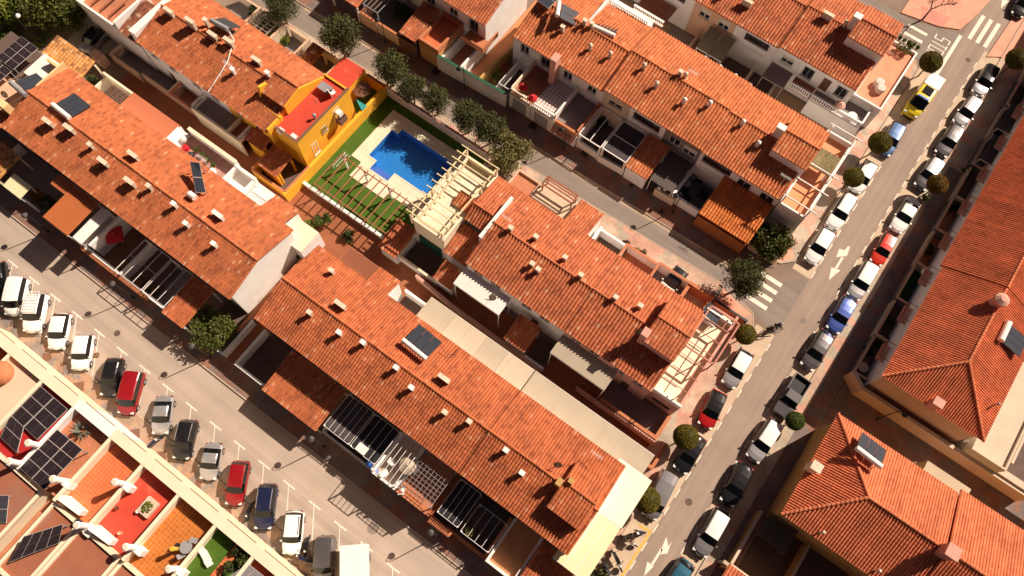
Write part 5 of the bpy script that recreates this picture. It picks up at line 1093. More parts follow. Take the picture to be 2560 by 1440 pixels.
awning('narrow rust red sheet strip beside the carport', None, 4.55, 4.7, MATS['rust sheet'], 0, box=(-58.6,-56.45,2.6,3.9))
patio('white walled patio under the red square parasol', -52.7, -47.4, -.4, 4.3, mat('brown patio floor', (.22,.10,.06), .8, .1, 1), m_white, {'S':1.5,'W':3.2}, w=.25)
wall_run('tall white partition beside the red parasol', [(-51.3,.2),(-51.3,4.2)], 3.0, m_white, .2)
T = awning('white polycarbonate strip between carport and parasol', None, 3.95, 4.1, m_awnw, 1, box=(-52.7,-51.4,-.3,3.9))
parasol('large square red parasol on the white walled patio', (281,584), 2.7, 1.25, m_rednm, sq=True, rot=R(8), zb=.1)
g = MB(); w = 0
for i in range(40): x = -53.0 + i*.24; g.cyl((x,-.75,1.35),(x,-.45,1.5),.09,.09,6)
g.box(-53.1,-43.4,-.72,-.42,.9,1.36); single('tile_coping', 'terracotta tile coping on the long patio front wall', 'wall', g, m_tcap)
pergola('white steel pergola frames over the narrow planted patio', None, 2.9, 1, 2, m_wf, .05, box=(-47.3,-43.6,-.3,4.0))
patio('narrow planted patio with pale stair beside the parasol', -47.35, -43.5, -.4, 4.3, m_dark, m_white, {'S':1.3,'W':1.8}, w=.2)
patio('sandy floored patio with white front wall beside the small tile carport', -43.45, -40.6, -.4, 4.3, m_gfl, m_white, {'S':1.5}, w=.3)
pergola('white frame over the sandy floored patio', None, 2.9, 0, 2, m_wf, .05, box=(-43.4,-40.5,-.3,4.0))
pot('leafy pot in the narrow planted patio', (340,705), .8, .4, m_tcap, .1, pm=m_leafY); pot('dark cactus pot in the sandy patio', (382,722), .8, .35, m_tcap, .1)
tile_canopy('half shaded tile carport right of the sandy patio', None, 2.9, 3.4, m_tB, .27, m_white, box=(-40.3,-37.4,-.75,4.0), group=CP)
patio('leafy corner yard below the white gable', -37.3, -33.0, -.4, 4.3, m_dark, m_white, {'S':1.2,'E':1.2}, w=.2)
wall_run('low brick wall at the gable foot by the crossing path', [(-33.6,2.6),(-33.6,12.0)], 1.2, m_peach, .25, cap=m_tcap)
pave([(-34.4,-.4),(-31.3,-.4),(-31.3,20),(-34.4,20)], m_alley, .06, 'path')
# ================================================================ street side yards of row B
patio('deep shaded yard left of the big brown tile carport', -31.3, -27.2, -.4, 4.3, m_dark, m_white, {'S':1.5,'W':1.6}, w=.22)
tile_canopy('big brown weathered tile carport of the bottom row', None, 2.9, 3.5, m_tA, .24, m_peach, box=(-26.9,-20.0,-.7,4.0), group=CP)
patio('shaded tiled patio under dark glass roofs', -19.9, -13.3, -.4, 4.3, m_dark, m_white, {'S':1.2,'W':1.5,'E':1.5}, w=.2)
pergola('white framed glass roof with grey shade, first of three', None, 3.0, 0, 4, m_wf, .035, sheet=m_shade, box=(-19.7,-16.6,.2,4.0))
pergola('white framed roof over black patio, second of three', None, 3.0, 0, 3, m_wf, .035, sheet=mat('black net', (.02,.02,.024), .8, .05), box=(-16.4,-13.4,.2,4.0))
patio('cluttered patio with sunlit beige floor and blue cloths', -13.2, -10.4, -.5, 4.3, mat('beige patio', (.66,.50,.38), .8, .06, 2), m_white, {'S':3.3,'W':3.2,'E':3.2}, zf=2.5, w=.2)
pergola('white framed open roof over the cluttered patio, third of three', None, 4.6, 0, 4, m_wf, .045, zb=2.5, box=(-13.1,-10.5,-.3,4.0))
for p, l, m in (((925,1158),'light blue cloth heap by the white front wall',m_blue),((935,1175),'second blue cloth bundle at the front corner',m_blue),((932,1098),'turquoise basin in the cluttered patio',m_teal)):
    w = W(p,2.8); g = MB(); g.lathe((w.x,w.y,2.5),[(.42,0),(.38,.25),(.2,.42),(.02,.45)],9); single('cloth_bundle' if 'basin' not in l else 'basin', l, 'cloth' if 'basin' not in l else 'basin', g, m)
g = MB(); w = W((905,1122),3.2); g.box(w.x-.5,w.x+.5,w.y-.35,w.y+.35,2.5,3.2); g.box(w.x-.55,w.x+.55,w.y-.4,w.y+.4,3.2,3.25); single('kitchen_cabinet','white cabinet in the cluttered patio','cabinet',g,m_awnw)
patio('brick floored patio under the square grid pergola', -10.3, -6.7, -.5, 4.3, m_brick, m_tcap, {'S':3.3}, zf=2.5, w=.22)
pergola('thin square grid pergola over the brick floored patio', None, 4.6, 9, 7, m_gm, .035, zb=2.5, box=(-10.0,-6.6,.2,4.1))
parasol('round cream parasol under the grid pergola', (1019,1163), 4.5, .85, m_awnb, 10, zb=2.5)
table('round white table beside the cream parasol', (1038,1172), 3.2, .5, zf=2.5)
for i, p in enumerate(((982,1157),(963,1183),(1004,1226))): chair(['upper','lower','front'][i]+' white chair on the brick floored patio', p, 3.0, i*1.1, m_awnw, 2.5, sc=1.3)
wall_run('orange tile capped wall right of the grid pergola', [(-6.5,4.0),(-6.4,-.3),(-4.0,-.6)], 1.9, m_peach, .35, cap=m_tcap)
g = MB()
for i in range(24): y = -.2 + i*.17; g.cyl((-6.75,y,1.98),(-6.15,y,2.06),.08,.08,6)
for i in range(12): x = -6.2 + i*.2; g.cyl((x,-.9,1.95),(x,-.4,2.06),.08,.08,6)
single('tile_coping', 'loose orange roof tiles on the wall by the grid pergola', 'tiles', g, m_tcap)
patio('black yard under the first dark framed roof', -6.2, -3.4, -.4, 4.3, m_dark, m_tcap, {'S':1.3}, w=.2)
pergola('grey steel frame over the black yard', None, 2.9, 0, 3, m_wf, .035, sheet=MATS['black net'], box=(-6.0,-3.6,.3,4.0))
patio('slate tiled patio with orange coping at the front', -3.3, .1, -.5, 4.3, grid_mat('slate tiles', (.12,.09,.09), (.10,.075,.075), (.06,.045,.045), .5, .5, .02), m_tcap, {'S':1.3,'E':1.6}, w=.3)
pergola('white steel frame over the slate tiled patio', None, 2.9, 0, 3, m_wf, .035, box=(-3.2,0,.2,3.2))
patio('orange floored open patio with white front wall, bottom row', .2, 3.4, -.5, 4.3, mat('orange patio', (.52,.24,.11), .8, .08, 1), m_white, {'S':2.6,'W':2.6,'E':2.6}, zf=1.9, w=.2, cap=m_wf)
for p, l in (((1172,1330),'small bush at the white wall of the orange patio'),((1295,1270),'climbing bush on the shaded side of the orange patio')): pot(l, p, 2.6, .3, m_tcap, 1.9)
tile_canopy('dark tile carport at the bottom edge beside the pale awning', None, 2.8, 3.5, m_tB, .3, m_white, box=(3.5,7.4,-1.5,3.9), group=CP)
# ================================================================ alley side of row A
T = annex('plain orange flat annex on the alley side of the left row', -61.2, -54.0, 13.35, 16.0, 3.0, m_white, mat('orange membrane', (.50,.155,.075), .8, .05, .6), 0)
T = annex('white flat corner annex beside the orange one', -54.0, -52.3, 13.35, 15.7, 3.2, m_white, m_white, 0)
patio('crowded roof patio with white rail and laundry, left row', -52.2, -45.3, 13.4, 16.2, mat('pinkish floor', (.40,.22,.18), .8, .15, 2), m_white, {'N':4.2}, zf=3.0, w=.35, cap=m_cream)
T = patio('white terrace with balusters further along the left row', -45.2, -42.3, 13.4, 15.9, m_awnw, m_white, {'N':4.0,'W':3.9,'E':3.9}, zf=3.0, w=.25)
T = pergola('white slatted canopy on the alley side of the left row', None, 3.9, 0, 9, m_wf, .09, True, box=(-42.2,-39.4,13.4,15.6), zb=3.0)
annex('rooms under the roof patios of the left row', -52.3, -39.3, 13.35, 15.9, 2.99, m_white, m_white, 0)
for p, l, m in (((462,367),'red tub on the crowded roof patio',m_rednm),((458,345),'white rounded tank on the crowded roof patio',m_awnw),((530,425),'white tank at the end of the crowded roof patio',m_awnw),((475,385),'dark stroller on the crowded roof patio',m_dk)):
    w = W(p,3.6); g = MB(); g.lathe((w.x,w.y,3.0),[(.3,0),(.36,.3),(.3,.6),(.12,.7)],12); single('garden_tub', l, 'tub', g, m)
for i in range(4): pot(['first','second','third','fourth'][i]+' leafy pot along the crowded roof patio rail', (490+i*14,372+i*13), 3.6, .16, m_tcap, 3.0)
T = Thing('tiled_roof','tiled rear roof beside the alley at the end of the left row','roof',(-37.3,14.4,0)); g = MB(); g.box(-39.0,-36.0,13.3,15.4,0,4.2); T.part('wall', g, m_white); tile_obj('roof', [((-35.9,15.6,4.4),(-39.1,15.6,4.4),(-35.9,13.2,5.4),(-39.1,13.2,5.4))], .27, m_tA, T.e, T.o)
annex('white flat porch roof under the gable, alley corner', -35.9, -33.2, 12.4, 15.2, 3.4, m_white, m_cream, 0)
patio('small planted yard of the left row with white lattice', -66.5, -61.3, 13.4, 16.1, m_gfl, m_cream, {'N':2.2,'W':1.5}, cap=m_cream)
pergola('small terracotta lattice in the left row yard', None, 2.0, 3, 3, m_ironR, .06, False, box=(-64.4,-61.6,14.4,15.6))
# ================================================================ far left roofs and the house with the cream stump
T = Thing('cream_house','cream walled house with terraces at the far left end','house',(-71,8,0)); g = MB(); g.box(-74,-66.9,4.3,8.9,0,5.0); T.part('wall', g, m_cream); g = MB(); g.box(-73.9,-67.0,4.4,8.8,5.0,5.06); T.part('terrace_floor', g, m_peach)
g = MB(); g.box(-68.6,-66.75,5.6,6.3,5.06,7.3); g.box(-66.95,-66.75,8.0,13.4,5.0,6.6); g.box(-69,-66.9,12.6,12.9,4.2,6.2); T.part('party_wall', g, mat('yellow cream render', (.86,.60,.30), .85, .05, 1))
tile_obj('roof', [((-76,4.0,5.5),(-70.3,4.0,5.5),(-76,7.5,6.4),(-70.3,7.5,6.4))], .27, m_tA, T.e, T.o)
tile_obj('roof', [((-70.2,4.0,5.2),(-66.8,4.0,5.2),(-70.2,5.4,5.6),(-66.8,5.4,5.6))], .27, m_tA, T.e, T.o)
pv('array of framed solar modules above the far left terrace', [(-73.4,9.6,6.2),(-70.7,9.6,6.2),(-70.7,13.1,6.2),(-73.4,13.1,6.2)], 2, 4, legs=3)
pv('second array of solar modules cut by the left edge', [(-73.4,6.2,6.2),(-70.7,6.2,6.2),(-70.7,9.4,6.2),(-73.4,9.4,6.2)], 2, 4, legs=3)
annex('far left house block under the solar modules', -76.5, -70.8, 9.0, 13.2, 4.6, m_cream, m_dark, 0)
awning('bright white square canopy between solar modules and ochre roof', [(72,172),(115,139),(165,179),(122,215)], 5.2, 5.3, m_awnw, 0, box=(-70.6,-67.3,10.2,13.2))
tile_canopy('speckled ochre tile porch beside the white canopy', None, 3.4, 3.9, MATS['speckled tiles'], .42, m_cream, box=(-72.8,-66.8,13.4,16.1))
# ================================================================ row F street front and rear
patio('grey terraced yard with round table and grill at the parking end', -68.4, -63.8, 18.3, 20.3, m_gfl, m_peach, {'S':1.6,'W':1.6}, cap=m_peach)
patio('mauve floored yard of the upper left row', -63.6, -59.2, 18.6, 20.6, mat('mauve patio', (.22,.17,.18), .8, .1), m_peach, {'S':1.4,'E':1.6}, cap=m_peach)
patio('terracotta yard with sofa of the upper left row', -59.1, -54.8, 18.6, 20.6, m_terra, m_peach, {'S':1.6,'W':1.6}, cap=m_tcap)
T = patio('grey raised terrace with cream balustrade, upper left row', -54.6, -49.4, 18.3, 20.6, m_gfl, m_cream, {'S':3.2}, zf=2.8, cap=m_cream); balustrade(T, (-54.4,18.5), (-54.4,20.4), 2.8, .85)
T = patio('dark red floored terrace with balusters, upper left row', -49.3, -47.4, 18.3, 20.6, m_dull, m_cream, {'S':3.2,'W':3.4}, zf=2.8, cap=m_cream); balustrade(T, (-47.5,18.5), (-47.5,20.4), 2.8, .85)
table('round white garden table in the parking end yard', (295,128), .85, .6)
w = W((205,160),1.5); g = MB(); w = W((232,135),1.2); g.box(-70.2,-68.7,16.9,17.9,0,1.7); single('store_block','pale block at the alley head beside the parked car','wall', g, m_peach)
T = Thing('corner_house','white corner house with terracotta terrace and shaded tile roof, top left','house',(-66,23,0)); g = MB(); g.box(-73.5,-63.7,20.4,29.0,0,4.4); T.part('wall', g, m_white); g = MB(); g.box(-73.4,-63.8,20.5,28.9,4.4,4.46); T.part('terrace_floor', g, m_terra)
g = MB(); g.box(-64.6,-63.7,20.6,29.0,4.4,6.4); g.box(-67.2,-66.9,20.5,25.5,4.4,6.0); g.box(-73.55,-73.3,20.35,29.0,4.4,5.2); g.box(-73.3,-67.2,20.35,20.6,4.4,5.2); T.part('party_wall', g, m_white)
tile_obj('roof', [((-66.85,20.3,4.9),(-64.65,20.3,4.9),(-66.85,24.9,5.9),(-64.65,24.9,5.9))], .27, m_tK, T.e, T.o)
g = MB()
for i in range(3): g.box(-72.0+i*1.4,-71.8+i*1.4,21.0,24.0,4.9,5.0)
T.part('beam', g, m_wood)
for i, (x0, x1, m) in enumerate(((-63.0,-58.5,m_gfl),(-58.3,-54.6,m_dark),(-54.4,-50.9,m_gfl),(-50.7,-46.0,m_dark))):
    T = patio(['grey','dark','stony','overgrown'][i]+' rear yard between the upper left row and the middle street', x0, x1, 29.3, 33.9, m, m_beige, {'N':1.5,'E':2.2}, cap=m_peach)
pergola('weathered timber pergola in a rear yard at the top', None, 2.5, 5, 2, mat('weathered timber', (.30,.24,.19), .85, .1), .09, box=(-57.6,-55.2,30.2,33.2))
tile_canopy('pale weathered roof strip over a rear yard stair', None, 2.4, 2.7, m_tK, .3, m_beige, box=(-50.0,-48.2,29.6,33.4))
# ================================================================ middle street front of row DD (y 40.4 .. 45.6)
GS = dict(w=.22)
tile_canopy('tile canopy at the top edge, street corner end', None, 2.8, 3.4, m_tC, .33, m_white, box=(-53.5,-49.1,40.2,45.2))
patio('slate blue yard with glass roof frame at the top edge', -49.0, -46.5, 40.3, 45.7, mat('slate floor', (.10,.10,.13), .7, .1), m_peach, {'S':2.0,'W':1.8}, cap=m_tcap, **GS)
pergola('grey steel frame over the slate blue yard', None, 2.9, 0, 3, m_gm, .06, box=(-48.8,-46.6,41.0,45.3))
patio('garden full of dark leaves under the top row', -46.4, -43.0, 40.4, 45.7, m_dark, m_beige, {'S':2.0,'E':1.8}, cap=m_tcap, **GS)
tile_canopy('half sunlit tile carport with brown gate', None, 2.9, 3.7, m_tC, .30, m_beige, box=(-42.9,-40.4,40.4,45.3))
T = annex('orange tiled terrace over the garage with ridge cap walls', -40.2, -37.3, 40.8, 45.7, 2.7, m_ochw, m_orange, .75, pw=.3, cap=m_tcap)
patio('brown floored terrace with green topped wall, end of the top row', -37.2, -34.2, 40.9, 45.7, m_dull, m_white, {'S':1.5,'E':2.4,'W':2.0}, **GS)
T = Thing('projecting_balcony','brick balcony wrapping the gable corner of the top row','balcony',(-35,44.6,2.8)); g = MB(); g.box(-36.4,-33.2,44.0,45.7,2.8,2.95); T.part('floor', g, m_tcap); g = MB(); g.box(-36.4,-33.2,44.0,44.15,2.95,3.7); g.box(-33.35,-33.2,44.15,47.0,2.95,3.7); T.part('parapet', g, m_tcap)
wall_run('brown garage gates below the half sunlit tile carport', [(-42.9,40.3),(-40.4,40.4)], 2.3, m_brown, .12)
wall_run('long green coped wall facing the middle street', [(-37.3,40.75),(-31.5,41.05),(-28.0,41.3)], 2.6, m_white, .25, cap=m_green)
pave([(-34,41.3),(-31.9,41.3),(-31.9,58),(-34,58)], mat('orange side path', (.52,.22,.10), .85, .08, .8), .12, 'path')
wall_run('ochre boundary wall of the side path', [(-31.8,41.2),(-31.0,56.5)], 2.0, m_ochw, .22)
# ================================================================ middle street front of row D
yard_floor('orange brown floored yard inside the green coped wall', -31.7, -29.6, 41.4, 46.4, m_dull, walls={'E':1.6}, **GS)
patio('black yard with white rails and yucca', -29.5, -27.7, 41.5, 46.4, m_dark, m_dk, {}, **GS)
pergola('thin white rails over the black yard', None, 2.9, 0, 1, m_wf, .06, False, box=(-29.3,-27.8,41.8,46.2))
def terrace(label, x0, x1, fm, wm, z=2.75, y0=41.6, y1=46.5, bal=True, par='', gate=True, capm=None):
    T = annex(label, x0, x1, y0, y1, z, wm, fm, 0, name='garage_terrace', cat='terrace')
    if bal: balustrade(T, (x0+.1,y0+.15), (x1-.1,y0+.15), z, .8, m_cream if bal == 'c' else m_white)
    g = MB()
    if 'W' in par: g.box(x0,x0+.2,y0+.3,y1,z,z+.85)
    if 'E' in par: g.box(x1-.2,x1,y0+.3,y1,z,z+.85)
    if 'S' in par: g.box(x0,x1,y0,y0+.3,z,z+.6)
    if g.v: T.part('parapet', g, capm or wm)
    if gate:
        g = MB(); g.box(x0+.5,x0+2.4,y0-.03,y0,.1,2.2); T.part('gate', g, m_gm); g = MB()
        for i in range(7): xx = x0+.5+i*.31; g.box(xx,xx+.03,y0-.05,y0-.031,.1,2.2)
        T.part('gate_bars', g, m_wf)
    return T
T = terrace('dark red floored garage terrace with cream balustrade', -27.6, -24.65, m_dull, m_white, bal='c', par='W', capm=m_cream)
g = MB(); g.box(-24.9,-24.2,45.4,46.4,2.7,7.0); g.box(-24.95,-24.15,45.35,46.45,7.0,7.1); T.part('chimney', g, m_pinkw)
for p, l in (((1308,212),'small red parasol folded on the dark red terrace'),((1333,240),'larger red parasol on the dark red terrace')): parasol(l, p, 4.2, .55, m_rednm, 6, zb=2.75)
terrace('garage terrace with white dotted tiles and white balustrade', -24.55, -21.4, grid_mat('dotted tiles', (.72,.66,.62), (.70,.63,.60), (.40,.26,.22), .42, 1, .05), m_white, par='E')
T = terrace('dark floored low terrace with orange coping, middle street', -21.3, -18.3, m_gfl, m_white, 2.3, bal=False, par='SE', capm=m_tcap)
g = MB()
for i in range(10): x = -21.2+i*.3; g.cyl((x,40.9,1.75),(x,41.58,2.05),.12,.12,6)
T.part('tile_ledge', g, m_tcap)
pergola('white steel pergola over black planting, middle street', None, 2.9, 0, 1, m_wf, .09, box=(-18.1,-15.2,41.8,46.3), pw=.2)
patio('black planted yard under the white steel pergola', -18.2, -15.1, 41.9, 46.5, m_dark, m_white, {'S':1.2,'W':2.2}, **GS)
pergola('dark pergola with thick white posts and one cross rail, middle street', None, 2.9, 1, 0, m_wf, .08, sheet=m_shade, box=(-15.0,-11.9,41.9,46.3), pw=.24)
wall_run('low white front wall under the dark pergola', [(-15.0,41.8),(-11.9,42.0)], 1.3, m_white, .2)
tile_canopy('small half shaded tile canopy on white wall, middle street', None, 2.7, 3.5, m_tD, .36, m_white, box=(-11.8,-8.9,41.6,46.2), wallS=True)
awning('dark canvas roof with centre bar, middle street', None, 2.8, 3.0, mat('dark canvas', (.11,.085,.075), .85, .08), 0, box=(-8.7,-5.8,42.0,46.2))
wall_run('beige wall topped by two white spheres', [(-7.6,42.0),(-5.3,42.1)], 1.5, m_beige, .2)
for i, p in enumerate(((1650,468),(1664,471),(1716,508))):
    w = W(p,1.9); g = MB(); g.lathe((w.x,w.y,1.55),[(.05,0),(.2,.08),(.24,.22),(.2,.36),(.03,.44)],12); single('globe_lamp', ['left white globe of the pair on the sphere topped wall','right cream globe of the pair on the sphere topped wall','single white globe on the arched wall'][i], 'lamp', g, m_wf)
wall_run('thick white party wall beside the grey furnished patio', [(-5.6,42.3),(-5.5,46.4)], 2.4, m_white, .25)
patio('grey floored patio with round table and dark sofas', -5.4, -2.3, 42.4, 46.5, mat('blue grey floor', (.15,.145,.17), .7, .08), m_white, {'S':1.6}, cap=m_wf, **GS)
table('round glass table on the grey furnished patio', (1718,459), .8, .45, m_gm); table('small grey round table near the loggia of the grey patio', (1734,441), .8, .4, m_gm)
for i, p in enumerate(((1708,480),(1715,495),(1752,445),(1757,485))):
    w = W(p,.5); g = MB(); g.box(w.x-.5,w.x+.5,w.y-.35,w.y+.35,.1,.5); g.box(w.x-.5,w.x+.5,w.y+.2,w.y+.36,.501,.9); single('sofa', ['dark sofa at the west wall of the grey patio','dark armchair at the front of the grey patio','dark bench under the loggia of the grey patio','slim dark seat in the middle of the grey patio'][i], 'sofa', g, m_dk)
T = tile_canopy('big bright orange tiled canopy at the corner, middle street', None, 2.7, 3.9, tile_mat('corner canopy tiles', (.60,.18,.045), (.48,.13,.035), (.66,.26,.10), .02, .7), .34, m_ochw, box=(-2.2,4.0,41.6,46.5), wallS=True, amp=.06)
g = MB(); g.box(-2.1,3.9,41.5,41.7,0,2.3); single('garage_gate','rust brown garage gates under the big orange canopy','gate',g,mat('rust gate',(.30,.10,.03),.7,.08))
patio('shaded yard with gate under the leafy corner tree', 4.2, 7.6, 42.6, 46.3, m_dark, m_beige, {'S':1.5,'E':1.2}, **GS)
# corner terrace of row D
T = annex('orange floored end terrace of the upper row by the avenue', 4.2, 7.3, 46.4, 57.6, 4.4, m_white, mat('light terracotta', (.74,.30,.15), .8, .06), .8, name='roof_terrace', cat='terrace', cap=m_white)
for y in (46.6,49.2,51.6,57.3): g = MB(); g.beam((4.0,y,6.6),(7.9,y,6.6),.10,.12); T.part('beam', g, m_wf)
g = MB(); g.beam((4.3,46.5,6.45),(4.3,53.6,6.45),.12,.14); g.beam((7.2,46.5,6.45),(7.2,57.4,6.45),.12,.14); T.part('plate', g, m_wf)
for x, y in ((4.3,46.6),(7.2,46.6),(7.2,51.6),(7.2,57.3),(4.4,57.3)): g = MB(); g.box(x-.08,x+.08,y-.08,y+.08,4.4,6.38); T.part('post', g, m_wf)
tile_canopy('olive straw tile canopy on the end terrace', None, 6.0, 6.2, tile_mat('straw tiles', (.28,.22,.11), (.20,.15,.08), (.36,.30,.18), .05, .7), .22, m_wf, box=(4.4,6.9,51.8,54.3), zb=4.4)
patio('shaded garden corner under the leafy tree at the avenue', 7.5, 9.2, 44.9, 46.4, m_terra, m_tcap, {}, **GS)
# ================================================================ back alley between rows D and E
for i, (x0, x1, m, l) in enumerate(((-18.2,-14.4,m_gfl,'shadowed courtyard with white cabinet behind row E front'),(-14.2,-10.5,m_gfl,'courtyard under brown striped awnings'),(-10.3,-6.6,m_dark,'deep black courtyard with globe lamps'),(-6.5,-3.4,m_dark,'narrow courtyard with grey slatted roof'))):
    patio(l, x0, x1, 58.6, 63.4, m, m_peach if i < 2 else m_beige, {'S':2.0,'E':2.0}, **GS)
for i, px in enumerate(((1763,142),(1802,164),(1840,187),(1878,210))):
    w = W(px,2.5); g = MB(); g.box(w.x-.15,w.x+.15,w.y-.15,w.y+.15,0,2.2); g.lathe((w.x,w.y,2.2),[(.05,0),(.18,.07),(.21,.2),(.17,.33),(.02,.4)],10); single('globe_lamp', ['first','second','third','fourth'][i]+' globe lamp from the left on the back alley wall', 'lamp', g, m_wf)
parasol('blue folded parasol on the back alley wall', (1768,151), 2.6, .6, m_blue, 6)
m_stripe = mat('olive stripe awning', (.22,.17,.12), .85, .06, 1)
awning('left olive brown sloping awning in the back courtyard', None, 2.6, 3.6, m_stripe, 5, box=(-13.7,-12.0,60.3,63.2)); awning('right olive brown sloping awning in the back courtyard', None, 2.6, 3.6, m_stripe, 5, box=(-11.9,-10.2,60.3,63.2))
T = pergola('mauve grey slatted roof in the back courtyard', None, 3.2, 12, 0, mat('mauve slats', (.27,.19,.19), .7, .05), .14, True, box=(-5.3,-2.5,60.8,63.2), frame=False)
patio('olive floored yard below the slatted roof', -5.4,-2.2,58.0,60.2, mat('olive floor',(.20,.15,.08),.8,.1), m_beige, {'S':1.0})
# balcony fronts of row E
T = Thing('long_balcony','red floored balcony with white balustrade along the top right row','balcony',(-1.5,61.5,2.8)); g = MB(); g.box(-2.1,.6,61.8,63.6,2.7,2.85); T.part('floor', g, m_dull); balustrade(T, (-2.1,61.9),(.5,61.9),2.85,.8,m_white)
T = Thing('long_balcony','long front terrace with white balustrade at the avenue end','balcony',(4,61,2.8)); g = MB(); g.box(.7,7.2,61.9,66.0,0,2.6); T.part('wall', g, m_white); g = MB(); g.box(.7,7.2,61.9,66.0,2.6,2.66); T.part('floor', g, m_gfl); balustrade(T, (.7,62.05),(7.1,62.05),2.66,.85,m_white); g = MB(); g.box(7.0,7.2,62.2,66.0,2.66,3.4); T.part('parapet', g, m_white)
T = Thing('long_balcony','white balustrade terrace at the top edge of the back alley','balcony',(-21,62,2.8)); g = MB(); g.box(-22.6,-18.4,60.0,63.5,2.7,2.85); T.part('floor', g, m_dull); balustrade(T, (-22.6,60.1),(-18.4,60.1),2.85,.8,m_white)
table('round table with red cloth on the avenue end balcony', (2133,288), 3.5, .55, m_awnw, zf=2.66); parasol('grey and red round parasol on the avenue end balcony', (2105,258), 4.6, .6, m_pinkw, 8, zb=2.66)
T = annex('terracotta roof terrace of the top right corner house', 4.4, 8.0, 64.6, 74.4, 3.6, m_white, mat('worn terracotta', (.70,.29,.17), .85, .1, .8, stain=.55, stain_rgb=(.55,.30,.2), sscale=.6), .35, name='roof_terrace', cat='terrace')
for i, (p, l) in enumerate((((2250,118),'green bush pot at the top of the corner terrace'),((2265,128),'second bush pot at the top of the corner terrace'),((2278,112),'third bush pot near the brown wall of the corner terrace'))): pot(l, p, 4.2, .32, m_tcap, 3.6, pm=m_leaf)
for p, l in (((2200,205),'round white bamboo tub on the corner terrace'),((2203,220),'lower white tub on the corner terrace')): w = W(p,4.2); g = MB(); g.lathe((w.x,w.y,3.6),[(.5,0),(.6,.4),(.5,.75),(.1,.8)],14); single('garden_tub', l, 'tub', g, mat('tub white', (.62,.52,.46), .7, .3, 6))
patio('dark brown walled strip at the top right corner', 4.6, 8.2, 74.5, 76.0, m_ironR, m_brown, {'N':2.0,'E':2.0})
# rows D/E rear details
T = Thing('rear_extension','white balustrade terrace cut into the far slope of row D','terrace',(-24,56,0)); balustrade(T, (-24.8,57.0),(-19.2,57.0),5.2,.8,m_white); g = MB(); g.box(-24.8,-19.0,56.6,58.2,0,5.2); T.part('wall', g, m_white)
wall_run('white fire wall between heater ridge and plain ridge, upper row', [(-24.45,51.7),(-24.45,57.0)], 6.7, m_white, .22, z0=5.0)
# ================================================================ vehicles
p_white = paint('white', (.86,.84,.82)); p_silver = paint('silver', (.48,.46,.47), .3, .5); p_grey = paint('graphite', (.12,.11,.115), .3, .4); p_black = paint('black', (.014,.013,.015), .2)
p_red = paint('red', (.42,.012,.014)); p_red2 = paint('bright red', (.62,.035,.015)); p_dred = paint('dark red', (.26,.008,.012)); p_navy = paint('navy', (.012,.016,.05)); p_blue = paint('steel blue', (.09,.17,.36), .3, .3)
p_blue2 = paint('cobalt', (.07,.12,.42), .3, .3); p_yel = paint('yellow', (.80,.60,.02)); p_teal = paint('teal', (.03,.13,.20), .3, .3); p_mgrey = paint('mid grey', (.26,.24,.25), .3, .4)
m_cgl = mat('car glass', (.006,.007,.008), .08, 0, spec=.45); m_tyre = mat('tyre', (.02,.02,.02), .9, 0); m_rim = mat('alloy rim', (.5,.48,.48), .3, 0, metal=.7)
m_hl = mat('headlamp glass', (.70,.70,.68), .15, 0, spec=.8); m_tl = mat('tail lamp', (.30,.01,.01), .3, 0); m_trim = mat('black trim', (.02,.02,.022), .6, 0)
# station: t (0 rear .. 1 front), width factor, belt z, roof z (== belt outside the cabin)
SH = {
 'hatch': (1.47, [(0,.80,.55,.55),(.02,.90,.78,.78),(.055,.955,.97,.97),(.16,.985,.97,1.40),(.30,1,.96,1.46),(.45,1,.95,1.47),(.585,1,.94,1.42),(.735,.99,.93,.93),(.85,.965,.84,.84),(.94,.90,.72,.72),(.985,.80,.56,.56),(1,.70,.45,.45)], (2,3), (6,7)),
 'sedan': (1.43, [(0,.78,.55,.55),(.02,.88,.85,.85),(.06,.94,.96,.96),(.17,.975,.98,.98),(.30,.99,.96,1.36),(.44,1,.95,1.42),(.56,1,.94,1.37),(.71,.99,.93,.93),(.85,.96,.84,.84),(.94,.89,.72,.72),(.985,.78,.56,.56),(1,.68,.45,.45)], (3,4), (6,7)),
 'suv': (1.66, [(0,.84,.6,.6),(.02,.93,.9,.9),(.045,.97,1.08,1.08),(.11,.985,1.08,1.56),(.25,1,1.07,1.65),(.45,1,1.06,1.66),(.60,1,1.05,1.60),(.735,.99,1.03,1.03),(.86,.97,.97,.97),(.95,.92,.86,.86),(.985,.86,.68,.68),(1,.78,.5,.5)], (2,3), (6,7)),
 'van': (1.86, [(0,.9,.7,.7),(.012,.97,1.0,1.0),(.02,.985,1.12,1.12),(.05,.99,1.12,1.78),(.25,1,1.12,1.86),(.50,1,1.11,1.86),(.70,1,1.10,1.80),(.83,.98,1.08,1.08),(.90,.96,1.0,1.0),(.96,.92,.86,.86),(.99,.86,.66,.66),(1,.80,.5,.5)], (2,3), (6,7)),
}
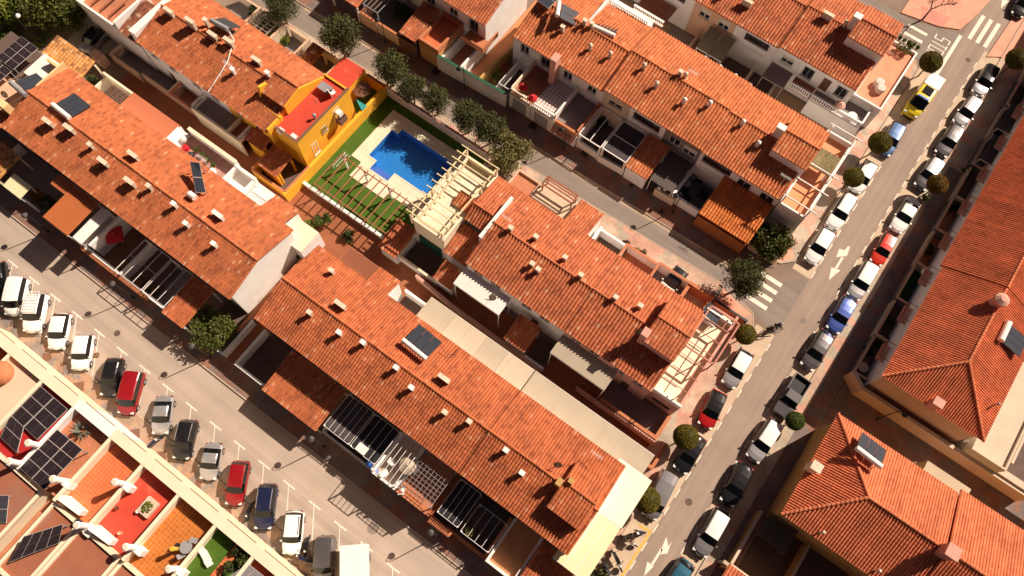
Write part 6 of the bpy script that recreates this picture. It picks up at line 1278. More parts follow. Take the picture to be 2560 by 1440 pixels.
def make_car(px_rear, px_front, kind, pnt, label, cat='car', width=1.80, roofp=None, length=None, rack=False, z=.75, name='parked_car', flip=False, loc=None, rot=None, height=None, open_roof=False, group=None):
    if loc is None:
        a, b = W(px_rear, z), W(px_front, z)
        c = (a + b) / 2; d = b - a; L = length or min(5.1, max(3.55, d.length)); rot = math.atan2(d.y, d.x); loc = (c.x, c.y, 0)
    else: L = length or 4.3
    hh, S, rg, fg = SH[kind]; k = (height or hh) / hh
    T = Thing(name, label, cat, (0, 0, 0), group or 'parked cars'); zr = .03
    def sec(s):
        t, w, zb, ztop = s; hw = width / 2 * w; x = -L/2 + t * L; zb *= k; ztop *= k; cab = ztop > zb + .05
        gz = ztop - (.07 if cab else 0); wi = hw * (.80 if cab else .90)
        if kind == 'van' and cab: wi = hw * .90
        z0 = .24 if .06 < t < .95 else .32
        def bow(y): return x - (.30 * max(0, t-.55)/.45 - .16 * max(0, .12-t)/.12) * (y/hw)**2
        return [(bow(p[1]), p[1], p[2]) for p in _sec(x, hw, z0, zb, wi, gz, ztop, cab)]
    def _sec(x, hw, z0, zb, wi, gz, ztop, cab):
        return [(x, hw*.90, z0), (x, hw, z0 + .18), (x, hw, (z0 + zb) / 2 + .1), (x, hw*.965, zb - .03), (x, wi if cab else hw*.88, gz if cab else zb), (x, wi*.88, ztop if cab else zb + .012), (x, wi*.45, ztop + (.03 if cab else .03)), (x, 0, ztop + .035)]
    secs = [sec(s) for s in S]; n = len(secs); m = 8
    full = [[(x, -y, zz) for x, y, zz in s[:-1]] + [s[-1]] + [s[i] for i in range(m-2, -1, -1)] for s in secs]; q = len(full[0])
    parts = {'body': MB(), 'roof': MB(), 'windshield': MB(), 'rear_window': MB(), 'side_window': MB(), 'side_window2': MB()}
    for i in range(n-1):
        for j in range(q-1):
            jj = j if j < m-1 else q-2-j       # 0..6 from sill to centre
            cab = S[i][3] > S[i][2] + .05 or S[i+1][3] > S[i+1][2] + .05
            full_cab = S[i][3] > S[i][2] + .05 and S[i+1][3] > S[i+1][2] + .05
            key = 'body'
            if (i, i+1) == fg and jj >= 4: key = 'windshield'
            elif (i, i+1) == rg and jj >= 4: key = 'rear_window'
            elif cab and jj == 3: key = 'side_window' if j < m-1 else 'side_window2'
            elif full_cab and jj >= 4: key = 'roof'
            v = [full[i][j], full[i+1][j], full[i+1][j+1], full[i][j+1]]
            parts[key].add(v, [(3,2,1,0)])
    b = parts['body']
    b.add(full[0], [tuple(range(q))]); b.add(full[-1], [tuple(range(q))[::-1]])
    b.box(-L/2+.12, L/2-.12, -width*.42, width*.42, .22, .30)
    kmat = [pnt]
    bo = T.part('body', b, kmat, smooth=True)
    T.part('roof', parts['roof'], roofp or pnt, smooth=True)
    T.part('windshield', parts['windshield'], m_cgl); T.part('rear_window', parts['rear_window'], m_cgl)
    if not (kind == 'van' and cat == 'van'): T.part('side_window', parts['side_window'], m_cgl); T.part('side_window', parts['side_window2'], m_cgl)
    else: T.part('side_panel', parts['side_window'], pnt); T.part('side_panel', parts['side_window2'], pnt)
    wb = L * .30
    for sx in (-1, 1):
        for sy in (-1, 1):
            g = MB(); x = sx * wb + .02; y = sy * (width/2 - .10); g.cyl((x, y - .11, .32), (x, y + .11, .32), .32, n=14); w = T.part('wheel', g, m_tyre)
            g = MB(); g.cyl((x, y + sy*.10, .32), (x, y + sy*.125, .32), .20, n=10); T.part('rim', g, m_rim, parent=w)
    fz = S[-3][2] * k
    for sy in (-1, 1):
        g = MB(); y0, y1 = sorted((sy*width*.27, sy*width*.43)); g.box(L/2 - .44, L/2 - .16, y0, y1, fz - .20, fz - .045); T.part('headlight', g, m_hl)
        g = MB(); y0, y1 = sorted((sy*width*.34, sy*width*.445)); g.box(-L/2 + .10, -L/2 + .22, y0, y1, .66*k, .84*k); T.part('taillight', g, m_tl)
        g = MB(); xm = -L/2 + S[fg[1]][0] * L - .25; y0, y1 = sorted((sy*width*.48, sy*(width*.48 + .20))); g.box(xm - .05, xm + .07, y0, y1, S[fg[1]][2]*k - .02, S[fg[1]][2]*k + .13); T.part('mirror', g, m_trim if pnt in (p_grey, p_black, p_navy) else pnt)
    g = MB(); g.box(L/2 - .06, L/2 + .012, -width*.30, width*.30, .34, .50); T.part('grille', g, m_trim)
    g = MB(); g.box(-L/2 - .012, -L/2 + .05, -width*.34, width*.34, .32, .46); T.part('rear_bumper', g, m_trim)
    if rack:
        g = MB(); zt = hh*k + .08; x0, x1 = -L*.44, L*.06; yy = width*.38
        for y in (-yy, yy): g.beam((x0, y, zt), (x1, y, zt), .05, .05)
        for i in range(8): x = x0 + (x1-x0)*i/7; g.beam((x, -yy, zt), (x, yy, zt), .04, .03)
        for i in range(1, 4): y = -yy + 2*yy*i/4; g.beam((x0, y, zt-.01), (x1, y, zt-.01), .03, .02)
        T.part('roof_rack', g, m_wf)
    if rack is None:
        g = MB(); zt = hh*k + .03
        for y in (-width*.37, width*.37): g.beam((-L*.36, y, zt), (L*.05, y, zt), .04, .05)
        T.part('roof_rail', g, m_gm if pnt is not p_white else m_dk)
    T.e.location = loc; T.e.rotation_euler = (0, 0, rot)
    return T, L
# slanted row on the lower street, left to right
make_car((-8,655),(0,740),'hatch',p_black,'black hatchback cut by the left edge of the picture')
make_car((52,695),(30,790),'van',p_white,'white tall estate, leftmost whole car in the slanted row',cat='car')
make_car((100,733),(78,833),'suv',p_white,'white off-roader with a roof rack in the slanted row',rack=True,height=1.95)
make_car((157,781),(137,874),'hatch',p_white,'white small hatchback between roof rack car and white crossover')
make_car((214,834),(197,926),'suv',p_white,'white crossover left of the black hatchback, sun blind behind glass',height=1.55)
make_car((290,893),(267,992),'hatch',p_black,'black hatchback touching shadows with the red van')
make_car((342,928),(312,1038),'van',p_dred,'dark red van in the slanted row',cat='car',height=1.8)
make_car((413,988),(398,1088),'sedan',p_silver,'silver saloon right of the red van')
make_car((475,1048),(450,1151),'suv',p_black,'black crossover between the two silver saloons',rack=None,height=1.6)
make_car((537,1106),(517,1202),'sedan',p_silver,'silver saloon with dark rear window left of the red crossover')
make_car((604,1151),(582,1266),'suv',p_dred,'dark red crossover in the lower street',height=1.58,roofp=p_dred)
make_car((672,1208),(656,1327),'suv',p_navy,'navy blue people carrier beside parked motorbikes',rack=None,height=1.65)
make_car((738,1276),(727,1389),'suv',p_white,'white crossover near the bottom edge, right of the navy car',height=1.6,rack=None)
make_car((818,1338),(806,1455),'van',p_grey,'dark grey van with ribbed roof at the bottom edge',cat='van',height=2.0)
# avenue, left side, top to bottom
make_car((2343,190),(2266,300),'van',p_yel,'yellow ambulance van with white rear and roof hatch',cat='ambulance',width=2.0,height=2.4,length=5.9,z=1.2,name='ambulance')
make_car((2255,300),(2205,392),'hatch',p_blue,'steel blue hatchback half under a round tree, behind the ambulance')
make_car((2182,404),(2135,478),'hatch',p_white,'white hatchback half hidden by a round tree crown')
make_car((2130,486),(2078,570),'suv',p_white,'white crossover with grey sills on the left of the avenue',rack=None,height=1.6)
make_car((2078,568),(2022,660),'hatch',p_white,'long white estate at the street corner by the leafy tree',height=1.5)
make_car((1870,876),(1818,966),'hatch',p_silver,'silver hatchback just below the side street',roofp=p_white)
make_car((1802,977),(1760,1069),'hatch',p_red,'red hatchback with black roof',roofp=p_black)
make_car((1752,1088),(1697,1180),'hatch',p_black,'black hatchback under a round tree, left of the avenue')
make_car((1676,1180),(1620,1296),'van',p_mgrey,'grey van under the lowest round tree',cat='van',height=1.85,width=1.85)
# avenue, right side, top to bottom
make_car((2585,-40),(2535,52),'hatch',p_black,'black car cut by the top right corner')
make_car((2484,165),(2441,238),'suv',p_silver,'silver crossover with black roof, top right',roofp=p_black,height=1.6)
make_car((2444,243),(2394,311),'hatch',p_silver,'silver hatchback behind the black roofed crossover')
make_car((2398,313),(2350,388),'hatch',p_grey,'graphite grey hatchback on the right of the avenue',height=1.5)
make_car((2353,392),(2296,473),'hatch',p_grey,'grey hatchback with pale silver roof',roofp=p_silver)  # grey body, roof panel in silver paint
make_car((2288,496),(2237,579),'sedan',p_white,'white saloon with grey rear window on the right of the avenue')
make_car((2230,584),(2188,660),'hatch',p_red2,'bright red small coupe in the avenue',width=1.66)
make_car((2182,657),(2130,747),'suv',p_silver,'silver crossover with a white roof below the red coupe',roofp=p_white,height=1.6)
make_car((2128,744),(2080,829),'hatch',p_blue2,'cobalt blue hatchback on the right of the avenue')
make_car((2072,829),(2015,921),'hatch',p_grey,'dark graphite hatchback between the blue car and the pickup')
make_car((1945,1050),(1877,1153),'suv',p_silver,'silver people carrier with pale roof below the pickup',roofp=p_white,height=1.65)
make_car((1868,1160),(1815,1262),'hatch',p_black,'black hatchback with pale sun shield in its windscreen')
make_car((1812,1272),(1745,1390),'suv',p_mgrey,'grey crossover with white roof in the lower avenue',roofp=p_white,height=1.6)
make_car((1722,1402),(1655,1500),'hatch',p_teal,'dark teal car cut by the bottom edge',roofp=p_teal)
make_car((253,75),(208,128),'suv',p_silver,'silver car with shiny roof on the top left driveway',roofp=p_black,height=1.6)
make_car((1702,680),(1663,725),'hatch',p_white,'white car parked in the small yard behind the tiled row',roofp=p_black,length=3.8)
# ambulance markings: white rear body, roof hatches
amb = [o for o in C.objects if o.name == 'ambulance'][0]
def on(parent, name, mb, m):
    o = mb.build(name, m, parent, (0,0,0)); return o
g = MB(); g.box(-2.9, -.9, -.93, .93, 2.40, 2.47); on(amb, 'roof_box', g, p_white)
for i in range(2):
    g = MB(); g.box(-.75 + i*.62, -.18 + i*.62, -.55, .55, 2.42, 2.47); on(amb, 'roof_hatch', g, m_cgl)
g = MB(); g.box(.95, 1.15, -.7, .7, 2.38, 2.50); on(amb, 'light_bar', g, p_blue2)
# pickup
def pickup(pr, pf, label):
    T, L = make_car(pr, pf, 'suv', p_grey, label, cat='pickup', height=1.7, length=5.1, name='pickup_truck')
    # swap the rear cabin for an open load bed
    for ch in list(T.e.children):
        if ch.name.split('.')[0] in ('body','roof','rear_window','side_window','windshield'): bpy.data.objects.remove(ch, do_unlink=True)
    g = MB(); w = .92
    g.box(-2.5, 2.35, -w, w, .30, .62)
    for y in (-w, w-.10): g.box(-2.5, -.55, y, y+.10, .621, 1.06)
    g.box(-2.5, -2.4, -w+.101, w-.101, .621, 1.05); g.box(-.60, -.5, -w+.101, w-.101, .621, 1.08)
    g.box(-.499, 1.25, -w, w, .621, 1.06)
    g.add([(1.25,-w,.621),(2.40,-w*.93,.621),(2.40,w*.93,.621),(1.25,w,.621),(1.25,-w,1.06),(2.36,-w*.9,.93),(2.36,w*.9,.93),(1.25,w,1.06)], [(3,2,1,0),(4,5,6,7),(0,1,5,4),(1,2,6,5),(2,3,7,6),(3,0,4,7)])
    on(T.e, 'body', g, p_grey)
    g = MB(); g.box(-2.39, -.61, -w+.12, w-.12, .622, .66); on(T.e, 'load_bed', g, m_trim)
    g = MB(); g.box(-.35, .60, -.70, .70, 1.62, 1.68); on(T.e, 'roof', g, p_grey)
    def fr(x0, x1, X0, X1):
        g = MB(); g.add([(x0,-.86,1.065),(X0,-.68,1.62),(X0,.68,1.62),(x0,.86,1.065)], [(0,1,2,3),(3,2,1,0)]); return g
    on(T.e, 'windshield', fr(1.10,0,.60,0), m_cgl); on(T.e, 'rear_window', fr(-.49,0,-.35,0), m_cgl)
    for s in (-1,1):
        g = MB(); g.add([(-.49,.86*s,1.065),(1.10,.86*s,1.065),(.60,.69*s,1.62),(-.35,.69*s,1.62)], [(0,1,2,3),(3,2,1,0)]); on(T.e, 'side_window', g, m_cgl)
pickup((2012,940),(1944,1045),'grey pickup truck with open load bed on the right of the avenue')
# box truck cut by the bottom edge
T = Thing('box_truck', 'white box truck at the bottom edge beside the grey van', 'truck', (0,0,0)); zt = 3.0
w0, w1, w2 = W((850,1363), zt), W((914,1361), zt), W((850,1460), zt)
cx, cy = (w0.x+w1.x)/2, w0.y; dirv = (w2 - w0).normalized(); nx = Vector((-dirv.y, dirv.x))
hw = (w1 - w0).length / 2
g = MB(); g.box(0, 5.2, -hw, hw, .9, zt); g.box(.003, 5.19, -hw-.02, hw+.02, zt-.12, zt+.02); T.part('cargo_box', g, m_awnw)
g = MB(); g.box(5.3, 7.0, -hw+.1, hw-.1, .5, 2.2); T.part('cab', g, p_white)
g = MB(); g.box(.1, 6.6, -.5, .5, .5, .88); T.part('chassis', g, m_dk)
for x in (1.2, 6.1):
    for s in (-1, 1): g = MB(); g.cyl((x, s*(hw-.25), .42), (x, s*(hw-.02), .42), .42, n=14); T.part('wheel', g, m_tyre)
for s in (-1,1): g = MB(); g.box(-.03, .04, s*(hw-.2)-.08, s*(hw-.2)+.08, 1.0, 1.3); T.part('taillight', g, m_tl)
T.e.location = ((w0.x+w1.x)/2, (w0.y+w1.y)/2, 0); T.e.rotation_euler = (0,0,math.atan2(dirv.y, dirv.x))
# motorbikes and scooters
def motorbike(px, ang, label, body=p_black, L=2.0, helmet=False, cat='motorbike', lean=.0, box=False, z=0.0, sc=1.0):
    w = W(px, .5); T = Thing('motorbike', label, cat, (0,0,0))
    for x in (-L*.36, L*.36):
        g = MB(); g.lathe((0,0,0), [(.01,-.05),(.22,-.05),(.31,-.03),(.31,.03),(.22,.05),(.01,.05)], 14); g.v = [(x + a, c, .31 + b) for a, b, c in g.v]; wl = T.part('wheel', g, m_tyre)
    g = MB(); g.add([(-.55,-.10,.40),(.35,-.12,.35),(.35,.12,.35),(-.55,.10,.40),(-.75,-.12,.82),(.30,-.17,.86),(.30,.17,.86),(-.75,.12,.82),(-.1,-.16,.95),(.22,-.15,1.0),(.22,.15,1.0),(-.1,.16,.95)],
        [(3,2,1,0),(0,1,5,4),(1,2,6,5),(2,3,7,6),(3,0,4,7),(4,5,9,8),(6,7,11,10),(8,9,10,11),(4,8,11,7),(5,6,10,9)]); T.part('body', g, body)
    g = MB(); g.box(-.72,-.08,-.13,.13,.83,.90); T.part('seat', g, m_trim)
    g = MB(); g.cyl((L*.36,.07,.31),(.34,.07,1.0),.025); g.cyl((L*.36,-.07,.31),(.34,-.07,1.0),.025); T.part('fork', g, m_gm)
    g = MB(); g.tube([(.22,-.36,1.06),(.36,-.12,1.04),(.36,.12,1.04),(.22,.36,1.06)],.022); T.part('handlebar', g, m_dk)
    g = MB(); g.lathe((.48,0,.84), [(.02,0),(.09,.02),(.11,.09),(.08,.15)], 10); T.part('headlight', g, m_hl)
    for s in (-1,1):
        g = MB(); g.cyl((.26,.30*s,1.05),(.20,.36*s,1.2),.012); g.box(.16,.22,.28*s-.05,.28*s+.07,1.18,1.26); T.part('mirror', g, m_dk)
    if box: g = MB(); g.box(-1.05,-.72,-.2,.2,.85,1.15); g.box(-1.06,-.71,-.21,.21,1.02,1.05); T.part('top_box', g, m_dk)
    g = MB(); g.cyl((0,.10,.35),(-.05,.35,.02),.015); T.part('stand', g, m_dk)
    T.e.location = (w.x, w.y, z); T.e.rotation_euler = (lean, 0, ang); T.e.scale = (sc,)*3
    return T
def hd(a, b): a, b = W(a), W(b); return math.atan2(b.y-a.y, b.x-a.x)
motorbike((385,1110), hd((373,1125),(395,1105)), 'dark scooter on the coloured pavers by the silver saloon', p_navy, z=.12)
motorbike((625,1278), hd((633,1255),(618,1290)), 'black motorbike parked beside the navy people carrier', z=.12)
motorbike((768,1365), hd((775,1345),(765,1385)), 'black motorbike between the white crossover and the grey van', z=.12)
motorbike((757,1395), hd((770,1410),(745,1398)), 'dark scooter under the white crossover at the bottom', p_navy, z=.12)
motorbike((1572,1352), hd((1560,1342),(1588,1362)), 'brown parked motorbike by the yellow line', mat('paint brown', (.16,.10,.07), .4, 0, coat=.4), z=.12)
motorbike((1542,1402), hd((1532,1380),(1552,1422)), 'black and chrome motorbike nearest the yellow line corner', p_black, z=.12, sc=1.12)
motorbike((1520,1430), hd((1512,1415),(1530,1440)), 'dark motorbike at the bottom edge by the kerb tree', p_grey, z=.12)
motorbike((2172,997), hd((2155,985),(2190,1010)), 'black motorbike leaning on the beige wall in the dark alley', p_black, z=.1)
# ================================================================ trees and shrubs
def tree_proto(name, label, cat, r, h, leaf, n, s, clump, seed, trunk=.13, limbs=7, shell=.25, group=None):
    """upright trunk with limbs and a crown of leaves about the origin"""
    T = Thing(name, label, cat, (0,0,0), group); rnd = random.Random(seed); zc = h
    g = MB(); g.cyl((0,0,0),(0,0,zc-r[2]*.35), trunk, trunk*.65, 9)
    for i in range(limbs):
        a = i*6.283/limbs + rnd.random(); e = .5 + rnd.random()*.6; L = r[0]*(.55 + .3*rnd.random()); b = Vector((0,0,zc-r[2]*(.55 + .25*rnd.random()))); d = Vector((math.cos(a)*math.cos(e), math.sin(a)*math.cos(e), math.sin(e))) * L
        g.cyl(b, b + d, trunk*.5, trunk*.2, 6); g.cyl(b + d*.6, b + d*.6 + Vector((d.y*.4,-d.x*.4,d.z*.5)), trunk*.25, trunk*.1, 5)
    T.part('trunk', g, m_bark)
    T.part('crown', leaf_ball((0,0,zc), r, n, s, shell, clump, seed), leaf)
    return T.e
def place(proto, x, y, sc=1.0, rot=0, label=None, first=False, z=0, leaf=None):
    o = proto if first else copy_tree(proto); o.location = (x, y, z); o.scale = (sc, sc, sc*1.0); o.rotation_euler = (0,0,rot)
    if label: o['label'] = label
    if leaf:
        for c in o.children:
            if c.name.startswith('crown'): c.material_slots[0].link = 'OBJECT'; c.material_slots[0].material = leaf
    return o
GT = 'street trees along the middle street'
m_leafT = mat('leaf street tree', (.075,.08,.022), .7, .3, 2.2, var2=.4, scale2=10)
protos = [tree_proto('street_tree', 'tree', 'tree', (2.1,2.1,1.75), 3.6, m_leafT, 8000, .095, 70, 11+i, group=GT) for i in range(2)]
used = [False, False]
for i, (px, r, l) in enumerate([((700,12),2.1,'at the top edge, left of the shaded street bend'),((850,95),2.55,'big dark round one above the red garage roof'),((975,168),2.15,'nearest the yellow house back yard'),((1030,212),1.85,'second past the red garage, over the pool wall'),((1090,242),1.85,'standing right of a near twin, above the pool wall'),((1170,288),2.1,'above the far pool corner, left of a touching twin'),((1225,318),2.0,'touching its left twin, above the pergola tower')]):
    w = W(px, 3.7); k = i % 2; place(protos[k], w.x, w.y, r/2.1, i*1.3, 'dark green street tree ' + l, not used[k]); used[k] = True
w = W((1862,698),3.7); place(protos[0], w.x, w.y, 1.08, 2.2, 'dark green round tree by the zebra crossing of the side street')
bushy = tree_proto('bushy_tree', 'loose olive green tree with gaps beside the pale timber pergola', 'tree', (2.6,2.6,2.1), 3.2, mat('leaf olive', (.15,.13,.04), .7, .35, 2, var2=.35, scale2=11), 5000, .13, 34, 31, .12); w = W((1270,385),3.5); bushy.location = (w.x, w.y+.2, 0)
citrus = tree_proto('leafy_tree', 'leafy bright green tree at the avenue corner below the orange canopy', 'tree', (2.3,2.3,1.6), 2.4, mat('leaf citrus', (.085,.095,.016), .6, .3, 2.2, var2=.4, scale2=9), 6000, .14, 34, 41, .12); w = W((1935,605),2.6); citrus.location = (w.x, w.y, 0)
w = W((528,815),2.4); place(citrus, w.x, w.y, 1.05, 2, 'leafy green tree in the corner yard under the white gable').scale.z = .8
w = W((115,5),4.5); place(citrus, w.x-1.5, w.y, 1.35, 1, 'large dark tree above the driveway, top left corner'); w = W((25,-5),3); place(citrus, w.x, w.y, 1.2, 3, 'small tree cut by the top left corner', leaf=m_leafY)
w = W((165,12),3.5); place(citrus, w.x, w.y, 1.1, 5, 'tree right of the large dark one, top left')
# clipped round trees of the avenue
GB = 'clipped round trees along the avenue'
T = Thing('round_tree', 'x', 'tree', (0,0,0), GB); g = MB(); g.cyl((0,0,0),(0,0,2.0),.09,.07,8); T.part('trunk', g, m_bark)
b = leaf_ball((0,0,2.8),(1.28,1.28,1.12),7000,.06,.86,0,5); T.part('crown', b, m_leafO)
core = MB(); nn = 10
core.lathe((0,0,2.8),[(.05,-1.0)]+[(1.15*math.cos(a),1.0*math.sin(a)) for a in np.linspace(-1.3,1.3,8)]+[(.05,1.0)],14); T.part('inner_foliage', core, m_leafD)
first = True
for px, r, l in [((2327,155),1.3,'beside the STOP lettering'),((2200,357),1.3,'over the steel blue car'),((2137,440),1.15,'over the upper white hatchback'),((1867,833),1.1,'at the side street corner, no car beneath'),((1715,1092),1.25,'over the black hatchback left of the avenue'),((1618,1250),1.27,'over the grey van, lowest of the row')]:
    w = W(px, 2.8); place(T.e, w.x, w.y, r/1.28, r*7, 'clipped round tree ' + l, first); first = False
for px, r, l, m in [((2345,460),1.15,'orange brown clipped round tree below the grey car with silver roof', m_leafR),((2540,150),1.3,'clipped round tree at the right edge near the crossing', m_leafO),((1993,1050),.95,'small loose round tree below the pickup', m_leaf)]:
    w = W(px, 2.6); place(T.e, w.x, w.y, r/1.28, r*5, l, leaf=m)
for w in [W((1500,1480),2.8)]: pass
# bare tree at the top right
w = W((2335,15), 3.0); T = Thing('bare_tree', 'bare brown branched tree at the top right junction', 'tree', (w.x, w.y+.5, 0)); g = MB(); rn = random.Random(3)
def branch(p, d, L, r, depth):
    q = p + d*L; g.cyl(p, q, r, r*.65, 5)
    if depth:
        for _ in range(3 if depth > 1 else 4):
            e = (d + Vector((rn.uniform(-1,1), rn.uniform(-1,1), rn.uniform(-.3,.5)))*.75).normalized(); branch(q, e, L*rn.uniform(.55,.8), r*.6, depth-1)
branch(Vector((w.x,w.y+.5,0)), Vector((0,0,1)), 1.9, .14, 4); T.part('trunk', g, m_bough)
g2 = leaf_ball((w.x,w.y+.5,4.0),(2.3,2.3,1.6),500,.06,.3,20,9); T.part('crown', g2, m_bough)
# shrubs in yards, gardens and the park
def shrub(label, px, r, m, z=.1, n=None, h=None, seed=1):
    h = h or r*.8; w = W(px, z + h*.7); T = Thing('shrub', label, 'shrub', (w.x,w.y,z)); T.part('foliage', leaf_ball((w.x,w.y,z+h*.8),(r,r,h),n or int(900*r*r+150),.10,.2,12,seed), m)
    g = MB(); g.cyl((w.x,w.y,z),(w.x,w.y,z+h*.9),.05,.03,6)
    for a in range(4): g.cyl((w.x,w.y,z+h*.3),(w.x+math.cos(a*1.6)*r*.6,w.y+math.sin(a*1.6)*r*.6,z+h),.03,.01,5)
    T.part('stem', g, m_bark)
for i, (l, p, r, m, z) in enumerate([('climbing shrub on the alley corner below the white gable',(762,592),1.0,m_leaf,.1),('darker shrub beside the white porch roof, alley corner',(748,628),.9,m_leafD,.1),('long trailing shrub over the pool curb wall',(805,548),1.1,m_leaf,.3),('second trailing shrub right of it by the curb wall',(775,565),.8,m_leafY,.2),('dull shrub in the planting strip along the curb wall',(870,590),.8,m_leafD,.1),
  ('palm like shrub in the small lattice yard',(232,200),.8,m_leafD,.1),('rust green bush by the cream slatted gate',(95,490),.9,m_leafR,.1),('tall dark bush between cream gate and rust carport',(118,510),.9,m_leafD,.1),('shrub in the rear yard above the upper left row',(690,80),.9,m_leafY,.3),('small bush in the stony rear yard',(712,100),.7,m_leafY,.3),('bushy growth at the top left of the middle street',(640,30),1.0,m_leafD,.2),('second bush at the top left of the middle street',(662,55),.8,m_leaf,.2),
  ('dark climbing plants in the black top yard',(1000,30),1.2,m_leafD,.3),('second dark plant in the black top yard',(1025,50),.9,m_leafD,.3),('yucca plant over the black yard wall, middle street',(1243,192),.9,m_leafY,.8),('shrub in the black yard under the white steel pergola',(1505,310),.8,m_leafD,.2),
  ('flowering bush in the dark rear yard of the centre row',(1565,615),.8,mat('leaf rose',(.16,.08,.05),.7,.4,4),.2),('green bush beside it in the orange rear yard',(1598,632),.8,m_leafD,.2),('little bush on the rail of the sand coloured roof',(1458,535),.45,m_leafY,3.9),
  ('green shrub in the ninth garden of the long building',(2385,515),.8,m_leafD,.2),('bright shrub beside the orange round tree at the kerb',(2315,495),.5,m_leafY,.12),('shrub in the tenth garden of the long building',(2420,430),.8,m_leaf,.2),('brown green shrub in the eleventh garden',(2478,360),.8,m_leafR,.2),('tall shrub in the eleventh garden near the wall',(2492,330),.8,m_leaf,.2),('shrub in the top garden of the long building',(2530,300),1.0,m_leaf,.2),('weeds on the wall of the sixth garden',(2322,625),.7,m_leaf,.2),('shrub in the third garden, green floor',(2225,800),.6,m_leafD,.2),('dark shrub in the second garden',(2200,850),.8,m_leafD,.2),('dark shrub in the lowest garden',(2170,880),.7,m_leafD,.2),
  ('bush cut by the left edge in the park',(10,95),1.4,m_leaf,0),('bush at the park path, top left',(75,35),1.2,m_leafY,0),('olive bush in the park below the path',(15,60),1.3,m_leafY,0),('shrub at the driveway edge beside the lamp',(100,105),.8,m_leaf,0),('kerb side bush at the bottom edge by the motorbikes',(1500,1436),.8,m_leafD,.12)]):
    shrub(l, p, r, m, z, seed=i+50)
for i in range(6):
    pot(['first','second','third','fourth','fifth','sixth'][i]+' small pot from the left on the dark strip above the corner terrace', (2238+i*11, 90+i*6), 4.0, .14, m_tcap if i%2 else m_awnw, 3.6)

# ================================================================ street lamps
def lamp(label, x, y, h=4.2, ang=0.0, head=m_gm, group=None, z=.12, hook=.55):
    T = Thing('street_lamp', label, 'street lamp', (0,0,0), group)
    g = MB(); g.lathe((0,0,0),[(.14,0),(.13,.3),(.07,.45),(.05,h*.6),(.045,h)],8)
    T.part('pole', g, m_dk)
    pts = [(0,0,h)] + [(hook*.5*(1-math.cos(a)), 0, h + .38*math.sin(a)) for a in np.linspace(.3,2.7,7)] + [(hook,0,h-.02)]
    g = MB(); g.tube(pts,.03,6); T.part('bracket', g, m_dk)
    g = MB(); g.lathe((hook,0,h-.45),[(.02,0),(.20,.02),(.31,.12),(.30,.20),(.18,.34),(.05,.44)],14); T.part('lamp_head', g, head)
    g = MB(); g.lathe((hook,0,h-.50),[(.02,0),(.14,.01),(.19,.06)],12); T.part('lens', g, m_hl)
    T.e.location = (x,y,z); T.e.rotation_euler = (0,0,ang); return T
m_lh = mat('lamp housing in shade', (.10,.095,.095), .5, .05, 2)  # colour darkened to stand for the houses' shade on the lamp heads
GL = 'curved bracket street lamps'
for i, (x, l) in enumerate(((-58.0,'opposite the white cars, by the rust carport shadow'),(-45.3,'below the narrow planted patio of the left row'),(-34.4,'at the crossing path by the leafy corner tree'),(-19.05,'below the first glass roofed patio'),(-4.75,'near the bottom edge below the slate tiled patio'))):
    lamp('curved bracket street lamp ' + l, x, -1.35, 4.0, R(-165), m_lh, GL)
for i, (x, y, l) in enumerate(((-44.8,40.1,'under the top edge tile canopy'),(-33.1,40.5,'by the green coped wall end'),(-19.2,41.0,'in front of the patterned terrace gate'),(-4.7,41.7,'below the sphere topped wall'))):
    lamp('dark street lamp on the middle street ' + l, x, y-.3, 4.1, R(-160), m_dk, GL)
lamp('dark hooked street lamp in the alley between the right buildings', 24.6, 34.0, 4.1, R(20), m_dk, GL, hook=.9)
lamp('tall street lamp with white globe by the solar panels, top left', W((97,108)).x, W((97,108)).y, 4.6, R(120), m_wf, GL, hook=.3)
lamp('street lamp at the bottom corner beside the motorbikes', W((1478,1420)).x, W((1478,1420)).y+.5, 4.0, R(10), m_dk, GL)
# thin sign poles and aerials
def aerial(label, px, z0, h=1.6):
    w = W(px, z0+h); T = Thing('aerial', label, 'aerial', (w.x,w.y,z0)); g = MB(); g.cyl((w.x,w.y,z0-.8),(w.x,w.y,z0+h),.025,n=5); T.part('mast', g, m_wf)
    g = MB(); g.beam((w.x-.6,w.y,z0+h),(w.x+.6,w.y,z0+h),.03,.03)
    for i in range(7): x = w.x-.55+i*.18; g.beam((x,w.y-.22,z0+h),(x,w.y+.22,z0+h),.02,.02)
    T.part('rods', g, m_wf)
for l, p in (('aerial on the upper row ridge by the paired chimneys',(1733,180)),('aerial beside the heater on the upper row',(1530,12)),('aerial on the left row near the upright modules',(505,395)),('aerial on the bottom row near the cream awning',(1492,1137)),('aerial over the dark end slope of the upper row',(1965,442)),('aerial on the far roof end by the corner terrace',(2150,60)),('aerial over the upper left row crooked pipe',(568,158)),('aerial on the centre row near the fire wall',(1268,545))): aerial(l, p, 7.0)
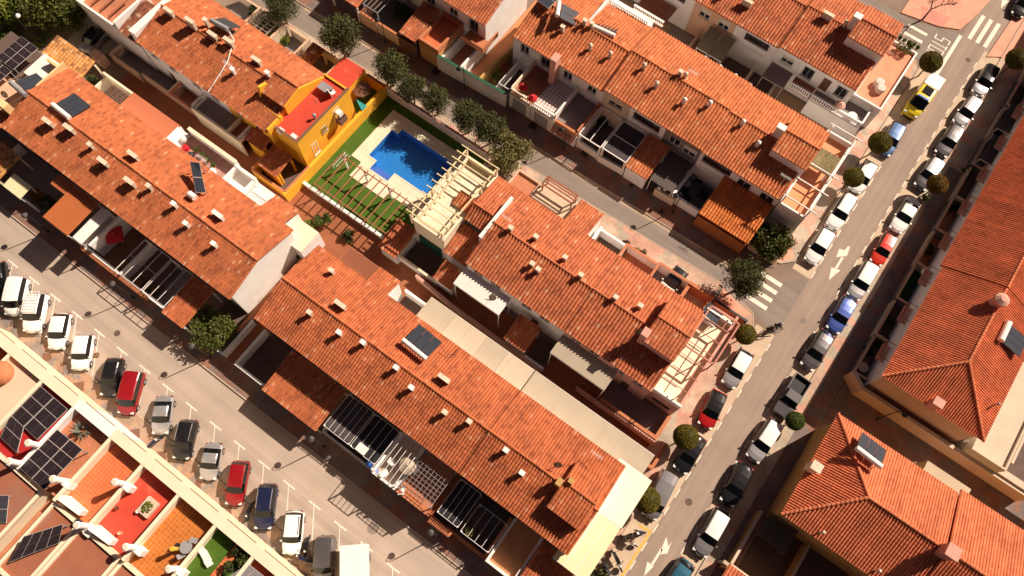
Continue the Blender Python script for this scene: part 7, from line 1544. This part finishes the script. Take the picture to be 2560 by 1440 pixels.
def dish(label, px, z, r=.4):
    w = W(px, z); T = Thing('satellite_dish', label, 'satellite dish', (w.x,w.y,z)); d = Vector((.35,-.75,.55)).normalized(); a = d.cross(Vector((0,0,1))).normalized(); b = d.cross(a); g = MB(); vs = [Vector((w.x,w.y,z))]; fs = []
    for k, (rr, dd) in enumerate(((.5,.04),(1,.16))):
        for i in range(12): t = i*math.pi/6; vs.append(Vector((w.x,w.y,z)) + (a*math.cos(t)+b*math.sin(t))*r*rr + d*dd*r*1.5)
    fs = [(0,1+i,1+(i+1)%12) for i in range(12)] + [(1+i,13+i,13+(i+1)%12,1+(i+1)%12) for i in range(12)]; fs += [f[::-1] for f in fs]
    g.add(vs, fs); T.part('reflector', g, m_awnb); g = MB(); g.cyl((w.x,w.y,z-.9),(w.x,w.y,z),.03,n=6); g.cyl((w.x,w.y,z),tuple(Vector((w.x,w.y,z))+d*r*1.1),.015,n=5); T.part('arm', g, m_gm)
for l, p, z in (('satellite dish on the white awning in the alley',(1232,742),5.2),('satellite dish on the far left terrace',(12,235),6.6),('satellite dish on the bottom row behind the cream awning',(1395,1160),7.9),('satellite dish by the roof room chimney, centre row',(1600,828),8.6)): dish(l, p, z)
# crooked pipe on the upper left row
T = Thing('roof_pipe','long pale crooked pipe lying down the upper left roof','pipe',(-55,24,6)); g = MB(); pp_ = [W(p, z) for p, z in (((568,70),7.5),((585,100),7.2),((570,150),7.0),((553,180),6.7),((520,230),6.1))]; g.tube(pp_, .06, 6); T.part('pipe', g, m_wf)
T = Thing('roof_cable','dark hose from collector across the bottom row roof','hose',(-15,11,6)); g = MB(); g.tube([W(p, z) for p, z in (((1105,872),6.6),((1118,885),6.5),((1135,888),6.4),((1150,868),6.2))], .03, 5); T.part('hose', g, m_dk)
# dark drain line across alley
# ================================================================ people
m_skin = mat('skin', (.50,.28,.19), .6, .03, 5)
def person(label, J, mats, loc, rot, helmet=None, z=0.0, hair=None):
    """J: joints of a posed figure (metres, local); one skinned body, clothes skinned over it"""
    T = Thing('person', label, 'person', (0,0,0))
    def skin(name, verts, edges, radii, m, parent=None):
        me = bpy.data.meshes.new(name); me.from_pydata([tuple(v) for v in verts], edges, []); me.materials.append(m); o = bpy.data.objects.new(name, me); C.objects.link(o); o.parent = parent or T.e
        sk = o.modifiers.new('skin','SKIN'); sk.use_smooth_shade = True
        if not me.skin_vertices:
            ad = me.attributes
        lay = me.skin_vertices[0].data if me.skin_vertices else None
        if lay is None: return o
        for i, r in enumerate(radii): lay[i].radius = (r, r*.85); 
        lay[0].use_root = True
        su = o.modifiers.new('sub','SUBSURF'); su.levels = 1; su.render_levels = 1; return o
    names = ['pelvis','chest','neck','head','crown','shL','elL','wrL','shR','elR','wrR','hipL','knL','anL','toL','hipR','knR','anR','toR']
    V = [J[n] for n in names]; ix = {n: i for i, n in enumerate(names)}
    E_ = [('pelvis','chest'),('chest','neck'),('neck','head'),('head','crown'),('chest','shL'),('shL','elL'),('elL','wrL'),('chest','shR'),('shR','elR'),('elR','wrR'),('pelvis','hipL'),('hipL','knL'),('knL','anL'),('anL','toL'),('pelvis','hipR'),('hipR','knR'),('knR','anR'),('anR','toR')]
    Rr = [.13,.14,.06,.10,.09,.06,.045,.03,.06,.045,.03,.085,.06,.04,.035,.085,.06,.04,.035]
    edges = [(ix[a],ix[b]) for a, b in E_]
    for s in ('L','R'):
        w_ = Vector(J['wr'+s]); d = (w_ - Vector(J['el'+s])).normalized(); side = d.cross(Vector((0,0,1))).normalized(); palm = len(V); V.append(tuple(w_ + d*.07)); Rr.append(.03); edges.append((ix['wr'+s], palm))
        for k in range(4):
            a = len(V); V.append(tuple(w_ + d*.11 + side*(.03-.02*k))); V.append(tuple(w_ + d*(.16-.008*abs(k-1)) + side*(.034-.022*k) - Vector((0,0,.02)))); Rr += [.011,.009]; edges += [(palm,a),(a,a+1)]
        a = len(V); V.append(tuple(w_ + d*.05 + side*.05)); V.append(tuple(w_ + d*.09 + side*.065)); Rr += [.012,.010]; edges += [(palm,a),(a,a+1)]
    import bmesh
    def mk(name, V, edges, Rr, m):
        me = bpy.data.meshes.new(name); bm = bmesh.new(); lay = bm.verts.layers.skin.new(); vs = []
        for p, r in zip(V, Rr): v = bm.verts.new(p); v[lay].radius = (r, r*.9); vs.append(v)
        vs[0][lay].use_root = True
        for a, b in edges: bm.edges.new((vs[a], vs[b]))
        bm.to_mesh(me); bm.free(); me.materials.append(m); o = bpy.data.objects.new(name, me); C.objects.link(o); o.parent = T.e
        s = o.modifiers.new('skin','SKIN'); s.use_smooth_shade = True; u = o.modifiers.new('sub','SUBSURF'); u.levels = u.render_levels = 1; return o
    mk('body', V, edges, Rr, m_skin)
    def sub(name, ns, es, rs, m): mk(name, [J[n] for n in ns], [(ns.index(a), ns.index(b)) for a, b in es], rs, m)
    sub('jacket', ['pelvis','chest','neck','shL','elL','wrL','shR','elR','wrR'], [('pelvis','chest'),('chest','neck'),('chest','shL'),('shL','elL'),('elL','wrL'),('chest','shR'),('shR','elR'),('elR','wrR')], [.165,.185,.085,.09,.065,.05,.09,.065,.05], mats[0])
    sub('trousers', ['pelvis','hipL','knL','anL','hipR','knR','anR'], [('pelvis','hipL'),('hipL','knL'),('knL','anL'),('pelvis','hipR'),('hipR','knR'),('knR','anR')], [.15,.11,.08,.06,.11,.08,.06], mats[1])
    hd_ = Vector(J['head']); g = MB(); fwd = Vector((1,0,0))
    for s in (-1,1): g.lathe((hd_.x+.085, hd_.y+s*.035, hd_.z+.0), [(.012,-.01),(.014,0),(.012,.01)], 6)
    on(T.e, 'eyes', g, m_dk); g = MB(); g.add([(hd_.x+.09,hd_.y-.015,hd_.z-.03),(hd_.x+.09,hd_.y+.015,hd_.z-.03),(hd_.x+.12,hd_.y,hd_.z-.03),(hd_.x+.09,hd_.y,hd_.z+.02)], [(0,2,3),(2,1,3),(0,1,2)]); on(T.e, 'nose', g, m_skin)
    g = MB(); g.lathe((hd_.x-.01, hd_.y, hd_.z+.0), [(.135,-.02),(.15,.04),(.14,.10),(.10,.16),(.03,.19)], 14); on(T.e, 'helmet' if helmet else 'hair', g, helmet or hair or m_dk)
    T.e.location = (loc[0], loc[1], z); T.e.rotation_euler = (0,0,rot); return T
ride = dict(pelvis=(-.25,0,.95), chest=(.02,0,1.32), neck=(.10,0,1.47), head=(.17,0,1.58), crown=(.16,0,1.68), shL=(.05,.20,1.38), elL=(.25,.27,1.15), wrL=(.45,.24,1.05), shR=(.05,-.20,1.38), elR=(.25,-.27,1.15), wrR=(.45,-.24,1.05), hipL=(-.22,.10,.90), knL=(.14,.15,.72), anL=(-.02,.13,.30), toL=(.12,.13,.26), hipR=(-.22,-.10,.90), knR=(.10,-.15,.55), anR=(.02,-.13,.14), toR=(.16,-.13,.10))
def bicycle(label, loc, rot, m=m_dk, z=0):
    T = Thing('bicycle', label, 'bicycle', (0,0,0))
    for x in (-.52,.52):
        g = MB(); n = 20
        for i in range(n): a, b = i*2*math.pi/n, (i+1)*2*math.pi/n; g.cyl((x+.33*math.cos(a),0,.34+.33*math.sin(a)),(x+.33*math.cos(b),0,.34+.33*math.sin(b)),.02,n=5,caps=False)
        w_ = T.part('wheel', g, m_tyre); g = MB()
        for i in range(8): a = i*math.pi/4; g.cyl((x,0,.34),(x+.32*math.cos(a),0,.34+.32*math.sin(a)),.004,n=3)
        T.part('spokes', g, m_gm, parent=w_)
    g = MB()
    for a, b in (((-.52,0,.34),(-.05,0,.30)),((-.05,0,.30),(.40,0,.80)),((-.05,0,.30),(-.20,0,.85)),((-.20,0,.80),(.38,0,.85)),((-.52,0,.34),(-.18,0,.78)),((.52,0,.34),(.38,0,.95))): g.cyl(a, b, .02, n=6)
    T.part('frame', g, m); g = MB(); g.box(-.34,-.08,-.07,.07,.88,.93); T.part('saddle', g, m_dk); g = MB(); g.tube([(.40,-.27,1.02),(.36,0,1.0),(.40,.27,1.02)],.016); T.part('handlebar', g, m_dk)
    g = MB(); g.cyl((-.05,-.1,.30),(-.05,.1,.30),.07,n=10); T.part('crank', g, m_gm)
    T.e.location = (loc[0], loc[1], z); T.e.rotation_euler = (0,0,rot); return T
w = W((1945,815), .9); a = R(25)
bicycle('black bicycle ridden out of the side street onto the avenue', (w.x, w.y), a, z=.02); person('person in black on a bicycle at the mouth of the side street', ride, (m_dk, mat('black cloth', (.02,.02,.024), .8, .05)), (w.x, w.y), a, helmet=m_gm, z=.0)
w = W((1925,824), .9); bicycle('second dark bicycle close behind the first at the side street mouth', (w.x, w.y), a+.25, z=.02); person('person in dark grey on the second bicycle', ride, (mat('navy cloth', (.03,.03,.05), .8, .05), m_dk), (w.x, w.y), a+.25, z=.0, hair=mat('brown hair', (.05,.03,.02), .7, .1))
T = motorbike((1592,1334), hd((1600,1332),(1565,1336)), 'dark red and black scooter with its rider by the yellow line', p_dred, z=.12)
moto = dict(ride); moto.update(pelvis=(-.30,0,.98), hipL=(-.28,.12,.93), hipR=(-.28,-.12,.93), knL=(.08,.24,.75), knR=(.08,-.24,.75), anL=(-.05,.26,.32), anR=(-.05,-.26,.32), toL=(.10,.27,.26), toR=(.10,-.27,.26), wrL=(.28,.33,1.08), wrR=(.28,-.33,1.08), elL=(.20,.33,1.18), elR=(.20,-.33,1.18))
person('person in dark jacket and white helmet astride the scooter by the yellow line', moto, (mat('midnight cloth', (.015,.017,.03), .8, .05), m_dk), tuple(T.e.location)[:2], T.e.rotation_euler.z, helmet=m_wf, z=.12)
